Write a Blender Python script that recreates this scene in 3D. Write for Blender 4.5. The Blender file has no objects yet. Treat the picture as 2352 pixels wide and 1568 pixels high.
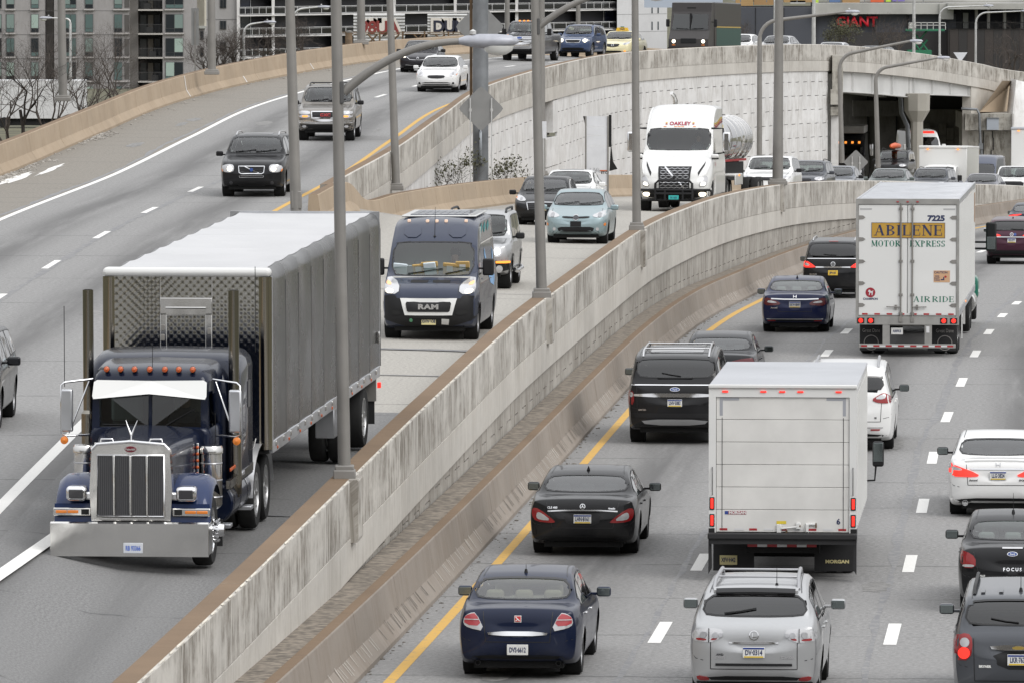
import bpy, bmesh, math, random
from mathutils import Vector, Matrix
from mathutils.bvhtree import BVHTree
from mathutils.geometry import delaunay_2d_cdt
SC = bpy.context.scene
COL = SC.collection
random.seed(7)
# ---------------------------------------------------------------- camera, sky, sun, exposure
CAM_H = 10.75
FPX = 16540.0            # focal length in pixels of a 2352 px wide picture
PITCH = math.atan(949 / FPX)
cam = bpy.data.cameras.new('camera')
cam.sensor_width = 36.0
cam.lens = 36.0 * FPX / 2352.0
cam.clip_start = 1.0
cam.clip_end = 6000.0
camo = bpy.data.objects.new('camera', cam)
camo.location = (0, 0, CAM_H)
camo.rotation_euler = (math.pi / 2 - PITCH, 0, 0)
COL.objects.link(camo)
SC.camera = camo
SUN_EL, SUN_ROT = math.radians(42), math.radians(135)
world = bpy.data.worlds.new('World')
SC.world = world
world.use_nodes = True
wn = world.node_tree
wn.nodes.clear()
w_out = wn.nodes.new('ShaderNodeOutputWorld')
w_bg = wn.nodes.new('ShaderNodeBackground')
w_sky = wn.nodes.new('ShaderNodeTexSky')
w_sky.sky_type = 'NISHITA'
w_sky.sun_disc = False
w_sky.sun_elevation = SUN_EL
w_sky.sun_rotation = SUN_ROT
w_sky.air_density = 1.0
w_sky.dust_density = 6.0
w_hsv = wn.nodes.new('ShaderNodeHueSaturation')
w_hsv.inputs['Saturation'].default_value = 0.16      # overcast: nearly grey sky
wn.links.new(w_sky.outputs[0], w_hsv.inputs['Color'])
w_mix = wn.nodes.new('ShaderNodeMix'); w_mix.data_type = 'RGBA'       # an even cloud deck veils the sky
w_mix.inputs[0].default_value = 0.85
w_tc = wn.nodes.new('ShaderNodeTexCoord'); w_sep = wn.nodes.new('ShaderNodeSeparateXYZ'); w_el = wn.nodes.new('ShaderNodeMapRange'); w_deck = wn.nodes.new('ShaderNodeMix'); w_deck.data_type = 'RGBA'
wn.links.new(w_tc.outputs['Generated'], w_sep.inputs[0]); wn.links.new(w_sep.outputs[2], w_el.inputs[0]); wn.links.new(w_el.outputs[0], w_deck.inputs[0])
w_deck.inputs[6].default_value = (4.3, 4.35, 4.45, 1); w_deck.inputs[7].default_value = (11.6, 11.8, 12.2, 1)   # CIE overcast: the zenith is about three times as bright as the horizon
wn.links.new(w_deck.outputs[2], w_mix.inputs[7])
wn.links.new(w_hsv.outputs[0], w_mix.inputs[6])
wn.links.new(w_mix.outputs[2], w_bg.inputs['Color'])
w_bg.inputs['Strength'].default_value = 0.11
wn.links.new(w_bg.outputs[0], w_out.inputs['Surface'])
sl = bpy.data.lights.new('sun', 'SUN')
sl.energy = 1.0
sl.angle = math.radians(35)
sl.color = (1.0, 0.975, 0.94)
so = bpy.data.objects.new('sun', sl)
sd = Vector((math.sin(SUN_ROT) * math.cos(SUN_EL), math.cos(SUN_ROT) * math.cos(SUN_EL), math.sin(SUN_EL)))
so.rotation_euler = sd.to_track_quat('Z', 'Y').to_euler()
COL.objects.link(so)
SC.view_settings.view_transform = 'Standard'
SC.view_settings.look = 'None'
SC.view_settings.exposure = 0.45
SC.view_settings.gamma = 1.0
SC.view_settings.use_curve_mapping = False
SC.cycles.max_bounces = 8
SC.cycles.transparent_max_bounces = 16
# ---------------------------------------------------------------- materials
MATS = {}
def nt(m):
    m.use_nodes = True
    return m.node_tree, m.node_tree.nodes['Principled BSDF']
def N(t, kind, **kw):
    n = t.nodes.new(kind)
    for k, v in kw.items():
        if k in n.inputs.keys(): n.inputs[k].default_value = v
        else: setattr(n, k, v)
    return n
def mixc(t, fac, a, b, blend='MIX'):
    n = t.nodes.new('ShaderNodeMix'); n.data_type = 'RGBA'; n.blend_type = blend
    for sock, v in ((0, fac), (6, a), (7, b)):
        if isinstance(v, bpy.types.NodeSocket): t.links.new(v, n.inputs[sock])
        elif sock == 0: n.inputs[0].default_value = v
        else: n.inputs[sock].default_value = (*v, 1)
    return n.outputs[2]
def mth(t, op, a, b=None, c=None):
    n = t.nodes.new('ShaderNodeMath'); n.operation = op
    for i, v in enumerate((a, b, c)):
        if v is None: continue
        if isinstance(v, bpy.types.NodeSocket): t.links.new(v, n.inputs[i])
        else: n.inputs[i].default_value = v
    return n.outputs[0]
def ramp(t, src, lo, hi, a=0.0, b=1.0):
    n = t.nodes.new('ShaderNodeMapRange'); n.interpolation_type = 'SMOOTHSTEP'
    t.links.new(src, n.inputs[0])
    for i, v in enumerate((lo, hi, a, b)): n.inputs[i + 1].default_value = v
    return n.outputs[0]
def noise(t, vec, scale, detail=4, rough=0.55, sx=1, sy=1, sz=1):
    mp = t.nodes.new('ShaderNodeMapping'); mp.inputs['Scale'].default_value = (sx, sy, sz)
    t.links.new(vec, mp.inputs[0])
    n = N(t, 'ShaderNodeTexNoise', Scale=scale, Detail=detail, Roughness=rough)
    t.links.new(mp.outputs[0], n.inputs['Vector'])
    return n.outputs[0]
def bump(t, bs, h, strength=0.2, dist=0.02):
    n = N(t, 'ShaderNodeBump', Strength=strength, Distance=dist)
    t.links.new(h, n.inputs['Height']); t.links.new(n.outputs[0], bs.inputs['Normal'])
def M(key, col, rough=0.5, metal=0.0, coat=0.0, emit=0.0, var=0.0, vscale=3.0, spec=None):
    if key in MATS: return MATS[key]
    m = bpy.data.materials.new(key); t, b = nt(m)
    b.inputs['Base Color'].default_value = (*col, 1)
    b.inputs['Roughness'].default_value = rough
    b.inputs['Metallic'].default_value = metal
    if spec is not None: b.inputs['Specular IOR Level'].default_value = spec
    if coat:
        b.inputs['Coat Weight'].default_value = coat; b.inputs['Coat Roughness'].default_value = 0.04
    if emit:
        b.inputs['Emission Color'].default_value = (*col, 1); b.inputs['Emission Strength'].default_value = emit
    if var:
        tc = N(t, 'ShaderNodeTexCoord')
        f = noise(t, tc.outputs['Object'], vscale, 6)
        f = ramp(t, f, 0.3, 0.7)
        c = mixc(t, f, [x * (1 - var) for x in col], [min(1, x * (1 + var * 0.6)) for x in col])
        t.links.new(c, b.inputs['Base Color'])
        r = mth(t, 'MULTIPLY_ADD', f, 0.15, rough - 0.07); t.links.new(r, b.inputs['Roughness'])
    MATS[key] = m
    return m
def paint(key, col, rough=0.3, metal=0.0):
    """car paint: clear coat over a base, with road dust that gathers low on the body"""
    if key in MATS: return MATS[key]
    m = bpy.data.materials.new(key); t, b = nt(m)
    tc = N(t, 'ShaderNodeTexCoord')
    f = noise(t, tc.outputs['Object'], 2.2, 7, 0.65)
    sep = N(t, 'ShaderNodeSeparateXYZ'); t.links.new(tc.outputs['Object'], sep.inputs[0])
    low = ramp(t, sep.outputs[2], 0.22, 0.7, 0.14, 0.0)
    d = mth(t, 'MULTIPLY', low, ramp(t, f, 0.35, 0.75))
    c = mixc(t, d, col, (0.16, 0.15, 0.135)); t.links.new(c, b.inputs['Base Color'])
    b.inputs['Metallic'].default_value = metal
    r = mth(t, 'MULTIPLY_ADD', d, 0.6, rough); t.links.new(r, b.inputs['Roughness'])
    b.inputs['Specular IOR Level'].default_value = 0.12
    b.inputs['Coat Weight'].default_value = 0.48 if max(col) < .06 else 0.7; b.inputs['Coat Roughness'].default_value = 0.03
    MATS[key] = m
    return m
def glass(key, tint, mirror=1.0, rough=0.02):
    if key in MATS: return MATS[key]
    m = bpy.data.materials.new(key); m.use_nodes = True; t = m.node_tree; t.nodes.clear()
    o = t.nodes.new('ShaderNodeOutputMaterial')
    tr = N(t, 'ShaderNodeBsdfTransparent'); tr.inputs[0].default_value = (*tint, 1)
    gl = N(t, 'ShaderNodeBsdfGlossy'); gl.inputs['Roughness'].default_value = rough
    fr = N(t, 'ShaderNodeFresnel', IOR=1.5)
    k = mth(t, 'MULTIPLY_ADD', fr.outputs[0], 2.4 * mirror, 0.0)
    mx = N(t, 'ShaderNodeMixShader')
    t.links.new(k, mx.inputs[0]); t.links.new(tr.outputs[0], mx.inputs[1]); t.links.new(gl.outputs[0], mx.inputs[2])
    t.links.new(mx.outputs[0], o.inputs[0]); MATS[key] = m
    return m
def concrete(key, light, dark, streak=0.5, top=None, coarse=1.0, pit=0.0):
    """cast concrete: UV.x runs along the wall in metres, UV.y up the face; streaks of grime run down"""
    if key in MATS: return MATS[key]
    m = bpy.data.materials.new(key); t, b = nt(m)
    tc = N(t, 'ShaderNodeTexCoord'); uv = tc.outputs['UV']
    s1 = noise(t, uv, 3.6, 8, 0.78, 1, 0.2, 1)
    s2 = noise(t, uv, 0.45, 6, 0.65, 1, 1.6, 1)
    s3 = noise(t, uv, 14.0, 4, 0.7, 1, 0.05, 1)
    blot = noise(t, tc.outputs['Object'], 0.35 * coarse, 6, 0.6)
    fine = noise(t, tc.outputs['Object'], 22, 5, 0.7)
    a = mth(t, 'MULTIPLY', ramp(t, s1, 0.36, 0.62), ramp(t, s2, 0.36, 0.58))
    a = mth(t, 'MULTIPLY', a, streak)
    a = mth(t, 'MULTIPLY_ADD', ramp(t, s3, 0.55, 0.8), 0.28 * streak, a)
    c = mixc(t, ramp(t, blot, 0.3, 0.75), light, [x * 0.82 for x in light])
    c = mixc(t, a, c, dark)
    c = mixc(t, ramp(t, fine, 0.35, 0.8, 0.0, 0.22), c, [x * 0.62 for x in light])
    t.links.new(c, b.inputs['Base Color']); b.inputs['Roughness'].default_value = 0.9
    bump(t, b, fine, 0.35, 0.01)
    MATS[key] = m
    return m
def pavement(key, light, dark, lane=3.5, lane0=0.0, track=0.45, joint=6.1, seam=True):
    """road surface: UV.x metres along, UV.y metres across"""
    if key in MATS: return MATS[key]
    m = bpy.data.materials.new(key); t, b = nt(m)
    tc = N(t, 'ShaderNodeTexCoord'); uv = tc.outputs['UV']
    sep = N(t, 'ShaderNodeSeparateXYZ'); t.links.new(uv, sep.inputs[0])
    fine = noise(t, uv, 11, 8, 0.85); mid = noise(t, uv, 0.5, 6, 0.6, 0.35, 1, 1); lng = noise(t, uv, 1.4, 5, 0.6, 0.05, 1, 1)
    c = mixc(t, ramp(t, fine, 0.36, 0.64), [x * .8 for x in dark], [x * 1.08 for x in light])
    c = mixc(t, ramp(t, mid, 0.3, 0.7, 0.0, 0.45), c, [(x + y) * 0.5 for x, y in zip(light, dark)])
    # darker band worn along the middle of each lane
    u = mth(t, 'FRACT', mth(t, 'DIVIDE', mth(t, 'SUBTRACT', sep.outputs[1], lane0), lane))
    d = mth(t, 'ABSOLUTE', mth(t, 'SUBTRACT', u, 0.5))
    band = ramp(t, d, 0.0, 0.33, track, 0.0)
    band = mth(t, 'MULTIPLY', band, ramp(t, lng, 0.15, 0.6))
    c = mixc(t, band, c, [x * 0.5 for x in dark])
    # sawn joints and wandering cracks across
    wob = mth(t, 'MULTIPLY_ADD', noise(t, uv, 0.9, 4), 0.45, sep.outputs[0])
    jf = mth(t, 'ABSOLUTE', mth(t, 'SUBTRACT', mth(t, 'FRACT', mth(t, 'DIVIDE', wob, joint)), 0.5))
    jl = ramp(t, jf, 0.0, 0.09 / joint, 0.75, 0.0)
    jl = mth(t, 'MULTIPLY', jl, ramp(t, noise(t, uv, 0.35, 3), 0.40, 0.58))
    c = mixc(t, jl, c, (0.04, 0.04, 0.04))
    spots = ramp(t, noise(t, uv, 3.2, 5, 0.7), 0.66, 0.74, 0.0, 0.35)
    c = mixc(t, spots, c, [x * 0.55 for x in dark])
    t.links.new(c, b.inputs['Base Color']); b.inputs['Roughness'].default_value = 0.85
    bump(t, b, fine, 0.4, 0.008)
    MATS[key] = m
    return m
def worn(key, col, under, rough=0.6, hole=0.62):
    if key in MATS: return MATS[key]
    m = bpy.data.materials.new(key); t, b = nt(m)
    tc = N(t, 'ShaderNodeTexCoord')
    f = noise(t, tc.outputs['Object'], 5.0, 8, 0.75)
    c = mixc(t, ramp(t, f, hole - 0.06, hole + 0.06), col, under)
    c = mixc(t, ramp(t, noise(t, tc.outputs['Object'], 30, 3), 0.3, 0.8, 0.0, 0.25), c, under)
    t.links.new(c, b.inputs['Base Color']); b.inputs['Roughness'].default_value = rough
    MATS[key] = m
    return m
# ---------------------------------------------------------------- mesh helpers
def tag(o, label=None, cat=None, group=None, kind=None):
    if label: o['label'] = label
    if cat: o['category'] = cat
    if group: o['group'] = group
    if kind: o['kind'] = kind
    return o
def thing(name, label, cat, loc=(0, 0, 0), rotz=0.0, group=None):
    o = bpy.data.objects.new(name, None); COL.objects.link(o)
    o.empty_display_size = 0.3
    o.location = loc; o.rotation_euler = (0, 0, rotz)
    return tag(o, label, cat, group)
class MB:
    """collects raw geometry; build() links it as one mesh object"""
    def __init__(s): s.v = []; s.f = []; s.uv = []; s.mi = []; s.sm = []
    def add(s, vs, fs, uvs=None, mi=0, smooth=False):
        n = len(s.v); s.v += [tuple(p) for p in vs]
        for k, f in enumerate(fs):
            s.f.append([n + i for i in f]); s.mi.append(mi); s.sm.append(smooth)
            s.uv.append([uvs[i] for i in f] if uvs else None)
        return s
    def box(s, x0, x1, y0, y1, z0, z1, mi=0):
        vs = [(x, y, z) for z in (z0, z1) for y in (y0, y1) for x in (x0, x1)]
        return s.add(vs, [(0, 2, 3, 1), (4, 5, 7, 6), (0, 1, 5, 4), (2, 6, 7, 3), (0, 4, 6, 2), (1, 3, 7, 5)], mi=mi)
    def rbox(s, x0, x1, y0, y1, z0, z1, r=0.02, seg=2, mi=0):
        bm = bmesh.new(); bmesh.ops.create_cube(bm, size=1)
        for v in bm.verts:
            v.co = ((x0 + x1) / 2 + v.co.x * (x1 - x0), (y0 + y1) / 2 + v.co.y * (y1 - y0), (z0 + z1) / 2 + v.co.z * (z1 - z0))
        r = min(r, 0.49 * min(abs(x1 - x0), abs(y1 - y0), abs(z1 - z0)))
        bmesh.ops.bevel(bm, geom=bm.edges[:], offset=r, segments=seg, profile=0.5, affect='EDGES')
        bm.normal_update(); n0 = len(s.sm); flat = [max(abs(c) for c in f.normal) > .999 for f in bm.faces]
        s.bm(bm, mi, True)
        for i, q in enumerate(flat):
            if q: s.sm[n0 + i] = False
        return s
    def bm(s, bm, mi=0, smooth=False):
        bm.verts.index_update()
        s.add([v.co[:] for v in bm.verts], [[v.index for v in f.verts] for f in bm.faces], mi=mi, smooth=smooth)
        bm.free(); return s
    def tube(s, pts, r, n=8, mi=0, caps=True):
        pts = [Vector(p) for p in pts]; rs = r if isinstance(r, (list, tuple)) else [r] * len(pts)
        rings = []; prev = None
        for i, p in enumerate(pts):
            d = (pts[min(i + 1, len(pts) - 1)] - pts[max(i - 1, 0)]).normalized()
            a = prev if prev is not None else (Vector((0, 0, 1)) if abs(d.z) < 0.9 else Vector((1, 0, 0)))
            u = (a - d * a.dot(d)).normalized(); w = d.cross(u); prev = u
            rings.append([p + (u * math.cos(2 * math.pi * k / n) + w * math.sin(2 * math.pi * k / n)) * rs[i] for k in range(n)])
        vs = [q for r_ in rings for q in r_]
        fs = [(i * n + k, i * n + (k + 1) % n, (i + 1) * n + (k + 1) % n, (i + 1) * n + k) for i in range(len(pts) - 1) for k in range(n)]
        s.add(vs, fs, mi=mi, smooth=True)
        if caps: s.add(rings[0], [list(range(n))[::-1]], mi=mi); s.add(rings[-1], [list(range(n))], mi=mi)
        return s
    def lathe(s, prof, axis='Z', o=(0, 0, 0), n=20, mi=0, smooth=True):
        """prof: (r, h) pairs about an axis through o"""
        def ring(r, hh):
            out = []
            for k in range(n):
                a = 2 * math.pi * k / n; c, d = r * math.cos(a), r * math.sin(a)
                p = {'Z': (c, d, hh), 'X': (hh, c, d), 'Y': (d, hh, c)}[axis]
                out.append((p[0] + o[0], p[1] + o[1], p[2] + o[2]))
            return out
        runs = [[prof[0]]]                      # split the profile at sharp corners so that shading stays crisp there
        for i in range(1, len(prof)):
            runs[-1].append(prof[i])
            if i < len(prof) - 1:
                a = math.atan2(prof[i][1] - prof[i - 1][1], prof[i][0] - prof[i - 1][0]); c = math.atan2(prof[i + 1][1] - prof[i][1], prof[i + 1][0] - prof[i][0])
                d = abs((c - a + math.pi) % (2 * math.pi) - math.pi)
                if d > 0.6: runs.append([prof[i]])
        for run in runs:
            vs = [p for r, hh in run for p in ring(r, hh)]
            s.add(vs, [(i * n + k, i * n + (k + 1) % n, (i + 1) * n + (k + 1) % n, (i + 1) * n + k) for i in range(len(run) - 1) for k in range(n)], mi=mi, smooth=smooth)
        return s
    def prism(s, poly, axis, a, b, mi=0):
        """poly in the two other axes (in xyz order), extruded from a to b"""
        n = len(poly)
        def P(q, h): return {'X': (h, q[0], q[1]), 'Y': (q[0], h, q[1]), 'Z': (q[0], q[1], h)}[axis]
        vs = [P(q, a) for q in poly] + [P(q, b) for q in poly]
        fs = [list(range(n)), list(range(2 * n - 1, n - 1, -1))] + [(i, i + n, (i + 1) % n + n, (i + 1) % n) for i in range(n)]
        bmx = bmesh.new(); bv = [bmx.verts.new(v) for v in vs]
        for f in fs:
            try: bmx.faces.new([bv[i] for i in f])
            except ValueError: pass
        bmesh.ops.recalc_face_normals(bmx, faces=bmx.faces[:])
        return s.bm(bmx, mi)
    def quad(s, a, b, c, d, uv=None, mi=0): return s.add([a, b, c, d], [(0, 1, 2, 3)], uv, mi)
    def mesh(s, name, mats):
        me = bpy.data.meshes.new(name); me.from_pydata(s.v, [], s.f)
        for m in (mats if isinstance(mats, (list, tuple)) else [mats]): me.materials.append(m)
        me.polygons.foreach_set('material_index', s.mi); me.polygons.foreach_set('use_smooth', s.sm)
        if any(u is not None for u in s.uv):
            ul = me.uv_layers.new(name='UVMap'); k = 0; flat = []
            for f, u in zip(s.f, s.uv):
                for j in range(len(f)): flat += list(u[j]) if u else [0.0, 0.0]
            ul.data.foreach_set('uv', flat)
        me.update(); return me
    def build(s, name, mats, parent=None, kind=None):
        o = bpy.data.objects.new(name, s.mesh(name, mats)); COL.objects.link(o)
        if parent: o.parent = parent
        if kind: o['kind'] = kind
        return o
def link(name, me, parent=None, loc=(0, 0, 0), rot=(0, 0, 0), scale=None):
    o = bpy.data.objects.new(name, me); COL.objects.link(o)
    if parent: o.parent = parent
    o.location = loc; o.rotation_euler = rot
    if scale: o.scale = scale
    return o
def part(name, mats, parent, fn):
    b = MB(); fn(b); return b.build(name, mats, parent)
def copy_tree(o, parent=None):
    c = o.copy(); COL.objects.link(c)
    if parent: c.parent = parent
    for ch in [x for x in KIDS.get(o.name, [])]: copy_tree(ch, c)
    return c
KIDS = {}
TXT = {}
def text_mesh(s, size=1.0, bold=0.0, squash=1.0, space=1.0):
    k = (s, size, bold, squash, space)
    if k in TXT: return TXT[k]
    cu = bpy.data.curves.new('lettering', 'FONT'); cu.body = s; cu.size = size; cu.offset = bold
    cu.align_x = 'CENTER'; cu.align_y = 'CENTER'; cu.resolution_u = 3; cu.space_character = space
    o = bpy.data.objects.new('lettering', cu); COL.objects.link(o)
    dg = bpy.context.evaluated_depsgraph_get()
    me = bpy.data.meshes.new_from_object(o.evaluated_get(dg)); me.name = 'lettering'
    bpy.data.objects.remove(o); bpy.data.curves.remove(cu)
    for v in me.vertices: v.co.x *= squash
    TXT[k] = me
    return me
def text(s, size, mat, parent, loc, rot, bold=0.0, squash=1.0, space=1.0, name='lettering'):
    me = text_mesh(s, size, bold, squash, space).copy(); me.materials.clear(); me.materials.append(mat)
    return link(name, me, parent, loc, rot)
RX = math.pi / 2
FRONT_ROT = (RX, 0, math.pi)     # lettering that faces +Y (vehicle front)
REAR_ROT = (RX, 0, 0)            # lettering that faces -Y (vehicle rear)
def lerp_tab(tab, x):
    if x <= tab[0][0]: return tab[0][1]
    for (a, u), (b, v) in zip(tab, tab[1:]):
        if x <= b: return u + (v - u) * (x - a) / (b - a)
    return tab[-1][1]
def pchip(pts):
    xs = [p[0] for p in pts]; ys = [p[1] for p in pts]; n = len(xs)
    h = [xs[i + 1] - xs[i] for i in range(n - 1)]; d = [(ys[i + 1] - ys[i]) / h[i] for i in range(n - 1)]
    m = [d[0]] + [0 if d[i - 1] * d[i] <= 0 else 2 * d[i - 1] * d[i] / (d[i - 1] + d[i]) for i in range(1, n - 1)] + [d[-1]]
    def f(x):
        if x <= xs[0]: return ys[0] + m[0] * (x - xs[0]) * 0
        if x >= xs[-1]: return ys[-1]
        i = max(k for k in range(n - 1) if xs[k] <= x); t = (x - xs[i]) / h[i]
        return (ys[i] * (1 + 2 * t) * (1 - t) ** 2 + h[i] * m[i] * t * (1 - t) ** 2 + ys[i + 1] * t * t * (3 - 2 * t) + h[i] * m[i + 1] * t * t * (t - 1))
    return f
class Path:
    """a smooth line through world points with stations in metres"""
    def __init__(s, pts, step=1.0):
        P = [Vector(p) for p in pts]; P = [P[0] * 2 - P[1]] + P + [P[-1] * 2 - P[-2]]
        raw = []
        for i in range(1, len(P) - 2):
            n = max(2, int((P[i + 1] - P[i]).length / step))
            for k in range(n):
                t = k / n; a, b, c, d = P[i - 1:i + 3]
                raw.append(0.5 * ((2 * b) + (c - a) * t + (2 * a - 5 * b + 4 * c - d) * t * t + (3 * b - a - 3 * c + d) * t ** 3))
        raw.append(P[-2]); s.p = raw; s.s = [0.0]
        for a, b in zip(raw, raw[1:]): s.s.append(s.s[-1] + (b - a).length)
        s.len = s.s[-1]
    def idx(s, q):
        lo, hi = 0, len(s.s) - 2
        while lo < hi:
            m = (lo + hi + 1) // 2
            if s.s[m] <= q: lo = m
            else: hi = m - 1
        return lo
    def at(s, q, off=0.0, dz=0.0):
        """off: metres to the right of travel (towards increasing station)"""
        i = s.idx(q); t = (q - s.s[i]) / (s.s[i + 1] - s.s[i]); p = s.p[i].lerp(s.p[i + 1], t)
        d0 = s.p[min(i + 1, len(s.p) - 1)] - s.p[max(i - 1, 0)]; d1 = s.p[min(i + 2, len(s.p) - 1)] - s.p[i]
        d = d0.lerp(d1, t); d.z = 0; d.normalize()
        return Vector((p.x + d.y * off, p.y - d.x * off, p.z + dz))
    def head(s, q):
        a, b = s.at(max(0, q - 1)), s.at(min(s.len, q + 1)); return math.atan2(b.x - a.x, b.y - a.y)
    def sY(s, Y):
        """station where the line reaches depth Y"""
        for i in range(len(s.p) - 1):
            if s.p[i].y <= Y <= s.p[i + 1].y:
                return s.s[i] + (Y - s.p[i].y) / (s.p[i + 1].y - s.p[i].y) * (s.s[i + 1] - s.s[i])
        return 0.0 if Y < s.p[0].y else s.len
def sweep(mb, path, prof, s0, s1, step=2.0, close=False, caps=False, mi=0, smooth=False, jig=0.0):
    """prof: list of (off, dz); may be a function of the station"""
    n = max(1, int(round((s1 - s0) / step))); rows = []
    for k in range(n + 1):
        q = s0 + (s1 - s0) * k / n
        pr = prof(q) if callable(prof) else prof
        rows.append([(path.at(q, o, z), q) for o, z in pr])
    m = len(rows[0]); pr = prof(s0) if callable(prof) else prof
    acc = [0.0]
    for a, b in zip(pr, pr[1:]): acc.append(acc[-1] + math.hypot(b[0] - a[0], b[1] - a[1]))
    vs = [p for r in rows for p, q in r]; uv = [(q, acc[j]) for r in rows for j, (p, q) in enumerate(r)]
    fs = []
    for k in range(n):
        for j in range(m - 1 + (1 if close else 0)):
            j2 = (j + 1) % m; fs.append((k * m + j, k * m + j2, (k + 1) * m + j2, (k + 1) * m + j))
    mb.add(vs, fs, uv, mi, smooth)
    if caps:
        mb.add([p for p, q in rows[0]], [list(range(m))[::-1]], uv[:m], mi); mb.add([p for p, q in rows[-1]], [list(range(m))], uv[:m], mi)
    return mb
def ray(px, py):
    r, u = (px - 1176) / FPX, -(py - 784) / FPX
    return Vector((r, math.cos(PITCH) + u * math.sin(PITCH), -math.sin(PITCH) + u * math.cos(PITCH)))
def at_z(px, py, z):
    d = ray(px, py); return d * ((z - CAM_H) / d.z) + Vector((0, 0, CAM_H))
def at_Y(px, py, Y):
    d = ray(px, py); return d * (Y / d.y) + Vector((0, 0, CAM_H))
# ================================================================ THE PLACE: alignments
def zR(Y):
    if Y < 170: return 0.0
    if Y < 220: return -0.00027 * (Y - 170) ** 2
    return -0.675 - 0.019 * (Y - 220)
def xJ(Y):
    if Y > 345: return xJ(345) + (Y - 345) * 0.19
    u = Y - 200; return 1.20197e-6 * u ** 3 + 1.909235e-4 * u * u + 0.08357918 * u + 5.25761
zWtop = pchip([(40, 0.85), (60, 1.2), (86, 1.72), (114, 2.39), (125, 2.6), (150, 2.88), (186, 2.88), (213, 2.59), (252, 1.78), (286, 0.73), (339, -1.32), (380, -3.0), (430, -4.3), (520, -5)])
JB = Path([(xJ(Y), Y, zR(Y)) for Y in range(40, 441, 8)])                  # foot of the right-hand road's barrier
def _w(Y):
    s = (xJ(Y + 1) - xJ(Y - 1)) / 2; return xJ(Y) - 0.9 * math.sqrt(1 + s * s)
WT = Path([(_w(Y), Y, zWtop(Y)) for Y in range(40, 441, 8)])               # outer top edge of the middle wall
LP = Path([(-7.5, 40, 1.0), (-7.6, 70, 1.35), (-7.6, 100, 1.7), (-7.2, 127, 1.95), (-6.3, 165, 2.4), (-5.2, 195, 2.78), (-3.6, 225, 3.05), (-2.4, 252, 3.38),
           (-0.98, 282, 3.72), (2.27, 315, 4.0), (5.85, 349, 3.92), (13.1, 382, 3.7), (18.5, 403, 3.35), (24.0, 423, 2.55), (28.5, 439, 1.65), (31.9, 449, 0.95), (45, 482, -0.9), (70, 530, -2.5)])
ETAB = [(225, 0.0), (276, 0.013), (296, 0.02), (320, 0.03), (370, 0.045), (395, -0.02), (900, -0.03)]
WTAB = [(40, 12.3), (296, 12.2), (330, 11.6), (900, 11.6)]
def L_pt(q, off, dz=0):
    """point on the upper-left road, off metres right of the parapet line (negative: onto the road)"""
    Y = LP.at(q).y; return LP.at(q, off, dz - off * lerp_tab(ETAB, Y))
def L_at(x, Y):
    q = LP.sY(Y)
    for _ in range(6):
        p = LP.at(q); h = LP.head(q); q += (Y - p.y) * math.cos(h) + (x - p.x) * math.sin(h)
        q = max(1, min(LP.len - 1, q))
    p = LP.at(q); h = LP.head(q); off = (x - p.x) * math.cos(h) - (Y - p.y) * math.sin(h)
    return q, off
def zL(x, Y):
    q, off = L_at(x, Y); return L_pt(q, min(0, off)).z
def zM(x, Y):
    xw = WT.at(WT.sY(Y)).x; zl = zWtop(Y) - 0.86; d = xw - x
    z = zl + 0.02 * max(0, d)
    if Y < 205:
        xl = LP.at(LP.sY(Y)).x; t = max(0, min(1, (d / max(0.5, xw - xl) - 0.5) / 0.5)); z += (LP.at(LP.sY(Y)).z - z) * t * t * (3 - 2 * t)
    return z
def headR(Y): return math.atan((xJ(Y + 2) - xJ(Y - 2)) / 4)
# ---------------------------------------------------------------- setting materials
m_conc = concrete('white_concrete', (0.57, 0.545, 0.50), (0.13, 0.11, 0.085), 0.95)
m_fascia = concrete('pale_fascia', (0.57, 0.545, 0.50), (0.24, 0.21, 0.17), 0.35)
m_panel = concrete('grey_panel', (0.44, 0.415, 0.375), (0.17, 0.15, 0.125), 0.8)
m_lwall = concrete('white_panel', (0.76, 0.755, 0.745), (0.36, 0.335, 0.3), 0.5)
m_jersey = concrete('brown_barrier', (0.285, 0.25, 0.215), (0.17, 0.13, 0.095), 0.45)
m_tan = concrete('tan_barrier', (0.40, 0.315, 0.225), (0.27, 0.195, 0.125), 0.45)
m_brown = concrete('weathered_top', (0.20, 0.135, 0.082), (0.13, 0.085, 0.05), 0.3)
m_pier = concrete('pier_concrete', (0.50, 0.48, 0.43), (0.1, 0.085, 0.065), 0.9)
m_dconc = concrete('shade_toned_concrete', (0.20, 0.192, 0.178), (0.1, 0.09, 0.08), 0.7)  # base colour darkened to stand in for the shade under the bridge
m_roadR = pavement('grey_pavement', (0.29, 0.285, 0.278), (0.172, 0.169, 0.166), 3.6, 0.3, 0.85, 6.1)
m_roadL = pavement('blue_grey_pavement', (0.29, 0.286, 0.28), (0.19, 0.187, 0.183), 3.55, -1.7 % 3.55, 0.8, 9.0)
m_roadM = pavement('pale_concrete_pavement', (0.42, 0.40, 0.36), (0.29, 0.275, 0.25), 3.6, 0.6, 0.3, 7.0)
m_should = pavement('brownish_shoulder', (0.265, 0.243, 0.21), (0.165, 0.15, 0.128), 30, 0, 0.0, 3.0)
m_asph = pavement('dark_asphalt', (0.215, 0.213, 0.21), (0.13, 0.129, 0.127), 3.6, 0.6, 0.4, 8.0)
m_white = worn('white_marking', (0.78, 0.77, 0.74), (0.33, 0.32, 0.3), 0.7, 0.66)
m_yellow = worn('yellow_marking', (0.62, 0.36, 0.06), (0.26, 0.22, 0.16), 0.7, 0.6)
m_seal = worn('crack_sealant', (0.15, 0.15, 0.157), (0.235, 0.23, 0.222), 0.6, 0.52)
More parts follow.
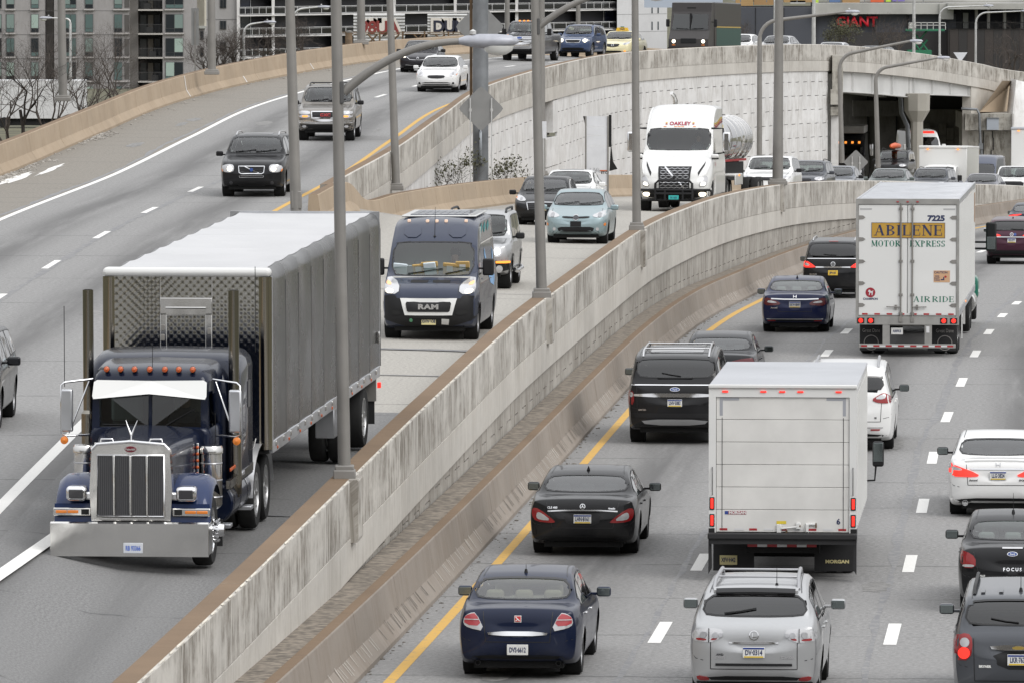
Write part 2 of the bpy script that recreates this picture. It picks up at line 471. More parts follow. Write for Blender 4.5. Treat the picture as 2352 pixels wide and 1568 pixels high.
m_stain = worn('oil_stain', (0.13, 0.127, 0.122), (0.23, 0.224, 0.214), 0.7, 0.5)
m_dirt = M('gravel_dirt', (0.215, 0.185, 0.15), 0.95, var=0.55, vscale=7)
m_grass = M('dull_grass', (0.10, 0.095, 0.055), 0.95, var=0.5, vscale=0.4)
m_black = M('black_gap', (0.012, 0.012, 0.012), 0.9)
m_galv = M('galvanised_steel', (0.235, 0.225, 0.21), 0.55, 0.25, var=0.12, vscale=1.2)
m_galvl = M('pale_aluminium', (0.55, 0.55, 0.54), 0.45, 0.4, var=0.1, vscale=3)
m_steel = M('blue_grey_steel', (0.20, 0.21, 0.22), 0.5, 0.4, var=0.35, vscale=0.9)
m_sign = M('sign_back', (0.27, 0.27, 0.265), 0.5, 0.5, var=0.06, vscale=2)
m_lens = M('lamp_lens', (0.75, 0.75, 0.72), 0.15, spec=0.6)
m_rust = M('rusty_steel', (0.16, 0.105, 0.06), 0.8, 0.2, var=0.3, vscale=2)
# ---------------------------------------------------------------- ground
def ground():
    b = MB(); xs = [-900, -400, -200, -110, -60, -40, -30, -24, -21, -19, -16, 0, 30, 60, 120, 300, 900]; ys = [-60, 0, 60, 120, 180, 240, 300, 340, 380, 420, 470, 560, 700, 850, 1200, 3000, 5500]
    def z(x, y):
        r = lerp_tab([(0, -2), (200, -2.6), (300, -4.4), (400, -8), (900, -9)], y); l = lerp_tab([(0, -0.6), (200, 1.2), (300, 0.6), (420, -1.0), (850, -8.2)], y)
        t = max(0, min(1, (-16 - x) / 5)); return r + (l - r) * t
    n = len(xs); vs = [(x, y, z(x, y)) for y in ys for x in xs]
    b.add(vs, [(j * n + i, j * n + i + 1, (j + 1) * n + i + 1, (j + 1) * n + i) for j in range(len(ys) - 1) for i in range(n - 1)], smooth=True)
    b.build('ground', m_grass, kind='structure')
ground()
# unseen ridge, added behind and beside the camera to darken reflections in chrome
def reflection_ridge():
    b = MB(); rnd = random.Random(4); ring = []
    for k in range(61):
        a = math.radians(98 + 164 * k / 60); R_ = 210 + 30 * math.sin(k * .7); ring.append((math.sin(a + math.pi / 2 * 0) * R_, math.cos(a) * R_ * (1.0 if math.cos(a) < 0 else 1.6)))
    rows = []
    for x, y in ring:
        hh = 34 + 9 * rnd.random(); rows.append([(x * .86, y * .86, -3), (x * .92, y * .92, hh * .55), (x, y, hh), (x * 1.5, y * 1.5, hh * 1.1)])
    vs = [p for r in rows for p in r]; b.add(vs, [(i * 4 + j, i * 4 + j + 1, (i + 1) * 4 + j + 1, (i + 1) * 4 + j) for i in range(len(rows) - 1) for j in range(3)], smooth=True)
    b.build('reflection_ridge', M('ridge_dark', (.075, .065, .05), .95, var=.5, vscale=.05), kind='structure')
reflection_ridge()
# ---------------------------------------------------------------- roads
def strip(name, path, offs, s0, s1, mat, step=2.0, pt=None, dz=0.0, kind='structure', uvoff=0.0):
    b = MB(); n = int((s1 - s0) / step); m = len(offs)
    f = pt or (lambda q, o, d=0: path.at(q, o, d))
    vs = []; uv = []
    for k in range(n + 1):
        q = s0 + (s1 - s0) * k / n
        for o in offs: vs.append(f(q, o, dz)); uv.append((q, o + uvoff))
    b.add(vs, [(k * m + j, k * m + j + 1, (k + 1) * m + j + 1, (k + 1) * m + j) for k in range(n) for j in range(m - 1)], uv, smooth=True)
    return b.build(name, mat, kind=kind)
strip('road', JB, [-0.3, 4, 9, 14, 19, 24], 2, JB.len - 2, m_roadR)
qL0, qL1 = LP.sY(45), LP.len - 3
strip('road', LP, [-8.9, -5, 0.0], qL0, qL1, m_roadL, pt=L_pt)
b = MB(); rows = []
for Y in range(44, 436, 2):
    q = WT.sY(Y); w = WT.at(q); r = []
    if Y < 206: xl = LP.at(LP.sY(Y)).x
    else: xl = None
    for t in (0, .15, .3, .45, .6, .8, 1.0):
        if xl is not None: x = w.x + (xl - w.x) * t; yy = Y
        else:
            p = WT.at(q, -(9.6 if Y < 340 else 9.6 + (Y - 340) * .2) * t); x, yy = p.x, p.y
        r.append(((x, yy, zM(x, Y if xl is not None else Y)), (q, -t * 9.4)))
    rows.append(r)
def grid(b, rows, smooth=True):
    m = len(rows[0]); b.add([p for r in rows for p, u in r], [(k * m + j, (k + 1) * m + j, (k + 1) * m + j + 1, k * m + j + 1) for k in range(len(rows) - 1) for j in range(m - 1)], [u for r in rows for p, u in r], smooth=smooth); return b
cut = next(i for i, r in enumerate(rows) if r[0][0][1] > 131)
grid(MB(), rows[:cut + 1]).build('road', m_asph, kind='structure')
grid(MB(), rows[cut:]).build('road', m_roadM, kind='structure')
strip('shoulder', LP, [-12.4, -10.6, -8.9], qL0, qL1, m_should, pt=L_pt)
# ---------------------------------------------------------------- painted markings (4 mm above the road)
def line(name, path, off, w, s0, s1, mat, pt=None, label=None, step=2.0, dz=0.005):
    o = strip(name, path, [off - w / 2, off + w / 2], s0, s1, mat, step, pt, dz); return o
def dashes(path, off, w, s0, s1, pitch, ln, mat, pt=None, skip=()):
    q = s0
    while q + ln < s1:
        o = strip('lane_dash', path, [off - w / 2, off + w / 2], q, q + ln, mat, ln / 2, pt, 0.005); q += pitch
def R_pt(q, o, d=0): return JB.at(q, o + 0.0019 * o * max(0, min(75, JB.at(q).y - 150)), d)      # the lanes widen gently into the bend
line('edge_line', JB, 0.44, 0.17, 4, JB.len - 4, m_yellow, R_pt)
for off, Y0 in ((3.87, 96.2), (7.42, 96.2)):
    s0 = JB.sY(Y0); dashes(JB, off, 0.2, s0, JB.sY(360), 12.25, 3.3, m_white, R_pt)
def seal(path, off, w, s0, s1, pt=None, dz=0.003):
    rnd = random.Random(int(off * 100)); f = pt or (lambda q, o, d=0: path.at(q, o, d)); q = s0; o = off; b = MB(); vs = []; uv = []
    while q < s1:
        o += rnd.gauss(0, .025) + (off - o) * .15; ww = w * rnd.uniform(.35, 1.25)
        for e in (-ww / 2, ww / 2): vs.append(f(q, o + e, dz)); uv.append((q, o + e))
        q += 1.3
    n = len(vs) // 2; b.add(vs, [(2 * i, 2 * i + 1, 2 * i + 3, 2 * i + 2) for i in range(n - 1)], uv); return b.build('crack_seal', m_seal, kind='structure')
seal(JB, 3.66, 0.1, 4, JB.len - 4, R_pt); seal(JB, 7.16, 0.17, 4, JB.len - 4, R_pt)
qg = LP.sY(196)
line('edge_line', LP, -1.75, 0.16, qg - 5, qL1, m_yellow, L_pt)
seal(LP, -1.45, 0.22, qg, qL1, L_pt)
line('edge_line', LP, -0.45, 0.22, qL0, LP.sY(140), m_white, L_pt)
line('edge_line', LP, -8.85, 0.18, qL0, qL1, m_white, L_pt)
seal(LP, -9.12, 0.18, qL0, qL1, L_pt)
dashes(LP, -5.3, 0.17, LP.sY(96), LP.sY(420), 13.0, 3.4, m_white, L_pt)
seal(LP, -5.15, 0.22, qL0, qL1, L_pt)
def mline(x0, Y0, x1, Y1, w, mat):
    b = MB(); n = 14; vs = []
    for k in range(n + 1):
        t = k / n; x = x0 + (x1 - x0) * t; Y = Y0 + (Y1 - Y0) * t
        for s in (-w / 2, w / 2): vs.append((x + s, Y, zM(x + s, Y) + 0.02))
    b.add(vs, [(2 * k, 2 * k + 1, 2 * k + 3, 2 * k + 2) for k in range(n)], smooth=True); return b.build('edge_line', mat, kind='structure')
mline(-8.2, 85, -5.6, 126, 0.21, m_white)
for Y, w in ((148.5, 0.5), (141, 0.16), (113, 0.14), (122, 0.12), (171, 0.1), (86.5, 0.06)):
    b = MB(); xl, xr = LP.at(LP.sY(Y)).x + 1.5, WT.at(WT.sY(Y)).x - 0.35; vs = []
    for k in range(13):
        x = xl + (xr - xl) * k / 12; wv = w * random.uniform(0.7, 1.2); yy = Y - 0.35 * k / 12 + random.uniform(-.05, .05)
        for s in (-wv / 2, wv / 2): vs.append((x, yy + s, zM(x, yy) + 0.016))
    b.add(vs, [(2 * k, 2 * k + 1, 2 * k + 3, 2 * k + 2) for k in range(12)]).build('expansion_joint', m_seal, kind='structure')
random.seed(31)
for k in range(26):
    off = random.choice((2.0, 5.6, 9.3, 1.2, 6.6, 3.4)) + random.uniform(-.4, .4); q0_ = random.uniform(JB.sY(100), JB.sY(230)); w_, l_ = random.uniform(.05, .35), random.uniform(.3, 2.6); b = MB(); n_ = 14
    vs = [R_pt(q0_ + l_ * math.cos(a) * random.uniform(.6, 1), off + w_ * math.sin(a) * random.uniform(.6, 1), .0034 + k * .00005) for a in [2 * math.pi * i / n_ for i in range(n_)]]
    b.add(vs, [tuple(range(n_))]); b.build('road_stain', m_stain, kind='structure')
for k in range(14):
    off = -random.choice((3.4, 7.0, 5.8, 2.4, 9.8)) + random.uniform(-.4, .4); q0_ = random.uniform(LP.sY(120), LP.sY(320)); w_, l_ = random.uniform(.06, .4), random.uniform(.4, 3); b = MB(); n_ = 14
    vs = [L_pt(q0_ + l_ * math.cos(a) * random.uniform(.6, 1), off + w_ * math.sin(a) * random.uniform(.6, 1), .0034 + k * .00005) for a in [2 * math.pi * i / n_ for i in range(n_)]]
    b.add(vs, [tuple(range(n_))[::-1]]); b.build('road_stain', m_stain, kind='structure')
for q0_, off, w_, l_ in ((LP.sY(222), -11.6, .28, 6), (LP.sY(228), -11.2, .16, 5), (LP.sY(216), -11.9, .3, 4)):
    b = MB(); n_ = 22; vs = [L_pt(q0_ + l_ * math.cos(a) * random.uniform(.5, 1), off + w_ * math.sin(a) * random.uniform(.4, 1), .005) for a in [2 * math.pi * i / n_ for i in range(n_)]]
    b.add(vs, [tuple(range(n_))[::-1]]); b.build('pale_spill', m_white, kind='structure')
# ---------------------------------------------------------------- barriers and walls
def sections(name, path, prof, s0, s1, ln, mats, parent, step=1.5, gap=0.02, mi=None, close=True):
    q = s0; out = []
    while q < s1 - 0.3:
        e = min(q + ln, s1); b = MB()
        sweep(b, path, prof, q, e - gap, step, close=close, caps=True)
        if mi:
            m = len(prof(q) if callable(prof) else prof); n = len(b.f)
            for i in range(n):
                if len(b.f[i]) == 4 and i < n - 2: b.mi[i] = mi(i % m)
        out.append(b.build(name, mats, parent)); q = e
    return out
JPROF = [(0.0, -0.02), (0.0, 0.07), (-0.17, 0.32), (-0.245, 0.81), (-0.26, 0.83), (-0.43, 0.83), (-0.45, 0.3), (-0.45, -0.02)]
t = thing('road_barrier', 'low brown concrete barrier with scuff marks along the yellow line of the right road', 'barrier', (0, 0, 0))
sections('barrier_section', JB, JPROF, JB.sY(92), JB.sY(352), 6.1, [m_jersey, m_brown], t, mi=lambda j: 1 if j == 4 else 0)
# tyre scuffs: short pale and dark scores on the barrier's lower slope
for mat, nm in ((M('pale_scuff', (0.55, 0.52, 0.47), 0.9), 'scuff'), (M('dark_scuff', (0.07, 0.06, 0.05), 0.9), 'scuff')):
    b = MB(); random.seed(3 if nm and mat.name == 'pale_scuff' else 5); q = JB.sY(97)
    while q < JB.sY(240):
        pale = (int(q / 9.5) % 2 == 0)
        if pale == (mat.name == 'pale_scuff'):
            for k in range(random.choice((1, 2, 2, 3))):
                a = q + k * 0.24 + random.uniform(-.06, .06); w = random.uniform(.025, .05); h0, h1 = random.uniform(.12, .17), random.uniform(.3, .37)
                def pp(s, h):
                    o = -0.17 * (h - .07) / .25 if h < .32 else -0.17 - 0.075 * (h - .32) / .49
                    return JB.at(s, o + 0.006, h + .002)
                b.quad(pp(a + .1, h0), pp(a + .1 + w, h0), pp(a - .04 + w, h1), pp(a - .04, h1))
        q += random.uniform(0.7, 1.3)
    b.build(nm, mat, t, 'stuff')
strip('gutter', JB, [-0.93, -0.7, -0.44], JB.sY(60), JB.sY(352), m_dirt, dz=0.77)
b = MB(); random.seed(11)
for k in range(900):
    q = random.uniform(JB.sY(95), JB.sY(240)); s = random.choice((.008, .011, .015, .028)) * random.uniform(.7, 1.4)
    if k % 3: p = JB.at(q, random.uniform(-.85, -.46), .745)
    else: p = JB.at(q, abs(random.gauss(0.0, .09)), .004)
    bm = bmesh.new(); bmesh.ops.create_icosphere(bm, subdivisions=1, radius=s)
    bmesh.ops.transform(bm, matrix=Matrix.Translation(p) @ Matrix.Rotation(random.random() * 6, 4, 'Z') @ Matrix.Diagonal((1.6, 1, .55, 1)), verts=bm.verts[:])
    b.bm(bm)
b.build('gravel', M('grit', (0.15, 0.135, 0.115), 0.95, var=.5, vscale=9), kind='stuff')
# middle wall: parapet sections, fascia sections, panels below, pilasters
mw = thing('retaining_wall', 'long stained concrete wall with brown top between the two carriageways, lamp posts on it', 'wall', (0, 0, 0))
q0, q1 = WT.sY(60), WT.sY(360)
sections('parapet_section', WT, [(0, -0.885), (0, -0.03), (-0.03, 0.0), (-0.33, 0.0), (-0.36, -0.5), (-0.42, -0.95), (-0.1, -0.95)], q0, q1, 12.2, [m_conc, m_brown, m_fascia], mw, 1.5, 0.015,
         mi=lambda j: 1 if j == 2 else (2 if j == 1 else 0))
def chip(b, path, s0, s1, dz=0):
    q = s0
    while q < s1:
        l = random.uniform(.15, .9); w = random.uniform(.006, .024)
        b.add([path.at(q, .004, dz), path.at(q + l, .004, dz), path.at(q + l * .8, -w, dz + .004), path.at(q + l * .3, -w * 1.3, dz + .004), path.at(q + l * .6, .004, dz - w * .8)], [(0, 1, 2, 3), (0, 4, 1)])
        q += l * random.uniform(.7, 1.5)
b = MB(); chip(b, WT, WT.sY(84), WT.sY(200)); b.build('chipped_edge', M('bare_concrete_edge', (0.62, 0.58, 0.5), .9, var=.15, vscale=8), mw, 'stuff')
sections('fascia_section', WT, [(0.012, -1.5), (0.012, -0.90), (-0.3, -0.90), (-0.3, -1.5)], q0, q1, 12.2, m_fascia, mw, 1.5, 0.012)
b = MB(); sweep(b, WT, lambda q: [(-0.16, -1.0), (-0.16, zR(WT.at(q).y) - 0.1 - WT.at(q).z)], q0, q1, 3.0); b.build('backing', m_black, mw)
def wall_panels(parent, path, off, ztop, zbot, s0, s1, w, rows, mat, slot, budget, jit=0.006, name='panel', gap=0.007):
    """separate precast panels with recessed joints; beyond the budget they are joined into one part"""
    rest = MB(); q = s0; col = 0; n = 0
    while q < s1 - 0.1:
        e = min(q + w, s1); zt, zb = ztop(q), zbot(q); cuts = [zt]
        for zc in rows(col, q):
            if zb + 0.08 < zc < zt - 0.05: cuts.append(zc)
        cuts.append(zb)
        for i in range(len(cuts) - 1):
            hi, lo = cuts[i] - (slot if i else 0), cuts[i + 1]
            g = gap; o = off + random.uniform(-jit, jit); pts = []
            def P(s, z, d=0): 
                p = path.at(s, o - d); return (p.x, p.y, z)
            a0, a1 = q + g, e - g
            vs = [P(a0, lo), P(a1, lo), P(a1, hi), P(a0, hi), P(a0, lo, .1), P(a1, lo, .1), P(a1, hi, .1), P(a0, hi, .1)]
            uv = [(a0, lo), (a1, lo), (a1, hi), (a0, hi)] * 2
            fs = [(0, 1, 2, 3), (0, 3, 7, 4), (1, 5, 6, 2), (3, 2, 6, 7), (0, 4, 5, 1)]
            if n < budget: MB().add(vs, fs, uv).build(name, mat, parent); n += 1
            else: rest.add(vs, fs, uv)
        q = e; col += 1
    if rest.v: rest.build(name, mat, parent, 'stuff')
wall_panels(mw, WT, -0.06, lambda q: WT.at(q).z - 1.5, lambda q: zR(WT.at(q).y) + 0.70, WT.sY(86), WT.sY(350), 1.05,
            lambda c, q: [zR(WT.at(q).y) + 0.70 + (0.28 if (WT.at(q).z - 1.5 - zR(WT.at(q).y) - .7) > .4 else .15)] if c % 2 == 0 else [], m_panel, 0.035, 290)
def pilaster(Y):
    q = WT.sY(Y); b = MB(); sweep(b, WT, [(0.11, -.96), (0.13, -.9), (0.13, -0.02), (0.11, 0.004), (-0.02, 0.004), (-0.02, -.96)], q - 0.36, q + 0.36, .72, close=True, caps=True); b.build('pilaster', m_conc, mw)
YL1 = min((abs(1176 + FPX * WT.at(WT.sY(Y / 10), -.13).x / (Y / 10) - 789), Y / 10) for Y in range(1000, 1250))[1]
for Y in (YL1, 153.4, 188, 252.5): pilaster(Y)
# middle road's left barrier
MBp = Path([(LP.at(LP.sY(192)).x + 0.3, 192, zM(LP.at(LP.sY(192)).x + .3, 192)), (-4.35, 201, zM(-4.3, 201))] + [tuple(WT.at(WT.sY(Y), -9.1)[:2]) + (zM(WT.at(WT.sY(Y)).x - 9.1, Y),) for Y in range(209, 345, 8)])
t = thing('road_barrier', 'tan concrete barrier along the left side of the middle road, under the white wall', 'barrier')
TP = [(0.0, -0.05), (0.0, 0.07), (-0.17, 0.32), (-0.25, 0.84), (-0.27, 0.86), (-0.5, 0.86), (-0.55, -0.05)]
sections('barrier_section', MBp, TP, 1, MBp.len - 1, 4.0, [m_tan, m_brown], t, 1.0, 0.03, mi=lambda j: 1 if j == 4 else 0)
# left road's outer barrier
LBp = Path([tuple(L_pt(LP.sY(Y), -lerp_tab(WTAB, Y))) for Y in list(range(56, 450, 8))])
t = thing('road_barrier', 'long tan concrete barrier along the outer shoulder of the upper left road', 'barrier')
TL = [(0.0, -0.05), (0.0, 0.08), (0.17, 0.33), (0.25, 0.9), (0.27, 0.92), (0.5, 0.92), (0.55, -1.2)]
sections('barrier_section', LBp, [(-a, z) for a, z in TL], LBp.sY(70), LBp.len - 1, 9.1, [m_tan, m_brown], t, 1.5, 0.03, mi=lambda j: 1 if j == 4 else 0)
b = MB(); random.seed(2)
for k in range(500):
    q = random.choice((random.uniform(LBp.sY(205), LBp.sY(235)), random.uniform(LBp.sY(205), LBp.sY(345)), random.gauss(LBp.sY(252), 1.8), random.gauss(LBp.sY(222), 2.5))); p = LBp.at(q, abs(random.gauss(.1, .25)), .01); s = random.uniform(.015, .06)
    bm = bmesh.new(); bmesh.ops.create_icosphere(bm, subdivisions=1, radius=s)
    bmesh.ops.transform(bm, matrix=Matrix.Translation(p) @ Matrix.Rotation(random.random() * 6, 4, 'Z') @ Matrix.Diagonal((1.8, 1, .5, 1)), verts=bm.verts[:]); b.bm(bm)
b.build('gravel', M('pale_grit', (0.36, 0.34, 0.31), .95, var=.4, vscale=7), kind='stuff')
for px_, Y_, z0_ in ((487, 287, 0), (601, 303, .5), (697, 322, .5), (757, 331, 0)):
    q = LBp.sY(Y_); b = MB(); P_s = [(a, z) for a, z in ((.012, .08), (.182, .34), (.262, .9)) ]
    P_s = P_s if not z0_ else P_s[:2]
    sweep(b, LBp, [(-a + .02 if 0 else -a + .024, z) for a, z in P_s], q, q + .16, .16); b.build('joint_strip', m_white, t)
# upper road's right parapet and its white panel wall
lw = thing('retaining_wall', 'tall white panel wall with stained parapet carrying the upper left road', 'wall')
qn, qa = LP.sY(199), LP.sY(399.5)
def Lparapet(name, s0, s1, ln):
    sections(name, LP, [(0, -0.04), (0, 0.82), (-0.03, 0.85), (-0.30, 0.85), (-0.34, 0.4), (-0.42, -0.03)], s0, s1, ln, [m_conc, m_brown, m_fascia], lw, 1.5, 0.02, mi=lambda j: 1 if j == 2 else (2 if j == 1 else 0))
    sections('fascia_section', LP, [(0.02, -0.62), (0.02, -0.05), (-0.3, -0.05), (-0.3, -0.62)], s0, s1, ln, m_fascia, lw, 1.5, 0.02)
Lparapet('parapet_section', qn, LP.len - 4, 18.0)
VZ = pchip([(190, 1.8), (215, 1.75), (240, 1.2), (270, 0.4), (300, -0.5), (340, -2.0), (380, -3.3), (400, -3.8), (470, -4.6)])
qo0, qo1 = LP.sY(304), LP.sY(312.5)          # the opening at the end of the old span
wtop = lambda q: LP.at(q).z - 0.63
wbot = lambda q: VZ(LP.at(q).y) - 0.3
def wrows(c, q): 
    z0 = 6.0 - (0.76 if c % 2 else 0.0) + 0.0 * q
    z0 = LP.at(q).z - 1.2 - (0.76 if c % 2 else 0.0)
    return [z0 - 1.52 * k for k in range(6)]
wall_panels(lw, LP, -0.05, wtop, wbot, LP.sY(203), qo0, 0.98, wrows, m_lwall, 0.035, 175, .004, 'panel', .0025)
wall_panels(lw, LP, -0.05, wtop, wbot, qo1, qa, 0.98, wrows, m_lwall, 0.035, 120, .004, 'panel', .0025)
b = MB(); sweep(b, LP, lambda q: [(-0.13, -0.62), (-0.13, wbot(q) - LP.at(q).z)], LP.sY(203), qo0, 3); sweep(b, LP, lambda q: [(-0.13, -0.62), (-0.13, wbot(q) - LP.at(q).z)], qo1, qa, 3); b.build('backing', m_black, lw)
# opening with bearing seat and stepped end panels
b = MB(); zt = LP.at(qo0).z
def bx(b, q0, q1, o0, o1, z0, z1, mi=0):
    P = [LP.at(q, o) for q in (q0, q1) for o in (o0, o1)]
    vs = [(p.x, p.y, z) for z in (z0, z1) for p in P]
    b.add(vs, [(0, 1, 3, 2), (4, 6, 7, 5), (0, 4, 5, 1), (2, 3, 7, 6), (0, 2, 6, 4), (1, 5, 7, 3)], [(v[0] + v[1], v[2]) for v in vs], mi)
bx(b, qo0, qo1, -4.0, -3.9, -2, zt - .6, 2)
bx(b, qo0 - .02, qo1 + .02, -4, -0.4, zt - 2.15, zt - 1.75, 1); bx(b, qo1 - 2.2, qo1, -4, -0.02, zt - 2.0, zt - .62, 0)
bx(b, qo0, qo1, -3.9, -0.5, -2, zt - 2.15, 1); bx(b, qo0 + .5, qo0 + 5.5, -3, -.7, zt - 1.75, zt - 1.35, 1)
bx(b, qo0 + 3.2, qo1 + .05, -0.5, 0.03, zt - 3.4, zt - 2.2, 0); bx(b, qo0 + 3.2, qo1 + .05, -0.5, 0.0, zt - 3.9, zt - 3.43, 0)
bx(b, qo0 + 4.2, qo1 + .03, -0.5, 0.0, zt - 4.75, zt - 3.93, 0); bx(b, qo0 + 3.4, qo1 + .03, -0.5, 0.0, zt - 6.5, zt - 4.78, 0)
bx(b, qo0, qo0 + 4.1, -0.5, -0.08, zt - 4.75, zt - 3.9, 0); bx(b, qo0, qo0 + 3.3, -0.5, -0.08, zt - 6.5, zt - 4.77, 0); bx(b, qo0, qo0 + 3.1, -0.5, -0.08, zt - 3.88, zt - 2.2, 0)
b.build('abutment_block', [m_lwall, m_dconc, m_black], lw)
# verge between the middle road's barrier and the white wall
b = MB(); rows = []
for k in range(74):
    Y = 203 + k * 2.6; qa_ = LP.sY(Y); l = LP.at(qa_, -0.1); r = WT.at(WT.sY(min(Y, 430)), -9.5); rows.append([((l.x, l.y, VZ(Y) + .25), (qa_, 0)), ((max(l.x + .1, r.x), r.y, min(VZ(Y) + .2, zM(r.x, r.y) + .1)), (qa_, 2))])
grid(b, rows).build('verge', m_dirt, kind='structure')
# ================================================================ BRIDGE
br = thing('bridge', 'concrete overpass with white girders and dark passage beneath, on the right', 'bridge')
qb, qe = LP.sY(399.5), LP.sY(440)
qp = LP.sY(421)
m_girder = M('pale_girder', (0.56, 0.56, 0.55), 0.6, var=0.1, vscale=0.5)
def girder(name, s0, s1, d0, d1, off=-0.25):
    b = MB(); d = lambda q: d0 + (d1 - d0) * (q - s0) / (s1 - s0)
    sweep(b, LP, lambda q: [(off, -0.63), (off, d(q)), (off + .16, d(q)), (off + .16, d(q) - .05), (off - .3, d(q) - .05), (off - .3, d(q)), (off - .05, d(q)), (off - .05, -0.63)], s0, s1, 2.0, close=True, caps=True)
    q = s0 + .8
    while q < s1:
        sweep(b, LP, lambda u: [(off + .14, -0.64), (off + .14, d(q) + .01), (off, d(q) + .01), (off, -0.64)], q, q + .03, .03, close=True, caps=True); q += 5.2
    b.build(name, m_girder, br)
girder('girder', qb + 1.0, qp - 0.1, -1.72, -1.75); girder('girder', qp + 0.1, qe - 1.5, -1.6, -1.15)
for o in (-3.2, -6.0, -9): girder('girder', qb + 1, qe - 1, -1.6, -1.2, o)
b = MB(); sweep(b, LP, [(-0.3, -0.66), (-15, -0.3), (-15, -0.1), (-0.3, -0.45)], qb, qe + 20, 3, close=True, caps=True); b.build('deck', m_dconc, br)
def pbox(b, x0, x1, y0, y1, Y0, Y1, mi=0):
    """box from its picture outline at depth Y0, running back to Y1"""
    a, c = at_Y(x0, y0, Y0), at_Y(x1, y1, Y0); b.box(a.x, c.x, Y0, Y1, c.z, a.z, mi); return b
def part_box(name, mat, parent, *a):
    b = MB(); pbox(b, *a); vs = b.v; me = b.mesh(name, mat)
    ul = me.uv_layers.new(name='UVMap')
    for p in me.polygons:
        for li in p.loop_indices:
            v = me.vertices[me.loops[li].vertex_index].co; ul.data[li].uv = (v.x + v.y, v.z)
    return link(name, me, parent)
part_box('end_post', m_pier, br, 1912, 1936, 128, 206, 399.2, 402)
part_box('bearing_block', m_pier, br, 1908, 1936, 206, 241, 399.0, 403); part_box('bearing_block', m_pier, br, 1908, 1929, 246, 266, 399.3, 403)
part_box('end_wall', m_lwall, br, 1895, 1911.5, 170, 420, 400.2, 402); part_box('end_wall', m_lwall, br, 1909, 1926, 267, 420, 399.6, 403)
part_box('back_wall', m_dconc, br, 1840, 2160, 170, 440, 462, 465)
for x in (1992, 2058, 2120): part_box('wall_joint', m_black, br, x, x + 2.2, 215, 440, 461.8, 462)
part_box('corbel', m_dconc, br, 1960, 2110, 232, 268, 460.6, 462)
part_box('abutment', m_dconc, br, 2112, 2232, 252, 420, 456, 460); part_box('abutment', M('deep_shade_concrete', (0.06, 0.06, 0.06), .9), br, 2112, 2240, 185, 251, 457, 460)  # upper piece coloured near black for the shade beneath the deck
for i in range(6):
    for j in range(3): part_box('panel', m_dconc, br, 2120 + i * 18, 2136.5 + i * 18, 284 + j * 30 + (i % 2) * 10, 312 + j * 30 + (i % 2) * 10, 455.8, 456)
part_box('wing_block', m_pier, br, 2217, 2328, 262, 300, 436.5, 446); part_box('wing_block', m_pier, br, 2224, 2322, 301, 420, 437, 446)
for x, y0, y1 in ((2258, 302, 400), (2279, 302, 317), (2281, 317, 345), (2276, 345, 385)): part_box('wall_joint', m_black, br, x, x + 1.6, y0, y1, 436.9, 437)
b = MB(); sweep(b, LP, [(-0.05, -0.6), (-0.05, -5), (-0.6, -5), (-0.6, -0.6)], LP.sY(437), LP.len - 4, 3, close=True, caps=True); b.build('wing_wall', m_fascia, br)
b = MB(); A = [at_Y(x, y, Y) for x, y, Y in ((2250, 258, 437), (2302, 186, 439.5), (2333, 186, 446), (2326, 258, 443))]
b.add(A + [a + Vector((0, 4, -1)) for a in A], [(0, 3, 2, 1), (0, 1, 5, 4), (1, 2, 6, 5), (2, 3, 7, 6)]); b.build('slope_paving', m_tan, br)
b = MB(); A = [at_Y(x, y, Y) for x, y, Y in ((2326, 262, 436), (2334, 184, 440), (2420, 205, 440), (2420, 420, 436), (2326, 420, 436))]
b.add(A + [a + Vector((0, 5, 0)) for a in A], [(0, 1, 2, 3, 4), (0, 5, 6, 1), (0, 4, 9, 5)], [(p.x, p.z) for p in A] * 2); b.build('wing_wall', m_lwall, br)
# hammerhead pier
pc = at_Y(2106, 300, 420.5); b = MB()
def octo(b, cx, cy, prof):
    b.lathe([(r, z) for r, z in prof], 'Z', (cx, cy, 0), 8, smooth=False); 
octo(b, pc.x, pc.y, [(0.36, -6), (0.36, -0.55), (0.74, 0.1), (0.76, 1.1), (0.0, 1.1)]); o = b.build('pier', m_pier, br)
b = MB(); P0 = at_Y(2068, 222, 421.5); P1 = at_Y(2070, 260, 421.5); P2 = at_Y(2084, 290, 421.5); P3 = at_Y(2088, 380, 421.5); b.tube([P0, P1, P2, P3], .13, 8); b.build('drain_pipe', m_steel, br)
b = MB(); b.tube([at_Y(2208, 250, 436.2), at_Y(2244, 252, 436.2), at_Y(2249, 262, 436.2), at_Y(2252, 330, 436.2)], .08, 6); pbox(b, 2248, 2258, 330, 343, 436, 436.3); b.tube([at_Y(2254, 343, 436.2), at_Y(2256, 385, 436.2)], .08, 6); b.build('conduit', m_steel, br)
eb = thing('utility_box', 'grey metal utility box fixed high on the concrete abutment beside the overpass', 'utility box')
b = MB(); pbox(b, 2267, 2294, 272, 299, 436.0, 436.45); b.build('cabinet', M('box_grey', (0.33, 0.36, 0.40), .5), eb); b = MB(); pbox(b, 2266, 2295, 271, 273, 435.95, 436.45); b.build('lid', m_steel, eb)
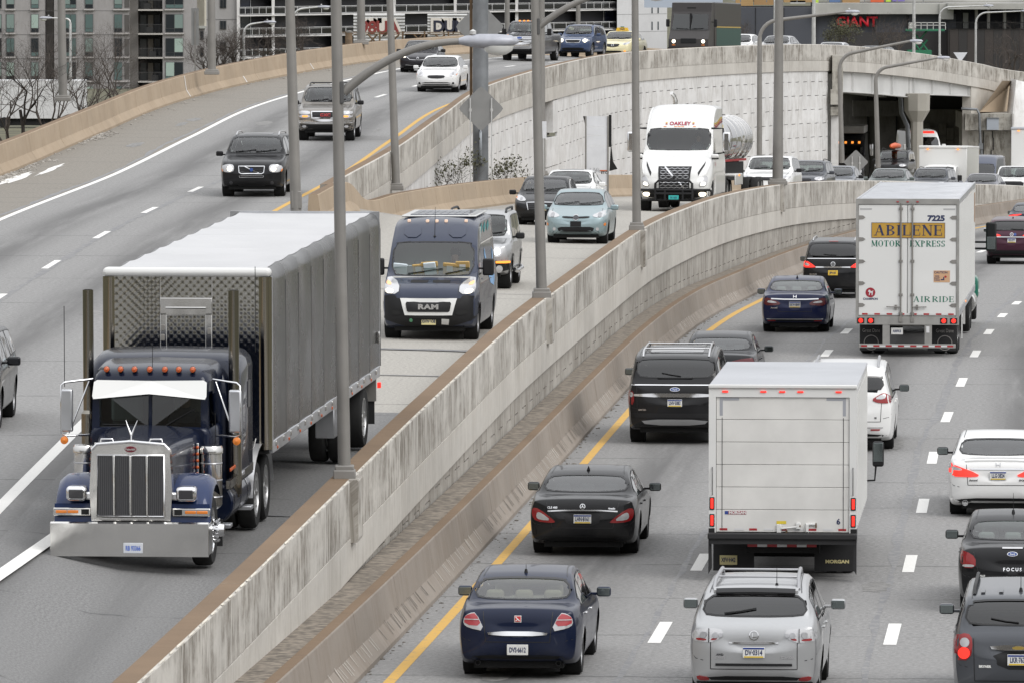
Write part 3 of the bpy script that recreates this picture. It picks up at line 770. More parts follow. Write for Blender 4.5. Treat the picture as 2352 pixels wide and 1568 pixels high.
# ================================================================ LAMP POSTS
def cobra(b, p, d, L=0.9, mi=(0, 1)):
    """cobra-head luminaire: slipper housing with a bowl lens; d is the heading"""
    d = Vector(d); w = Vector((d.y, -d.x, 0)).normalized(); up = Vector((0, 0, 1)); vs = []; rings = []
    prof = [(0, .06, .06, .05), (.12, .1, .1, .08), (.35, .16, .13, .12), (.65, .18, .13, .12), (.88, .15, .11, .08), (1.0, .04, .03, .03)]
    for t, hw, hu, hd in prof:
        rings.append([p + d * (t * L) + w * (math.cos(a) * hw * L) + up * ((math.sin(a) * (hu if math.sin(a) > 0 else hd)) * L) for a in [2 * math.pi * k / 10 for k in range(10)]])
    vs = [q for r in rings for q in r]
    b.add(vs, [(i * 10 + k, i * 10 + (k + 1) % 10, (i + 1) * 10 + (k + 1) % 10, (i + 1) * 10 + k) for i in range(5) for k in range(10)] + [tuple(range(50, 60))], mi=mi[0], smooth=True)
    rings = []
    for t, r in ((.44, .13), (.62, .155), (.82, .12)): pass
    c = p + d * (.66 * L) - up * (.07 * L); vs = []
    for k in range(4):
        a = k * math.pi / 6; r = math.cos(a)
        vs += [c + d * (math.cos(q) * r * .27 * L) + w * (math.sin(q) * r * .155 * L) - up * (math.sin(a) * .17 * L) for q in [2 * math.pi * j / 12 for j in range(12)]]
    b.add(vs, [(i * 12 + k, i * 12 + (k + 1) % 12, (i + 1) * 12 + (k + 1) % 12, (i + 1) * 12 + k) for i in range(3) for k in range(12)] + [tuple(range(36, 48))], mi=mi[1], smooth=True)
def lamp_post(base, h, r0, r1, label, arm=None, lean=(0, 0), group='lamp posts along the carriageways', plate=True, davit=None, base_z=None, mat=None, light=True):
    mat = mat or m_galv
    t = thing('lamp_post', label, 'lamp post', base, 0, group)
    top = Vector((lean[0], lean[1], h)); b = MB()
    if davit:
        ax, rise, rr = davit           # arm length to the right, height the arm gains, bend radius
        s = 1 if ax > 0 else -1; pts = [Vector((0, 0, 0)), top * .6, top]; rs = [r0, (r0 + r1) / 2, r1]
        for k in range(1, 7):
            a = k / 6 * (math.pi / 2 - .12); pts.append(top + Vector((s * rr * (1 - math.cos(a)), 0, rr * math.sin(a)))); rs.append(r1 * .85)
        e = pts[-1]; pts.append(top + Vector((ax, 0, rr + rise))); rs.append(r1 * .55)
        b.tube(pts, rs, 8); tip = pts[-1]
    else: b.tube([Vector((0, 0, 0)), top * .5, top], [r0, (r0 + r1) / 2, r1], 10)
    b.build('pole', mat, t)
    if plate: part('base_plate', mat, t, lambda b: (b.rbox(-r0 * 1.75, r0 * 1.75, -r0 * 1.6, r0 * 1.6, -0.02, 0.13, .02), b.rbox(-r0 * 1.5, r0 * 1.5, -r0 * 1.4, r0 * 1.4, .1, .2, .02)))
    if arm:
        z0, dx, dz, L = arm; f = z0 / h; s = 1 if dx > 0 else -1; o = top * f + Vector((s * (r0 + (r1 - r0) * f), 0, 0))
        b = MB(); pts = [o + Vector((dx * q, 0, dz * (1 - (1 - q) ** 2.1))) for q in [k / 10 for k in range(11)]]; b.tube(pts, [.075 - .025 * k / 10 for k in range(11)], 8); b.build('arm', mat, t)
        part('bracket', M('bracket_dark', (.08, .08, .08), .6), t, lambda b: b.rbox(o.x - s * .02 - .03, o.x - s * .02 + .03, -.09, .09, o.z - .17, o.z + .17, .01))
        tip = pts[-1]
    if (arm or davit) and light:
        L = arm[3] if arm else .75; b = MB(); s = 1 if tip.x > 0 else -1; cobra(b, tip - Vector((s * .05, 0, 0)), (s, 0, 0), L); b.build('lamp_head', [M('lamp_housing', (.42, .43, .47), .5, .3, var=.12, vscale=8), m_lens], t)
        part('photocell', m_galvl, t, lambda b: b.lathe([(.05, tip.z + .11), (.05, tip.z + .16), (0, tip.z + .19)], 'Z', (tip.x + s * .17, 0, 0), 8))
    return t
def wall_lamp(Y, label, h=8.2, lean=-0.15, arm=None, r0=.105, r1=.07):
    q = WT.sY(Y); p = WT.at(q, -0.12); return lamp_post(p, h, r0, r1, label, arm, (lean, 0))
wall_lamp(YL1, 'grey lamp post on the wall right of the truck trailer, its cobra lamp in view', 8.6, -.14, (5.92, 1.82, .78, .92), .098, .08)
wall_lamp(153.4, 'grey lamp post on the wall between the delivery van and the light blue hatchback', 8.4, -.2, (5.78, 1.93, .75, .92), .115, .075)
wall_lamp(188, 'grey lamp post on the middle wall just left of the white tanker truck', 8.4, -.07, (6.4, 1.93, .75, .92), .115, .08)
wall_lamp(252.5, 'tapered grey lamp post on the middle wall behind the white tanker truck', 8.6, .05, None, .19, .13)
lamp_post(at_Y(910, 436, 222), 8.6, .13, .09, 'grey lamp post on the tan barrier above the blue delivery van', lean=(-.28, 0))
lamp_post(MBp.at(MBp.sY(262.5), -.38, .86), 8.6, .15, .11, 'grey lamp post beside the dark gap in the white panel wall', lean=(0, 0))
p = LP.at(LP.sY(190), -.3, 0); p.x = (681 - 1176) * p.y / FPX; o = lamp_post((p.x, p.y, p.z), 8.6, .15, .11, 'grey lamp post with a box at its foot, right of the black oncoming SUV', lean=(-.24, 0), plate=False)
part('base_plate', m_galv, o, lambda b: b.rbox(-.14, .14, -.13, .13, .62, 1.1, .03))
def left_lamp(px, Y, label, r=.15, h=9, lean=-.05, **k):
    q = LBp.sY(Y); p = LBp.at(q, -.38, .92); x = (px - 1176) * p.y / FPX; 
    return lamp_post((x, p.y, p.z - .05), h, r, r * .72, label, lean=(lean, 0), **k)
left_lamp(145, 262, 'grey lamp post on the tan barrier in front of the bare trees, leftmost one', .16, 9, -.12)
left_lamp(487, 290, 'grey lamp post on the tan barrier before the grey apartment wall', .17, 9, -.05)
left_lamp(830, 342, 'grey lamp post on the tan barrier in front of the red graffiti', .2, 9, -.05)
for px, py, Y, h, ax, rise, rr, lb in ((1744, 425, 352, 7.1, 4.2, .4, .95, 'curved lamp post behind the white truck cab, arm before the slate store'),
                                   (1934, 375, 384, 5.0, 3.75, .6, .9, 'curved lamp post left of the dark bridge passage with long arm'),
                                   (2017, 386, 396, 4.8, 3.4, .5, .75, 'curved lamp post in the middle of the dark bridge passage')):
    p = at_Y(px, py, Y); lamp_post(p, h, .14, .11, lb, None, (-.15 if px != 1744 else .0, 0), davit=(ax, rise, rr), plate=False)
for px, py, Y, h, ax, rise, rr, lb in ((1779, 110, 520, 3.2, -2.4, -.1, .9, 'pale curved lamp post in front of the slate wall right of the brown van'), (2158, 135, 520, 3.0, 3.2, .1, .7, 'curved lamp post right of the green scissor lift'),
                                   (2241, 160, 520, 3.3, 3.3, .1, .8, 'curved lamp post at the far right before the brown building'), (560, 158, 420, 2.0, 1.2, .1, .6, 'small pale lamp post with right-hand arm behind the tan barrier'),
                                   (674, 140, 430, 2.5, 1.5, .1, .6, 'pale double lamp post behind the tan barrier, right-hand arm'), (162, 180, 420, 3.2, -1.1, .05, .25, 'pale lamp post behind the bare trees, left-hand arm')):
    p = at_Y(px, py, Y); lamp_post(p - Vector((0, 0, 1)), h + 1, .09, .075, lb, None, davit=(ax, rise, rr), plate=False, mat=m_galvl)
for px, Y, lb in ((1869, 540, 'straight pale pole in front of the concrete band of the slate store'), (2099, 540, 'straight pale pole in front of the scissor lift'), (1165, 420, 'straight grey pole left of the grey pickup truck'), (1328, 470, 'thin dark pole above the blue car')):
    p = at_Y(px, 120, Y); lamp_post(p - Vector((0, 0, 2)), 9, .17 if px < 2000 else .12, .12, lb, None, plate=False, mat=m_galvl if px > 1500 else m_galv, group='straight poles')
# ================================================================ SIGNS
def diamond(px, py, Y, half, label, posts=(-.35, .35), down=2.5, cat='road sign', grp='backs of diamond road signs'):
    p = at_Y(px, py, Y); t = thing('road_sign', label, cat, p, 0, grp); k = half; c = half * .12
    b = MB(); pl = [(-c, k - c), (0, k - c * .4), (c, k - c), (k - c, c), (k - c * .4, 0), (k - c, -c), (c, -k + c), (0, -k + c * .4), (-c, -k + c), (-k + c, -c), (-k + c * .4, 0), (-k + c, c)]
    b.prism(pl, 'Y', 0, .012); b.build('sign_plate', m_sign, t)
    for x in posts:
        part('post', m_galvl, t, lambda b: (b.box(x - .022, x + .022, -.06, -.012, -down, half * .45), b.box(x - .05, x + .05, -.02, -.002, -.1, .0)))
    return t
diamond(1105, 250, 247, .79, 'large grey diamond sign back on two posts in front of the big steel mast', (-.37, .36), 3.1)
diamond(1102, 62, 330, 1.14, 'grey diamond sign back high on the steel mast beside the pickup truck', (), 0)
diamond(1966, 373, 375, .66, 'grey diamond sign back at the mouth of the dark passage', (-.2, .2), 1.2)
t = thing('sign_mast', 'thick weathered steel mast standing behind the large diamond sign', 'mast', at_Y(1104, 425, 249))
part('pole', m_steel, t, lambda b: b.lathe([(.27, -.5), (.265, 9), (0, 9)], 'Z', n=20)); part('hand_rail', M('rail_steel', (.3, .32, .34), .5, .5), t, lambda b: (b.tube([(.0, -.27, .72), (.0, -.33, .72), (.0, -.33, 1.9), (.0, -.27, 1.9)], .05, 8)))
for z in (.72, 1.9): part('bolt', m_black, t, lambda b: b.lathe([(.06, -.39), (.06, -.33)], 'Y', (0, 0, z), 8))
part('flange', m_steel, t, lambda b: b.lathe([(.29, 2.1), (.29, 2.16)], 'Z', n=20))
part('old_post', m_rust, t, lambda b: b.box(-.38, -.28, .1, .2, 2.9, 9))
t = thing('billboard', 'tall narrow white sign board with torn black sheet and small lettering by the white wall', 'sign', at_Y(1373, 400, 262))
wp = M('sheet_white', (.66, .67, .69), .5, var=.06, vscale=2)
for z0, z1 in ((1.72, 2.1), (1.4, 1.71), (1.02, 1.39), (.02, 1.01), (-.42, -.02), (-.8, -.44)): part('panel', wp, t, lambda b: b.box(-.41, .36, 0, .03, z0, z1))
for x in (-.44, .37): part('post', m_galv, t, lambda b: b.box(x - .03, x + .03, -.03, .05, -1.4, 2.1))
b = MB(); b.add([(.40, -.02, 2.15), (.5, -.02, 2.15), (.5, -.02, .98), (.56, -.03, .45), (.72, -.05, .18), (.42, -.02, .1), (.47, -.02, .98), (.40, -.02, .98)], [(0, 7, 6, 2, 1), (6, 5, 4, 3, 2)])
b.add([(-.54, -.02, 2.1), (-.46, -.02, 2.1), (-.43, -.02, 1.6), (-.5, -.02, 1.95)], [(0, 3, 2, 1)]); b.build('torn_sheet', m_black, t)
part('stripe', M('sign_orange', (.55, .14, .05), .6), t, lambda b: b.box(.08, .36, -.006, -.001, .1, .14)); text('ETC', .13, m_black, t, (.23, -.006, .04), REAR_ROT, .004)
b = MB(); random.seed(4)
for k in range(16): x = -.38 + k * .03; b.tube([(x, -.004, random.uniform(-.02, .12)), (x + .03, -.004, random.uniform(.12, .24))], .004, 3)
b.build('scribble', m_black, t)
t = thing('road_sign', 'narrow white sign plate beside the stepped end blocks of the wall gap', 'road sign', at_Y(1247, 300, 258)); part('sign_plate', wp, t, lambda b: b.box(-.05, .13, 0, .02, -.29, .32)); part('post', m_galvl, t, lambda b: b.box(.0, .05, .02, .06, -1.9, .3))
t = thing('road_sign', 'tall grey sign back on a thin post before the grey apartment block', 'road sign', at_Y(448, 62, 325), 0); part('sign_plate', m_sign, t, lambda b: b.box(-.17, .17, 0, .03, -.84, .84)); part('post', m_galv, t, lambda b: b.box(-.03, .03, -.05, -.002, -2.4, .7))
t = thing('road_sign', 'white triangular yield sign back by the far right lamp posts', 'road sign', at_Y(2206, 130, 460)); part('sign_plate', wp, t, lambda b: b.prism([(-.45, .25), (.45, .25), (.1, -.25), (-.1, -.25)], 'Y', 0, .02)); part('post', m_galvl, t, lambda b: b.box(-.03, .03, .02, .05, -1.5, .2))
# ================================================================ BUILDINGS
m_apt = concrete('apartment_concrete', (0.36, 0.345, 0.34), (0.22, 0.21, 0.2), 0.35, coarse=.3)
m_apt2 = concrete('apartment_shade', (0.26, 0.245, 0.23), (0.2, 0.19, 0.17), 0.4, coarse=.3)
m_apt3 = concrete('plain_grey_wall', (0.40, 0.39, 0.385), (0.3, 0.29, 0.28), 0.3, coarse=.3)
m_wwall = concrete('white_tower_wall', (0.62, 0.62, 0.63), (0.45, 0.45, 0.45), 0.25, coarse=.3)
m_frame = M('window_frame_dark', (.10, .10, .10), .6)
PANE = [M('pane_teal', (.10, .15, .145), .12), M('pane_dark', (.02, .025, .03), .1), M('pane_pale', (.34, .43, .38), .3), M('pane_green', (.20, .26, .24), .2), M('pane_navy', (.012, .016, .035), .1), M('pane_grey', (.10, .11, .12), .15), M('pane_curtain', (.42, .43, .40), .6)]
random.seed(21)
apt = thing('apartment_building', 'grey concrete apartment block with green windows and balconies behind the bare trees', 'building')
YA = 850
def pb(name, mat, parent, x0, x1, y0, y1, Y0, Y1): return part_box(name, mat, parent, x0, x1, y0, y1, Y0, Y1)
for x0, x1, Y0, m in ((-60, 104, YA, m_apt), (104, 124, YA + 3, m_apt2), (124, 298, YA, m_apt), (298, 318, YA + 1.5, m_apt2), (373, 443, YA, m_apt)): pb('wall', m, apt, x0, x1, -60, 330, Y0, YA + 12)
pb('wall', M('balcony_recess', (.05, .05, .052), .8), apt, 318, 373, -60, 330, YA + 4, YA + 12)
def window(parent, x0, x1, y0, y1, Y, div=1, low=.78, mats=None):
    b = MB(); pbox(b, x0, x1, y0, y1, Y - .12, Y); w = b.build('window', m_frame, parent); n = div; g = 1.2
    ym = y0 + (y1 - y0) * low; dx = (x1 - x0 - g) / n
    for i in range(n):
        for a, c, mm in ((y0 + g, ym - g / 2, random.choice(mats or PANE[:4])), (ym + g / 2, y1 - g, random.choice(PANE[:2]))):
            if c - a > 1: bb = MB(); pbox(bb, x0 + g + dx * i, x0 + dx * (i + 1), a, c, Y - .16, Y - .1); bb.build('pane', mm, w)
    return w
for k in range(-1, 4):
    y = 33 + 55 * k
    for x0, x1, d in ((-12, 4, 1), (14, 33, 1), (71, 89, 1), (147, 175, 2), (195, 214, 1), (262, 281, 1), (380, 421, 2)): window(apt, x0, x1, y, y + 42, YA, d)
    pb('vent', M('vent_dark', (.09, .085, .08), .8), apt, 286, 297, y + 2, y + 40, YA - .08, YA)
    for x0, x1 in ((12, 35), (69, 91), (145, 177), (193, 216), (260, 298), (378, 423)): pb('sill_band', M('sill_light', (.42, .40, .385), .8), apt, x0, x1, y + 43, y + 46.5, YA - .35, YA)
    pb('joint', m_frame, apt, -60, 318, y + 46.8, y + 47.4, YA - .03, YA); 
    pb('balcony_slab', M('slab_light', (.42, .40, .37), .8), apt, 317, 374, y - 11, y - 7.5, YA - .5, YA + 4)
    for x0, x1, m in ((322, 336, PANE[5]), (340, 352, M('beige_door', (.3, .27, .23), .7)), (355, 368, PANE[4])): pb('balcony_door', m, apt, x0, x1, y + 2, y + 42, YA + 3.8, YA + 4)
    b = MB()
    for i in range(19): pbox(b, 318 + i * 3, 318.7 + i * 3, y + 24, y + 43, YA - .4, YA - .35)
    pbox(b, 318, 373, y + 23, y + 24.5, YA - .42, YA - .34); b.build('balcony_railing', M('railing_black', (.03, .03, .03), .6), apt)
    if k < 3: pb('balcony_grill', M('patio_dark', (.03, .03, .03), .7), apt, 336 + k * 6, 352 + k * 6, y + 30, y + 43, YA + 1, YA + 2)
gb = thing('apartment_building', 'narrow grey block with small paired windows left of the glass balconies', 'building')
pb('wall', m_apt3, gb, 470, 547, -60, 330, 880, 892); pb('wall', M('pink_brick', (.42, .27, .2), .9, var=.2), gb, 443, 450, -60, 330, 870, 872)
pb('wall', M('cream_siding', (.55, .52, .44), .8), gb, 450, 471, -60, 62, 868, 872); pb('wall', m_apt3, gb, 450, 471, 66, 330, 868, 872); pb('gutter_edge', PANE[6], gb, 449, 472, 60, 66, 867.5, 868.5)
for i in range(9): pb('siding_board', M('siding_line', (.36, .34, .29), .8), gb, 451 + i * 2.2, 451.6 + i * 2.2, -60, 60, 867.9, 868)
for y in (-1, 48, 97, 147): window(gb, 505, 520, y, y + 20, 880, 2, 1.0, PANE[1:2])
for y in (72, 110): window(gb, 460, 468, y, y + 20, 868, 1, 1.0, PANE[1:2])
for y in (45, 95): pb('joint', m_frame, gb, 471, 547, y, y + .6, 879.95, 880)
bb_ = thing('apartment_building', 'long dark apartment block with white balcony slabs, glass railings and a white end wall', 'building')
BX = [548, 628, 767, 906, 1046, 1187, 1329, 1417]
def BY(px): return 880 + (px - 548) / 868 * 66
m_slab = M('slab_white', (.60, .59, .58), .8, var=.1, vscale=.5); m_rail = M('rail_white', (.55, .55, .55), .5); m_rglass = glass('balcony_glass', (.5, .53, .56), .8)
def wpt(px, z, d=0): Y = BY(px) + d; return Vector(((px - 1176) * BY(px) / FPX * (Y / BY(px)), Y, z))
def bbox(name, mat, parent, x0, x1, z0, z1, d0, d1):
    A = [wpt(x, z, d) for d in (d0, d1) for z in (z0, z1) for x in (x0, x1)]; b = MB()
    uv = [(a.x, a.z) for a in A]
    b.add(A, [(0, 1, 3, 2), (4, 6, 7, 5), (0, 4, 5, 1), (2, 3, 7, 6), (0, 2, 6, 4), (1, 5, 7, 3)], uv); return b.build(name, mat, parent)
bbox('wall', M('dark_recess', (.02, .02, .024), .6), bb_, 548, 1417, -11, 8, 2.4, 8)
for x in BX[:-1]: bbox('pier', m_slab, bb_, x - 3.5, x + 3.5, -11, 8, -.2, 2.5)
random.seed(9)
for k in range(-3, 3):
    z = .06 + 2.58 * k
    bbox('balcony_slab', m_slab, bb_, 548, 1417, z - .11, z + .06, -.3, 2.5)
    for a, c in zip(BX, BX[1:]):
        n = 3 if c - a < 100 else 5; dx = (c - a - 8) / n
        for i in range(n):
            x0 = a + 4 + dx * i; r = random.random()
            m = PANE[4] if r < .45 else PANE[1] if r < .65 else PANE[5] if r < .8 else PANE[6] if x0 > 1150 and r > .84 else PANE[0]
            bbox('balcony_door', m, bb_, x0 + .8, x0 + dx - .8, z + .06, z + 2.4, 2.25, 2.4)
            bbox('mullion', m_rail if r > .3 else m_frame, bb_, x0 - .5, x0 + .5, z + .06, z + 2.47, 2.15, 2.4)
        b = MB()
        for z0, z1 in ((z + .14, z + .19), (z + .98, z + 1.04), (z + .86, z + .89)):
            A = [wpt(x, q, d) for d in (-.28, -.2) for q in (z0, z1) for x in (a + 3, c - 3)]; b.add(A, [(0, 1, 3, 2), (4, 6, 7, 5), (0, 4, 5, 1), (2, 3, 7, 6)])
        for i in range(1, 5):
            x = a + (c - a) * i / 5; A = [wpt(xx, q, d) for d in (-.28, -.2) for q in (z + .14, z + 1.0) for xx in (x - .5, x + .5)]; b.add(A, [(0, 1, 3, 2), (0, 2, 6, 4), (1, 5, 7, 3)])
        r = b.build('balcony_railing', m_rail, bb_); A = [wpt(x, q, -.24) for q in (z + .18, z + .98) for x in (a + 3, c - 3)]; MB().add(A, [(0, 1, 3, 2)]).build('glass_panel', m_rglass, r)
bbox('end_wall', m_wwall, bb_, 1417, 1532, -11, 8, -1.5, 10)
for y in (-.6, 1.7, -2.9): bbox('joint', m_frame, bb_, 1417, 1532, y, y + .03, -1.53, -1.5)
for z in (-2.7, -.5, 1.6, 3.0):
    for x in (1496, 1510): bbox('slot_window', PANE[5], bb_, x, x + 3.2, z, z + 1.1, -1.56, -1.5)
# containers with spray-painted lettering in front of that block
m_corr = M('corrugated_white', (.50, .50, .49), .7, var=.15, vscale=1)
def graffiti_wall(px0, px1, y0, y1, Y, label, txt, col, edge, sz, bd):
    a, c = at_Y(px0, y0, Y), at_Y(px1, y1, Y); t = thing('graffiti_wall', label, 'wall', ((a.x + c.x) / 2, Y, c.z)); w, h = (c.x - a.x) / 2, a.z - c.z; n = 12
    for i in range(n):
        z0 = h * i / n; part('slat', m_corr, t, lambda b: b.add([(-w, 0, z0), (w, 0, z0), (w, -.09, z0 + h / n * .45), (-w, -.09, z0 + h / n * .45), (w, 0, z0 + h / n * .97), (-w, 0, z0 + h / n * .97)], [(0, 1, 2, 3), (3, 2, 4, 5)]))
    text(txt, sz, edge, t, (0, -.12, h * .62), REAR_ROT, bd * 2.2, 1.0, .93); text(txt, sz, col, t, (.02, -.14, h * .62), REAR_ROT, bd * .35, 1.0, .93)
    return t
pale = M('spray_white', (.66, .62, .56), .7)
graffiti_wall(812, 930, 32, 118, 470, 'corrugated white wall sprayed with big red graffiti letters', '98UA', M('spray_red', (.22, .035, .03), .7), pale, 1.12, .10)
graffiti_wall(982, 1100, 32, 112, 480, 'corrugated white wall sprayed with black and white graffiti', 'DUNE', M('spray_black', (.02, .022, .04), .7), pale, 1.05, .09)
t = thing('steel_trestle', 'rusty steel railing and braces in front of the graffiti walls', 'railing', (0, 0, 0))
for y in (72, 76, 100, 110): part('beam', m_rust, t, lambda b: pbox(b, 770, 1110, y + (2 if y < 80 else 0), y + 4, 462, 462.3))
for x in (795, 830, 872, 925, 975, 1030): part('post', m_rust, t, lambda b: pbox(b, x - 2, x + 2, 73, 122, 461.8, 462.2))
for x in (845, 895, 950, 1000): part('brace', m_rust, t, lambda b: (b.tube([at_Y(x, 80, 462), at_Y(x + 22, 102, 462)], .06, 5), b.tube([at_Y(x + 22, 80, 462), at_Y(x, 102, 462)], .06, 5)))
t = thing('timber_post', 'stout weathered round wooden post left of the red graffiti wall', 'post', at_Y(803, 130, 455)); part('pole', M('old_timber', (.2, .14, .09), .9, var=.3, vscale=3), t, lambda b: b.lathe([(.19, -1), (.18, 1.55), (.0, 1.6)], 'Z', n=12)); part('cap', m_galv, t, lambda b: b.lathe([(.2, 1.5), (.2, 1.6), (0, 1.64)], 'Z', n=12))
# grocery store
m_slate = M('slate_cladding', (.068, .073, .088), .7, var=.12, vscale=.25); m_brown = M('brown_cladding', (.03, .026, .024), .6)
gs = thing('store_building', 'dark slate store with big red sign letters and a floor under construction on top', 'building')
YG = 620
pb('wall', m_slate, gs, 1660, 1874, 17, 240, YG, YG + 10); pb('wall', m_slate, gs, 1874, 2195, 33, 240, YG + .3, YG + 10); pb('wall', M('slate_dark', (.035, .033, .034), .7), gs, 1932, 2195, 75, 240, YG - .1, YG + .3)
for x in (1735, 1800, 1874, 1932, 2010, 2085): pb('joint', m_black, gs, x, x + .8, 34 if x >= 1874 else 18, 200, YG - .05, YG + .3)
pb('parapet_band', M('bare_concrete', (.40, .395, .37), .9, var=.2, vscale=.3), gs, 1873, 2190, 8, 33, YG - .8, YG + 9); pb('floor_slab', MATS['bare_concrete'], gs, 1690, 2360, -4, 5, YG + 4, YG + 30)
for x0, x1, y0, y1, m in ((1690, 1730, -30, 14, M('timber_sheet', (.42, .27, .12), .9)), (1732, 1790, -30, 12, M('timber_sheet2', (.36, .22, .1), .9)), (1800, 1865, -30, 6, MATS['timber_sheet']), (1870, 1880, -30, 8, M('safety_yellow', (.45, .6, .08), .8)), (1905, 1930, -8, 6, M('tarp_blue', (.1, .16, .3), .7)), (1935, 1975, -20, 8, MATS['timber_sheet2']),
                       (2000, 2030, -10, 6, M('net_orange', (.6, .12, .05), .8)), (2035, 2046, -20, 5, MATS['safety_yellow']), (2050, 2078, -20, 4, M('sheet_lilac', (.2, .16, .42), .7)), (1815, 1850, 2, 9, M('pale_tarp', (.5, .5, .48), .8)), (1480, 1660, -30, 18, M('sky_sheet', (.42, .47, .55), .8))): pb('building_sheet', m, gs, x0, x1, y0, y1, YG + 3, YG + 3.5)
for x in (1700, 1760, 1830, 1900, 1985, 2060, 2120): pb('site_post', M('site_steel', (.2, .2, .2), .7), gs, x, x + 2, -40, 6, YG + 1, YG + 1.3)
pb('column', MATS['bare_concrete'], gs, 2158, 2190, 8, 45, YG - 1, YG)
sg = MATS.setdefault('sign_red', M('sign_red', (.62, .012, .03), .45)); p = at_Y(1968, 51.5, YG - .2)
o = text('GIANT', 1.18, sg, gs, p, REAR_ROT, .035, .98, 1.02, 'sign_letters'); md = o.modifiers.new('depth', 'SOLIDIFY'); md.thickness = .22; md.offset = 0
bs = thing('parking_structure', 'brown panelled building with open concrete floor at the far right', 'building')
pb('wall', m_brown, bs, 2178, 2420, 67, 330, YG - 2, YG + 8); pb('floor_slab', MATS['bare_concrete'], bs, 2178, 2420, 8, 22, YG - 3, YG + 8); pb('recess', M('recess_navy', (.012, .014, .022), .6), bs, 2190, 2420, 22, 67, YG + 1, YG + 2)
for i in range(12): pb('panel', M('brown_panel' + 'ab'[i % 2], ((.04, .033, .03), (.028, .026, .026))[i % 2], .55), bs, 2182 + i * 20, 2200.5 + i * 20, 69, 330, YG - 2.1, YG - 2)
for x in (2240, 2268, 2305, 2345): pb('column', MATS['bare_concrete'], bs, x, x + 6, 22, 67, YG - .5, YG + .5)
pb('door', PANE[6], bs, 2212, 2224, 30, 66, YG + .8, YG + 1)
for i in range(40): pass
b = MB()
for i in range(60): pbox(b, 2180 + i * 3.2, 2180.8 + i * 3.2, 52, 67, YG - 2.3, YG - 2.25)
pbox(b, 2178, 2380, 51, 52.5, YG - 2.3, YG - 2.2); b.build('railing', m_black, bs)
t = thing('scissor_lift', 'green scissor lift with white railed platform in front of the slate store', 'lift'); grn = M('lift_green', (.02, .16, .08), .6)
part('base', grn, t, lambda b: pbox(b, 2085, 2140, 116, 128, YG - 6, YG - 4))
for a, c in (((2095, 70), (2130, 116)), ((2130, 70), (2095, 116)), ((2095, 92), (2112, 116)), ((2130, 92), (2112, 116))): part('scissor_arm', grn, t, lambda b: b.tube([at_Y(*a, YG - 5), at_Y(*c, YG - 5)], .09, 5))
part('platform', grn, t, lambda b: pbox(b, 2082, 2170, 68, 72, YG - 6, YG - 4)); wr = M('lift_white', (.6, .6, .58), .6)
for y in (52, 58): part('rail', wr, t, lambda b: pbox(b, 2087, 2172, y, y + 1.3, YG - 6, YG - 5.9))
for i in range(7): part('rail_post', wr, t, lambda b: pbox(b, 2087 + i * 14, 2088.3 + i * 14, 52, 69, YG - 6, YG - 5.9))
part('panel', wr, t, lambda b: pbox(b, 2089, 2104, 53, 66, YG - 5.95, YG - 5.9))
# ================================================================ BARE TREES AND BUSHES
def bare_tree(name, label, base, h, seed, mat, depth=6, r0=.09, spread=.5, group=None, n0=1, leaf=None):
    rnd = random.Random(seed); t = thing(name, label, 'tree' if 'tree' in name else 'bush', base, 0, group); trunk = MB(); tw = MB(); leaves = MB()
    def grow(p, d, L, r, k):
        pts = [p]; n = 3
        for i in range(n):
            d = (d + Vector((rnd.gauss(0, .13), rnd.gauss(0, .13), rnd.gauss(.04, .08)))).normalized(); pts.append(pts[-1] + d * L / n)
        m = trunk if k >= depth - 2 else tw
        m.tube(pts, [r * (1 - .35 * i / n) for i in range(n + 1)], 6 if m is trunk else 3, caps=False)
        if leaf and k < 2:
            for i in range(2):
                c = pts[-1] + Vector((rnd.gauss(0, .1), rnd.gauss(0, .1), rnd.gauss(0, .1))); u = Vector((rnd.gauss(0, 1), rnd.gauss(0, 1), rnd.gauss(0, 1))).normalized() * .05; v = Vector((rnd.gauss(0, 1), rnd.gauss(0, 1), rnd.gauss(0, 1))).normalized() * .04; leaves.quad(c - u, c - v, c + u, c + v)
        if k == 0: return
        for i in range(2 if rnd.random() < .55 else 3):
            a = rnd.uniform(.25, spread + .35); ph = rnd.uniform(0, 6.28); u = d.orthogonal().normalized(); w = d.cross(u)
            nd = (d * math.cos(a) + (u * math.cos(ph) + w * math.sin(ph)) * math.sin(a)).normalized()
            grow(pts[rnd.choice((2, 3, 3))], nd, L * rnd.uniform(.62, .86), r * rnd.uniform(.5, .68), k - 1)
    for i in range(n0): grow(Vector((rnd.uniform(-.3, .3) * (n0 > 1), 0, -.4)), Vector((rnd.gauss(0, .12 + .25 * (n0 > 1)), rnd.gauss(0, .2), 1)).normalized(), h * .3, r0, depth)
    trunk.build('trunk', mat, t); tw.build('crown', mat, t)
    if leaf: leaves.build('leaves', leaf, t)
    return t
m_bark = M('dark_bark', (.045, .037, .032), .95, var=.3, vscale=6); m_twig = M('grey_twig', (.085, .07, .06), .95, var=.25, vscale=5)
lvs = M('dull_leaf', (.085, .085, .045), .8, var=.3, vscale=4)
bare_tree('bare_tree', 'dark bare tree with thick forking trunk at the left edge behind the barrier', at_Y(58, 345, 262), 6.4, 12, m_bark, 8, .085, .6)
bare_tree('bare_tree', 'pale leafless sapling left of the dark forking tree at the picture edge', at_Y(8, 350, 275), 5.6, 5, m_twig, 7, .05, .65, n0=4)
bare_tree('bare_tree', 'leafless tree close behind the leftmost lamp post', at_Y(120, 318, 285), 5.2, 8, m_twig, 7, .05, .65, n0=4)
bare_tree('bare_tree', 'thin leafless tree before the middle windows of the grey apartment block', at_Y(252, 275, 300), 4.6, 19, m_twig, 7, .045, .6, n0=4)
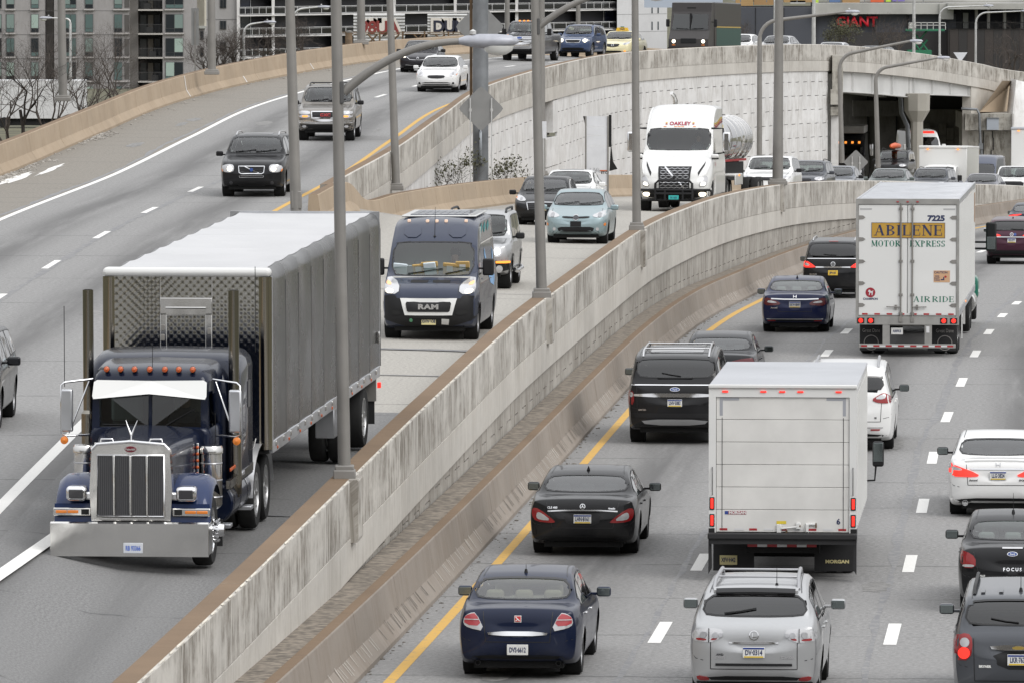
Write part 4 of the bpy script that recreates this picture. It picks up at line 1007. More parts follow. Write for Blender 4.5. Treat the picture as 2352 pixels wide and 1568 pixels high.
bare_tree('bare_tree', 'small leafless tree right of the parked cars', at_Y(205, 285, 295), 3.4, 23, m_twig, 7, .05, .6, n0=3)
for i, (x, y, h, lb) in enumerate(((485, 190, 3.6, 'leafless bush at the foot of the narrow grey block'), (545, 170, 3.8, 'leafless bush at the corner of the dark balcony block'), (600, 165, 3.6, 'wide leafless bush below the glass balconies'), (690, 150, 3.4, 'leafless bush right of the wide one below the balconies'))): bare_tree('bare_bush', lb, at_Y(x, y, 420), h, 40 + i, m_twig, 7, .07, .75, n0=5)
for i, (x, y, h, lf, lb) in enumerate(((1035, 428, 1.6, None, 'leafy scrub left of the big steel mast'), (1072, 428, 1.9, lvs, 'taller leafy scrub touching the big steel mast'), (1010, 430, 2.4, None, 'tall dry stems at the left end of the scrub'), (1150, 425, 1.5, None, 'dry twiggy scrub right of the big steel mast'), (1178, 422, 1.5, lvs, 'dry scrub with a few brown leaves near the wall gap'))): bare_tree('scrub_bush', lb, at_Y(x - (14 if x > 1100 else 0), y + 2, 256 if x > 1100 else 248), h, 60 + i, m_twig, 4, .012, .6, n0=4, leaf=lf)
for i, (x, y, h, lb) in enumerate(((2010, 118, 3.2, 'bare brush left of the scissor lift'), (2060, 120, 3.4, 'bare brush behind the overpass under the scissor lift'), (1950, 112, 2.6, 'yellowish bush below the red store sign'), (2330, 150, 4.2, 'grey bare brush before the brown panelled building'), (2300, 160, 3.2, 'low grey bare brush left of the tall one by the brown building'), (1690, 100, 2.4, 'thin bare shrub at the left end of the slate store'))): bare_tree('bare_bush', lb, at_Y(x, y, 520), h, 80 + i, m_twig, 6, .05, .7, n0=4, leaf=lvs if 'yellow' in lb else None)
t = thing('storage_trailer', 'long white storage trailer parked behind the bare trees', 'trailer', at_Y(95, 285, 430)); wt = M('trailer_white', (.62, .62, .62), .5, var=.06)
part('body', wt, t, lambda b: b.rbox(-3, 2.6, 0, 2.4, .3, 2.6, .03)); part('frame', m_black, t, lambda b: b.box(-2.9, 2.5, .2, 2.2, -.1, .3))
for x in (-2.2, 1.6): part('wheel', m_black, t, lambda b: b.lathe([(.01, -.02), (.35, -.02), (.35, .2), (.01, .2)], 'Y', (x, 0, .05), 14))
# ================================================================ VEHICLE BUILDER
def smooth(t): t = max(0, min(1, t)); return t * t * (3 - 2 * t)
def chaikin(p, n=2):
    for _ in range(n):
        q = []
        for a, b in zip(p, p[1:] + p[:1]): q += [(a[0] * .75 + b[0] * .25, a[1] * .75 + b[1] * .25), (a[0] * .25 + b[0] * .75, a[1] * .25 + b[1] * .75)]
        p = q
    return p
def inpoly(x, y, p):
    c = False; j = len(p) - 1
    for i in range(len(p)):
        if (p[i][1] > y) != (p[j][1] > y) and x < (p[j][0] - p[i][0]) * (y - p[i][1]) / (p[j][1] - p[i][1]) + p[i][0]: c = not c
        j = i
    return c
def area(p): return sum(a[0] * b[1] - b[0] * a[1] for a, b in zip(p, p[1:] + p[:1])) / 2
def inset(p, d):
    if area(p) < 0: p = p[::-1]
    n = len(p); out = []
    for i in range(n):
        a, b, c = Vector(p[i - 1]), Vector(p[i]), Vector(p[(i + 1) % n]); u = (b - a); v = (c - b)
        if u.length < 1e-6 or v.length < 1e-6: out.append(tuple(b)); continue
        u.normalize(); v.normalize(); nn = Vector((-u.y - v.y, u.x + v.x)); k = max(.35, nn.length_squared / 2)
        out.append((b.x + nn.x * d / (2 * k) * 1.0, b.y + nn.y * d / (2 * k) * 1.0))
    return out
def dens(p, d):
    q = []
    for a, b in zip(p, p[1:] + p[:1]):
        n = max(1, int(math.hypot(b[0] - a[0], b[1] - a[1]) / d))
        q += [(a[0] + (b[0] - a[0]) * k / n, a[1] + (b[1] - a[1]) * k / n) for k in range(n)]
    return q
m_tyre = M('tyre_rubber', (.011, .011, .011), .85, var=.3, vscale=6); m_rim = M('alloy_rim', (.42, .42, .43), .3, .8); m_rimd = M('dark_rim', (.08, .08, .085), .35, .7)
m_trim = M('black_plastic', (.013, .013, .014), .5, spec=.3); m_chrome = M('chrome', (.75, .75, .76), .12, 1.0); m_seal_r = M('window_seal', (.012, .012, .013), .4)
m_int = M('interior_dark', (.075, .075, .08), .9); m_intb = M('interior_beige', (.42, .35, .26), .9); m_intg = M('interior_grey', (.36, .36, .35), .9)
m_under = M('underbody', (.007, .007, .007), .95); m_red = M('tail_red', (.26, .012, .014), .18, coat=.6); m_redlit = M('tail_red_lit', (.75, .03, .02), .25, emit=.9); m_redd = M('tail_dark_red', (.10, .008, .012), .15, coat=.6)
m_clear = M('clear_lens', (.55, .55, .56), .12, .35, coat=.6); m_lit = M('headlamp_lit', (1.0, .88, .66), .3, emit=2.6); m_amber = M('amber_lens', (.75, .22, .03), .25, coat=.4); m_amberlit = M('amber_lit', (1, .33, .05), .25, emit=.8)
m_plate = M('plate_white', (.66, .66, .64), .5); m_platey = M('plate_yellow', (.70, .46, .06), .5); m_platec = M('plate_cream', (.62, .55, .28), .5); m_pblue = M('plate_blue', (.03, .06, .25), .5); m_pyel = M('plate_band', (.65, .45, .04), .5); m_ink = M('plate_ink', (.02, .03, .09), .6)
g_clear = glass('glass_clear', (.66, .74, .71)); g_mid = glass('glass_mid', (.42, .47, .46)); g_dark = glass('glass_privacy', (.07, .075, .08)); m_mirror = M('mirror_face', (.22, .25, .25), .08, 1.0); m_logo = M('badge_blue', (.03, .07, .25), .3); m_dark = M('lamp_dark', (.03, .03, .033), .2, coat=.5)
WHEELS = {}
def wheel_mesh(r, w, rimm, spokes=5, hub=False):
    k = (round(r, 3), round(w, 3), rimm.name, spokes)
    if k in WHEELS: return WHEELS[k]
    t = MB(); rr = r * .66
    t.lathe([(rr, -w / 2 + .02), (r * .93, -w / 2), (r * .985, -w / 2 + .03), (r, -w / 2 + .06), (r, w / 2 - .06), (r * .985, w / 2 - .03), (r * .93, w / 2), (rr, w / 2 - .02), (rr, -w / 2 + .02)], 'X', n=28)
    rm = MB(); x = w / 2 - .03
    rm.lathe([(rr * 1.01, x + .012), (rr * .93, x + .012), (rr * .90, x - .03), (rr * .9, -w / 2 + .03)], 'X', n=28)
    rm.lathe([(.0, x - .005), (rr * .2, x - .008), (rr * .24, x - .03)], 'X', n=14)
    for i in range(spokes):
        a = 2 * math.pi * i / spokes; c, s = math.cos(a), math.sin(a); hw = rr * (.15 if spokes <= 6 else .085)
        def P(rad, off, xx): return (xx, rad * c - off * s, rad * s + off * c)
        rm.add([P(rr * .15, -hw, x - .012), P(rr * .15, hw, x - .012), P(rr * .95, hw * .75, x + .0), P(rr * .95, -hw * .75, x + .0), P(rr * .15, -hw, x - .05), P(rr * .15, hw, x - .05), P(rr * .95, hw * .75, x - .04), P(rr * .95, -hw * .75, x - .04)], [(0, 1, 2, 3), (0, 4, 5, 1), (1, 5, 6, 2), (0, 3, 7, 4)])
    bk = MB(); rm.lathe([(rr * .9, x - .09), (0, x - .09)], 'X', n=20, mi=1)
    WHEELS[k] = (t.mesh('wheel', m_tyre), rm.mesh('rim', [rimm, m_under])); return WHEELS[k]
class Car:
    def __init__(s, name, label, cat, pos, head, sp, pmat, group=None):
        s.sp = sp; s.L, s.W, s.H = sp['L'], sp['W'], sp['H']; s.root = thing(name, label, cat, pos, -head, group); s.mat = pmat
        s.sil = pchip([(t, z * s.H) for t, z in sp['sil']]); s.belt = pchip([(t, z * s.H) for t, z in sp['belt']]); s.y = lambda t: s.L / 2 - t * s.L
        s.body()
    def plan(s, t):
        a, b = s.sp.get('taper', (.16, .10)); k = 1.0
        if t < .16: k -= a * ((.16 - t) / .16) ** 2
        if t > .82: k -= b * ((t - .82) / .18) ** 2
        return k * s.W / 2
    def wr(s, t):
        w = .955 * s.plan(t); return w - s.sp.get('tum', .26) * max(0, s.sil(t) - s.belt(t))
    def half(s, t):
        zt = s.sil(t); zb = s.sp.get('clear', .2) + .10 * smooth((.1 - t) / .1) + .10 * smooth((t - .9) / .1)
        zl = min(s.belt(t), zt - .03); g = max(0, zt - zl - .03); k = smooth(g / .28); w = s.plan(t); hz = zl - zb; wb = .955 * w; d = zt - zl
        wr = wb - s.sp.get('tum', .26) * d
        c = [(0, zb), (.5 * w, zb), (.86 * w, zb + .01), (.955 * w, zb + .07), (.985 * w, zb + .3 * hz), (1.0 * w, zb + .58 * hz), (.992 * w, zb + .82 * hz), (wb, zl)]
        l = lambda a, b, f: a + (b - a) * f
        A = [(.93 * w, zl + .5 * d), (.87 * w, zl + .8 * d), (.74 * w, zt - .012), (.42 * w, zt - .003), (0, zt)]
        rr = s.sp.get('rr', .045)
        B = [(l(wb, wr, .45), zl + .45 * d), (l(wb, wr, .88), zt - rr - .05), (wr - .3 * rr, zt - rr), (wr - 2.2 * rr, zt - .3 * rr), (0, zt)]
        c += [(l(a[0], b[0], k), l(a[1], b[1], k)) for a, b in zip(A, B)]
        P = [Vector((-c[1][0], c[1][1]))] + [Vector(q) for q in c] + [Vector((-c[-2][0], c[-2][1]))]; out = []
        for i in range(1, len(P) - 2):
            n = 2 if i in (1, 2) else 3
            for j in range(n):
                u = j / n; a, b, cc, dd = P[i - 1:i + 3]
                out.append(.5 * ((2 * b) + (cc - a) * u + (2 * a - 5 * b + 4 * cc - dd) * u * u + (3 * b - a - 3 * cc + dd) * u ** 3))
        out.append(P[-2]); return [(q.x, q.y) for q in out]
    def body(s):
        sp = s.sp; bf, brr = sp.get('bulge', (.16, .12)); t0, t1 = bf / s.L, 1 - brr / s.L; n = int(s.L / .052)
        rings = []
        for i in range(n + 1):
            t = t0 + (t1 - t0) * i / n; h = s.half(t); y = s.y(t); rings.append([(x, y, z) for x, z in h] + [(-x, y, z) for x, z in h[-2:0:-1]])
        def cap(ring, dy, sg):
            zc = (min(p[2] for p in ring) + max(p[2] for p in ring)) / 2; out = []
            for q in (.985, .955, .9, .8, .62, .4, .2):
                k = dy * (1 - q ** 5); out.append([(x * q, y + sg * k * (1.0 - .35 * smooth((z - zc) / .5)), zc + (z - zc) * q) for x, y, z in ring])
            return out, (0, ring[0][1] + sg * dy, zc)
        F, fc = cap(rings[0], bf, 1); R, rc = cap(rings[-1], brr, -1)
        allr = F[::-1] + rings + R; m = len(allr[0]); vs = [p for r in allr for p in r]; fs = []
        for i in range(len(allr) - 1):
            for j in range(m): fs.append((i * m + j, i * m + (j + 1) % m, (i + 1) * m + (j + 1) % m, (i + 1) * m + j))
        a = len(vs); vs += [fc, rc]; fs += [(a, (j + 1) % m, j) for j in range(m)]; e = (len(allr) - 1) * m; fs += [(a + 1, e + j, e + (j + 1) % m) for j in range(m)]
        bm = bmesh.new(); bv = [bm.verts.new(v) for v in vs]
        for f in fs: bm.faces.new([bv[i] for i in f])
        bmesh.ops.recalc_face_normals(bm, faces=bm.faces[:]); bm.normal_update(); s.bvh = BVHTree.FromBMesh(bm); s.bmesh = bm; s.cuts = []
    def hit(s, u, v, view, miss=True):
        if view in 'FR':
            o = Vector((u, 20 if view == 'F' else -20, v)); d = Vector((0, -1 if view == 'F' else 1, 0))
        elif view in 'SP': o = Vector((9 if view == 'S' else -9, u, v)); d = Vector((-1 if view == 'S' else 1, 0, 0))
        else: o = Vector((u, v, 9)); d = Vector((0, 0, -1))
        h = s.bvh.ray_cast(o, d)
        if h[0] is None:
            p = o.copy()
            if view in 'FR': p.y = (1 if view == 'F' else -1) * s.L / 2 * .9
            elif view in 'SP': p.x = (1 if view == 'S' else -1) * s.W / 2 * .9
            h = s.bvh.find_nearest(p)
        return h[0], h[1], -d
    def patch(s, name, poly, view, mat, off=.006, thick=.0, parent=None, rnd=0, cell=.07, flat=False, mirror=False, both=False, label=None):
        if mirror:
            a = s.patch(name, poly, view, mat, off, thick, parent, rnd, cell, flat); b = s.patch(name, [(-x, z) for x, z in poly], view, mat, off, thick, parent, rnd, cell, flat); return a, b
        if rnd: poly = chaikin(list(poly), rnd)
        if area(poly) < 0: poly = poly[::-1]
        P = dens(list(poly), cell); n = len(P); pts = [Vector(p) for p in P]
        x0, x1, y0, y1 = min(p[0] for p in P), max(p[0] for p in P), min(p[1] for p in P), max(p[1] for p in P)
        ins = inset(P, cell * .35); nx, ny = int((x1 - x0) / cell), int((y1 - y0) / cell)
        for i in range(1, nx + 1):
            for j in range(1, ny + 1):
                q = (x0 + (x1 - x0) * i / (nx + 1), y0 + (y1 - y0) * j / (ny + 1))
                if inpoly(q[0], q[1], ins): pts.append(Vector(q))
        r = delaunay_2d_cdt(pts, [(i, (i + 1) % n) for i in range(n)], [], 1, 1e-5); V, E, Fc = r[0], r[1], r[2]
        hits = [s.hit(v.x, v.y, view) for v in V]
        if flat:
            dd = hits[0][2]; m = max(h[0].dot(dd) for h in hits); vs = [h[0] + dd * (m - h[0].dot(dd) + off) for h in hits]
        else: vs = [h[0] + h[1] * off * .6 + h[2] * off * .6 for h in hits]
        mb = MB(); mb.add(vs, [tuple(f) for f in Fc], smooth=True)
        if thick > 0:
            orig = r[3]; idx = {}
            for k, o in enumerate(orig):
                for q in o: idx.setdefault(q, k)
            lp = [idx[i] for i in range(n) if i in idx]; b2 = [vs[i] - (hits[i][2] + hits[i][1]) * (thick * .6) for i in lp]; ring = [vs[i] for i in lp] + b2; k = len(lp)
            mb.add(ring, [(i, i + k, (i + 1) % k + k, (i + 1) % k) for i in range(k)])
        o = mb.build(name, mat, parent or s.root)
        me = o.data; bmx = bmesh.new(); bmx.from_mesh(me)
        dd = hits[0][2]; 
        if sum(f.normal.dot(dd) * f.calc_area() for f in bmx.faces) < 0: bmesh.ops.reverse_faces(bmx, faces=bmx.faces[:])
        bmx.to_mesh(me); bmx.free(); return o
    def ribbon(s, name, line, view, w, mat, off=.004, parent=None, close=False, mirror=False):
        if mirror: s.ribbon(name, [(-a, b) for a, b in line], view, w, mat, off, parent, close)
        L = list(line) + ([line[0]] if close else []); P = []
        for a, b in zip(L, L[1:]):
            n = max(1, int(math.hypot(b[0] - a[0], b[1] - a[1]) / .06)); P += [(a[0] + (b[0] - a[0]) * k / n, a[1] + (b[1] - a[1]) * k / n) for k in range(n)]
        P.append(L[-1]); vs = []
        for i, p in enumerate(P):
            a, b = Vector(P[max(0, i - 1)]), Vector(P[min(len(P) - 1, i + 1)]); d = (b - a).normalized(); nrm = Vector((-d.y, d.x)) * w / 2
            for q in (1, -1):
                h = s.hit(p[0] + nrm.x * q, p[1] + nrm.y * q, view); vs.append(h[0] + (h[1] + h[2]) * off * .6)
        mb = MB(); mb.add(vs, [(2 * i, 2 * i + 1, 2 * i + 3, 2 * i + 2) for i in range(len(P) - 1)]); return mb.build(name, mat, parent or s.root)
    def pane(s, name, poly, view, gm, seal=.035, rnd=1, off=.004):
        poly = chaikin(list(poly), rnd) if rnd else list(poly)
        if area(poly) < 0: poly = poly[::-1]
        g = s.patch(name, poly, view, gm, off, 0, cell=.12)
        P = dens(poly, .1); I = inset(P, seal); vs = []
        for q in P + I:
            h = s.hit(q[0], q[1], view); vs.append(h[0] + (h[1] + h[2]) * (off + .003) * .6)
        n = len(P); MB().add(vs, [(i, (i + 1) % n, (i + 1) % n + n, i + n) for i in range(n)], smooth=True).build('seal', m_seal_r, g)
        s.cuts.append((view, inset(poly, seal * .62))); return g
    def glaze(s, dlo=None, split=(), ws=None, rw=None, gm=(None, None, None), wsx=(.86, .93), rwx=(.84, .92)):
        sp = s.sp; ws = ws or sp['ws']; rw = rw or sp['rw']; dlo = dlo or sp['dlo']; split = split or sp['split']; gF, gS, gR = [g or g_clear for g in gm]
        if ws:
            zb, zt = s.sil(ws[0]) + .03, s.sil(ws[1]) - .02; xb, xt = .955 * s.plan(ws[0]) * wsx[0], s.wr(ws[1]) * wsx[1]
            s.ws_poly = [(-xb, zb + .03), (-xb * .6, zb), (xb * .6, zb), (xb, zb + .03), (xt, zt - .03), (xt * .55, zt), (-xt * .55, zt), (-xt, zt - .03)]
            s.pane('windshield', s.ws_poly, 'F', gF, .045)
        if rw:
            zt, zb = s.sil(rw[0]) - .02, s.sil(rw[1]) + .02; xb, xt = .955 * s.plan(rw[1]) * rwx[0], s.wr(rw[0]) * rwx[1]
            s.rw_poly = [(-xb, zb + .03), (-xb * .6, zb), (xb * .6, zb), (xb, zb + .03), (xt, zt - .03), (xt * .55, zt), (-xt * .55, zt), (-xt, zt - .03)]
            s.pane('rear_window', s.rw_poly, 'R', gR, .045)
        if dlo:
            ed = [dlo[0]] + list(split) + [dlo[1]]
            for i, (a, b) in enumerate(zip(ed, ed[1:])):
                a2, b2 = a + (.018 / s.L * 2.2 if i else 0), b - (.018 / s.L * 2.2 if i < len(ed) - 2 else 0); T = [a2 + (b2 - a2) * k / 8 for k in range(9)]
                tm = sp.get('topm', .085); lo = [(s.y(t), s.belt(t) + .03) for t in T]; hi = [(s.y(t), max(s.belt(t) + .034, s.sil(t) - tm)) for t in T]
                for v in 'SP': s.pane('side_window', lo + hi[::-1], v, gS, .03, 1)
    def finish(s, wheels=True, rimm=None, spokes=5, interior=None, seats=True, mirrors=True, mirc=None, handles=True, arch=None, under=True, mz=0, chrome_dlo=False, rear_seat=True):
        sp = s.sp; bm = s.bmesh; r = sp['r']; ax = [s.y(t) for t in sp['axle']]; R = r * 1.12; dead = []
        for f in bm.faces:
            c = f.calc_center_median(); n = f.normal
            if any(math.hypot(c.y - y, c.z - r) < R for y in ax) and abs(c.x) > s.W * .27 and c.z < r + R: dead.append(f); continue
            for v, p in s.cuts:
                if v == 'F' and n.y > .08 and inpoly(c.x, c.z, p): dead.append(f); break
                if v == 'R' and n.y < -.08 and inpoly(c.x, c.z, p): dead.append(f); break
                if v in 'SP' and (n.x > .3) == (v == 'S') and abs(n.x) > .3 and inpoly(c.y, c.z, p): dead.append(f); break
        ds = set(dead)
        for f in dead:
            for v in f.verts:
                if any(g not in ds for g in v.link_faces):
                    for y in ax:
                        d = math.hypot(v.co.y - y, v.co.z - r)
                        if d < R + .07 and v.co.z > .1 and abs(v.co.x) > s.W * .27: v.co.y = y + (v.co.y - y) * R / d; v.co.z = r + (v.co.z - r) * R / d; break
        bmesh.ops.delete(bm, geom=dead, context='FACES'); b = MB(); b.bm(bm, 0, True); s.bodyo = b.build('body', s.mat, s.root)
        w = sp.get('tw', .22); xs = s.W / 2 - .035 - w / 2
        ub = MB(); ub.box(-s.W * .36, s.W * .36, -s.L * .46, s.L * .46, sp.get('clear', .2) - .03, .5)
        for y in ax:
            for sg in (1, -1):
                ub.lathe([(R + .012, sg * (s.W / 2 - .055)), (R + .012, sg * (s.W / 2 - .34)), (0, sg * (s.W / 2 - .34))], 'X', (0, y, r), 20)
                if arch:
                    mb = MB(); pts = [(y + (R + .025) * math.cos(a), r + (R + .025) * math.sin(a)) for a in [math.pi * (-.08 + 1.16 * k / 18) for k in range(19)]]; vs = []
                    for q in pts:
                        for kk in (1, -1):
                            rr = (R + (.055 if kk > 0 else -.012)) / (R + .025); u, v = y + (q[0] - y) * rr, r + (q[1] - r) * rr; h = s.hit(u, max(v, .25), 'S' if sg > 0 else 'P'); vs.append(h[0] + Vector((sg * .018, 0, 0)))
                    mb.add(vs, [(2 * i, 2 * i + 1, 2 * i + 3, 2 * i + 2) for i in range(18)], smooth=True); mb.build('wheel_arch', arch, s.root)
        ub.build('underbody', m_under, s.root)
        tm, rm = wheel_mesh(r, w, rimm or m_rim, spokes)
        for y in ax:
            for sg in (1, -1):
                t = link('wheel', tm, s.root, (sg * xs, y, r), (random.random() * 6, 0, 0 if sg > 0 else math.pi)); link('rim', rm, t)
        im = interior or m_int; zf = sp.get('floor', .34)
        tc = sp['ws'][0] if sp.get('ws') else .28; yb = s.y(sp['rw'][1] if sp.get('rw') else .9) + .08; yd = s.y(tc) - .12; hw = s.W * .43; zb = s.belt(.45)
        o = MB(); o.box(-hw, hw, yb, yd, zf - .03, zf); o.rbox(-hw, hw, yd - .5, yd + .12, zf + .25, zb - .01, .06); o.box(-hw - .01, -hw + .04, yb, yd, zf, zb - .05); o.box(hw - .04, hw + .01, yb, yd, zf, zb - .05)
        if sp.get('shelf'): o.box(-hw, hw, yb - .05, yb + .45, zb - .1, zb - .06)
        io = o.build('interior', im, s.root)
        if seats:
            ys = yd - 1.15; rows = [(ys, (-.37, .37), .26)]
            if rear_seat: rows.append((max(yb + .35, ys - .95), (-.42, 0.0, .42), .22))
            for yy, xs_, hw2 in rows:
                for x in xs_:
                    q = MB(); q.rbox(x - hw2, x + hw2, yy - .02, yy + .48, zf + .1, zf + .28, .05); q.rbox(x - hw2, x + hw2, yy - .14, yy + .02, zf + .2, zb + .06, .06); q.rbox(x - .13, x + .13, yy - .15, yy - .04, zb + .08, zb + .27, .05); q.build('seat', im if im is not m_int else m_intg if sp.get('lseat') else im, io)
            q = MB(); c = (-.37, yd - .55, zb - .05); q.tube([(c[0] + .17 * math.cos(a), c[1] - .06 * math.sin(a), c[2] + .17 * math.sin(a)) for a in [2 * math.pi * k / 14 for k in range(15)]], .014, 5, caps=False); q.build('steering_wheel', m_trim, io)
        if mirrors:
            t = sp.get('mirror', sp['ws'][0] + .075); y = s.y(t); z = s.belt(t) + .08 + mz
            for sg in (1, -1):
                h = s.hit(y, s.belt(t) + .01, 'S' if sg > 0 else 'P')[0]; mx = h.x; ms = sp.get('msize', (.21, .15)); q = MB()
                x0, x1 = sorted((mx + sg * .07, mx + sg * (.07 + ms[0]))); q.rbox(x0, x1, y - .05, y + .07, z - ms[1] / 2, z + ms[1] / 2, .04, 3); q.rbox(*sorted((mx - sg * .02, mx + sg * .1)), y - .02, y + .03, z - .05, z - .01, .01)
                mo = q.build('mirror', mirc or s.mat, s.root); q = MB(); q.rbox(x0 + .015, x1 - .015, y - .056, y - .048, z - ms[1] / 2 + .018, z + ms[1] / 2 - .018, .02); q.build('mirror_glass', m_mirror, mo)
        if handles:
            for t in sp.get('hand', (.52, .72)):
                for sg in (1, -1):
                    h = s.hit(s.y(t), s.belt(t) - .1, 'S' if sg > 0 else 'P')[0]; part('door_handle', sp.get('hmat', s.mat), s.root, lambda b: b.rbox(h.x - .012, h.x + .03, h.y - .09, h.y + .09, h.z - .015, h.z + .015, .01))
        return s
    # ---- details
    def lamp(s, name, poly, view, mat, inner=(), off=.012, rnd=1, thick=.02, cell=.05):
        for sg in (1, -1):
            o = s.patch(name, [(x * sg, z) for x, z in poly], view, mat, off, thick, None, rnd, cell)
            for ip, im in inner: s.patch('lens', [(x * sg, z) for x, z in ip], view, im, off + .004, 0, o, 1, cell)
    def disc(s, name, x, z, r, view, mat, off=.015, rz=None, parent=None): 
        return s.patch(name, [(x + r * math.cos(a), z + (rz or r) * math.sin(a)) for a in [2 * math.pi * k / 16 for k in range(16)]], view, mat, off, .01, parent, 0, max(.03, r * .7))
    def plate(s, txt, x, z, view='R', mat=None, band=True, w=.305, h=.152, ink=None, top='', bottom=None, ang=0.0):
        p = s.hit(x, z, view)[0]; sg = 1 if view == 'F' else -1; y = p.y + sg * .03
        ro = thing_part('license_plate', s.root, (x, y, z), (0, 0, 0)); b = MB(); b.rbox(-w / 2, w / 2, -.008, .008, -h / 2, h / 2, .006)
        o = b.build('license_plate', mat or m_plate, s.root); o.location = (x, y, z); rt = FRONT_ROT if view == 'F' else REAR_ROT; e = sg * .0105
        if txt: text(txt, .098, ink or m_ink, o, (0, e, -.004), rt, .003, .68 if len(txt) < 8 else .6)
        if band and (mat or m_plate) is m_plate:
            b = MB(); b.box(-w / 2 + .006, w / 2 - .006, e - .001, e, h / 2 - .03, h / 2 - .006); b.build('plate_band', m_pblue, o); b = MB(); b.box(-w / 2 + .02, w / 2 - .02, e - .001, e, -h / 2 + .006, -h / 2 + .026); b.build('plate_band', m_pyel, o)
        if top: text(top, .026, ink or m_ink, o, (0, e * 1.12, h / 2 - .018), rt, 0)
        return o
    def letters(s, txt, x, z, size, view, mat, bold=.002, squash=1, space=1, off=.012):
        p = s.hit(x, z, view)[0]; sg = 1 if view == 'F' else -1; me_o = text(txt, size, mat, s.root, (x, p.y + sg * off, z), FRONT_ROT if view == 'F' else REAR_ROT, bold, squash, space)
        if view == 'R' or view == 'F':   # hug the curved panel
            for v in me_o.data.vertices:
                xx = x + (v.co.x if view == 'R' else -v.co.x); h = s.hit(xx, z + v.co.y, view)[0]; v.co.z = (h.y - p.y) * sg + 0.0
        return me_o
    def oval_badge(s, x, z, rx, rz, view, rim=None, fill=None, txt='', size=.05, off=.016):
        o = s.disc('badge', x, z, rx, view, rim or m_chrome, off, rz); s.disc('badge_face', x, z, rx * .86, view, fill or m_logo, off + .004, rz * .8, o)
        if txt: s.letters(txt, x, z, size, view, m_chrome, .001, .9, 1, off + .012)
    def ring_badge(s, x, z, r, view, mat=None, w=.012, extra=()):
        s.ribbon('badge', [(x + r * math.cos(a), z + r * math.sin(a)) for a in [2 * math.pi * k / 16 for k in range(17)]], view, w, mat or m_chrome, .016)
        for ln in extra: s.ribbon('badge', [(x + a * r, z + c * r) for a, c in ln], view, w, mat or m_chrome, .016)
    def wipers(s, view='F', z=None, spans=((-.62, -.02), (-.02, .58)), rise=.09):
        po = s.ws_poly if view == 'F' else s.rw_poly; zb = min(p[1] for p in po)
        for a, b in spans:
            h = [s.hit(x, zz, view) for x, zz in ((a, zb + rise), ((a + b) / 2, zb + rise * .6), (b, zb + .035))]; d = h[0][2]
            part('wiper', m_trim, s.root, lambda m: m.tube([q[0] + q[1] * .025 for q in h], .011, 4))
    def rails(s, t0, t1, mat=None, inx=.1, hgt=.055, r=.017, cross=()):
        for sg in (1, -1):
            P = []
            for k in range(9):
                t = t0 + (t1 - t0) * k / 8; x = sg * (s.wr(t) - inx); z = s.hit(x, s.y(t), 'T')[0].z; P.append((x, s.y(t), z + (hgt if 0 < k < 8 else .0)))
            part('roof_rail', mat or m_trim, s.root, lambda b: b.tube(P, r, 6))
        for t in cross:
            x = s.wr(t) - inx; z = s.hit(x, s.y(t), 'T')[0].z + hgt; part('cross_bar', mat or m_trim, s.root, lambda b: b.rbox(-x, x, s.y(t) - .035, s.y(t) + .035, z - .012, z + .014, .01))
    def antenna(s, x, t, h=.35, lean=-.3, fin=False):
        p = s.hit(x, s.y(t), 'T')[0]
        if fin: part('antenna', m_trim, s.root, lambda b: b.add([(x - .025, p.y + .1, p.z - .01), (x + .025, p.y + .1, p.z - .01), (x + .03, p.y - .1, p.z - .01), (x - .03, p.y - .1, p.z - .01), (x, p.y - .09, p.z + .07), (x, p.y - .03, p.z + .05)], [(0, 1, 5), (1, 2, 4, 5), (2, 3, 4), (3, 0, 5, 4)]))
        else: part('antenna', m_trim, s.root, lambda b: (b.lathe([(.03, p.z - .01), (.018, p.z + .05), (0, p.z + .06)], 'Z', (x, p.y, 0), 8), b.tube([(x, p.y, p.z), (x, p.y + lean * h, p.z + h)], [.006, .003], 4)))
    def seam_rear(s, x0, z0, x1, z1, xm=None):
        s.ribbon('lid_seam', [(-x0, z0), (-x1, z1)], 'R', .011, m_seal_r, .003); s.ribbon('lid_seam', [(x0, z0), (x1, z1)], 'R', .011, m_seal_r, .003); s.ribbon('lid_seam', [(-x1, z1), (x1, z1)], 'R', .011, m_seal_r, .003)
    def roof_seams(s):
        ws, rw = s.sp['ws'], s.sp['rw']
        for sg in (1, -1): s.ribbon('roof_seam', [(sg * (s.wr(t) - .09), s.y(t)) for t in [ws[1] + (rw[0] - ws[1]) * k / 10 for k in range(11)]], 'T', .014, m_seal_r, .002)
    def exhaust(s, x, z, r=.045, mat=None):
        for sg in ((1, -1) if x else (1,)):
            p = s.hit(sg * x, z + .06, 'R')[0]; part('exhaust', mat or m_chrome, s.root, lambda b: b.lathe([(r * .8, p.y + .1), (r, p.y - .01), (r * .85, p.y - .01), (r * .8, p.y + .08), (0, p.y + .08)], 'Y', (sg * x, 0, z), 12))
    def side_seams(s, ts=(.30, .50, .70)):
        for t in ts:
            z0 = s.sp.get('clear', .2) + .14; 
            for v in 'SP': s.ribbon('door_seam', [(s.y(t), z0), (s.y(t), s.belt(t) + .01)], v, .012, m_seal_r, .002)
def thing_part(*a): return None
SEDAN = dict(sil=[(0, .44), (.03, .50), (.07, .545), (.17, .615), (.27, .66), (.39, .915), (.45, .985), (.55, 1.0), (.66, .975), (.73, .915), (.86, .725), (.93, .715), (.975, .695), (1, .6)],
             belt=[(0, .52), (.25, .615), (.5, .635), (.85, .66), (1, .62)], ws=(.275, .435), rw=(.70, .855), dlo=(.335, .80), split=(.50, .67), axle=(.195, .785), r=.325, tum=.36, clear=.19, rr=.05, shelf=1)
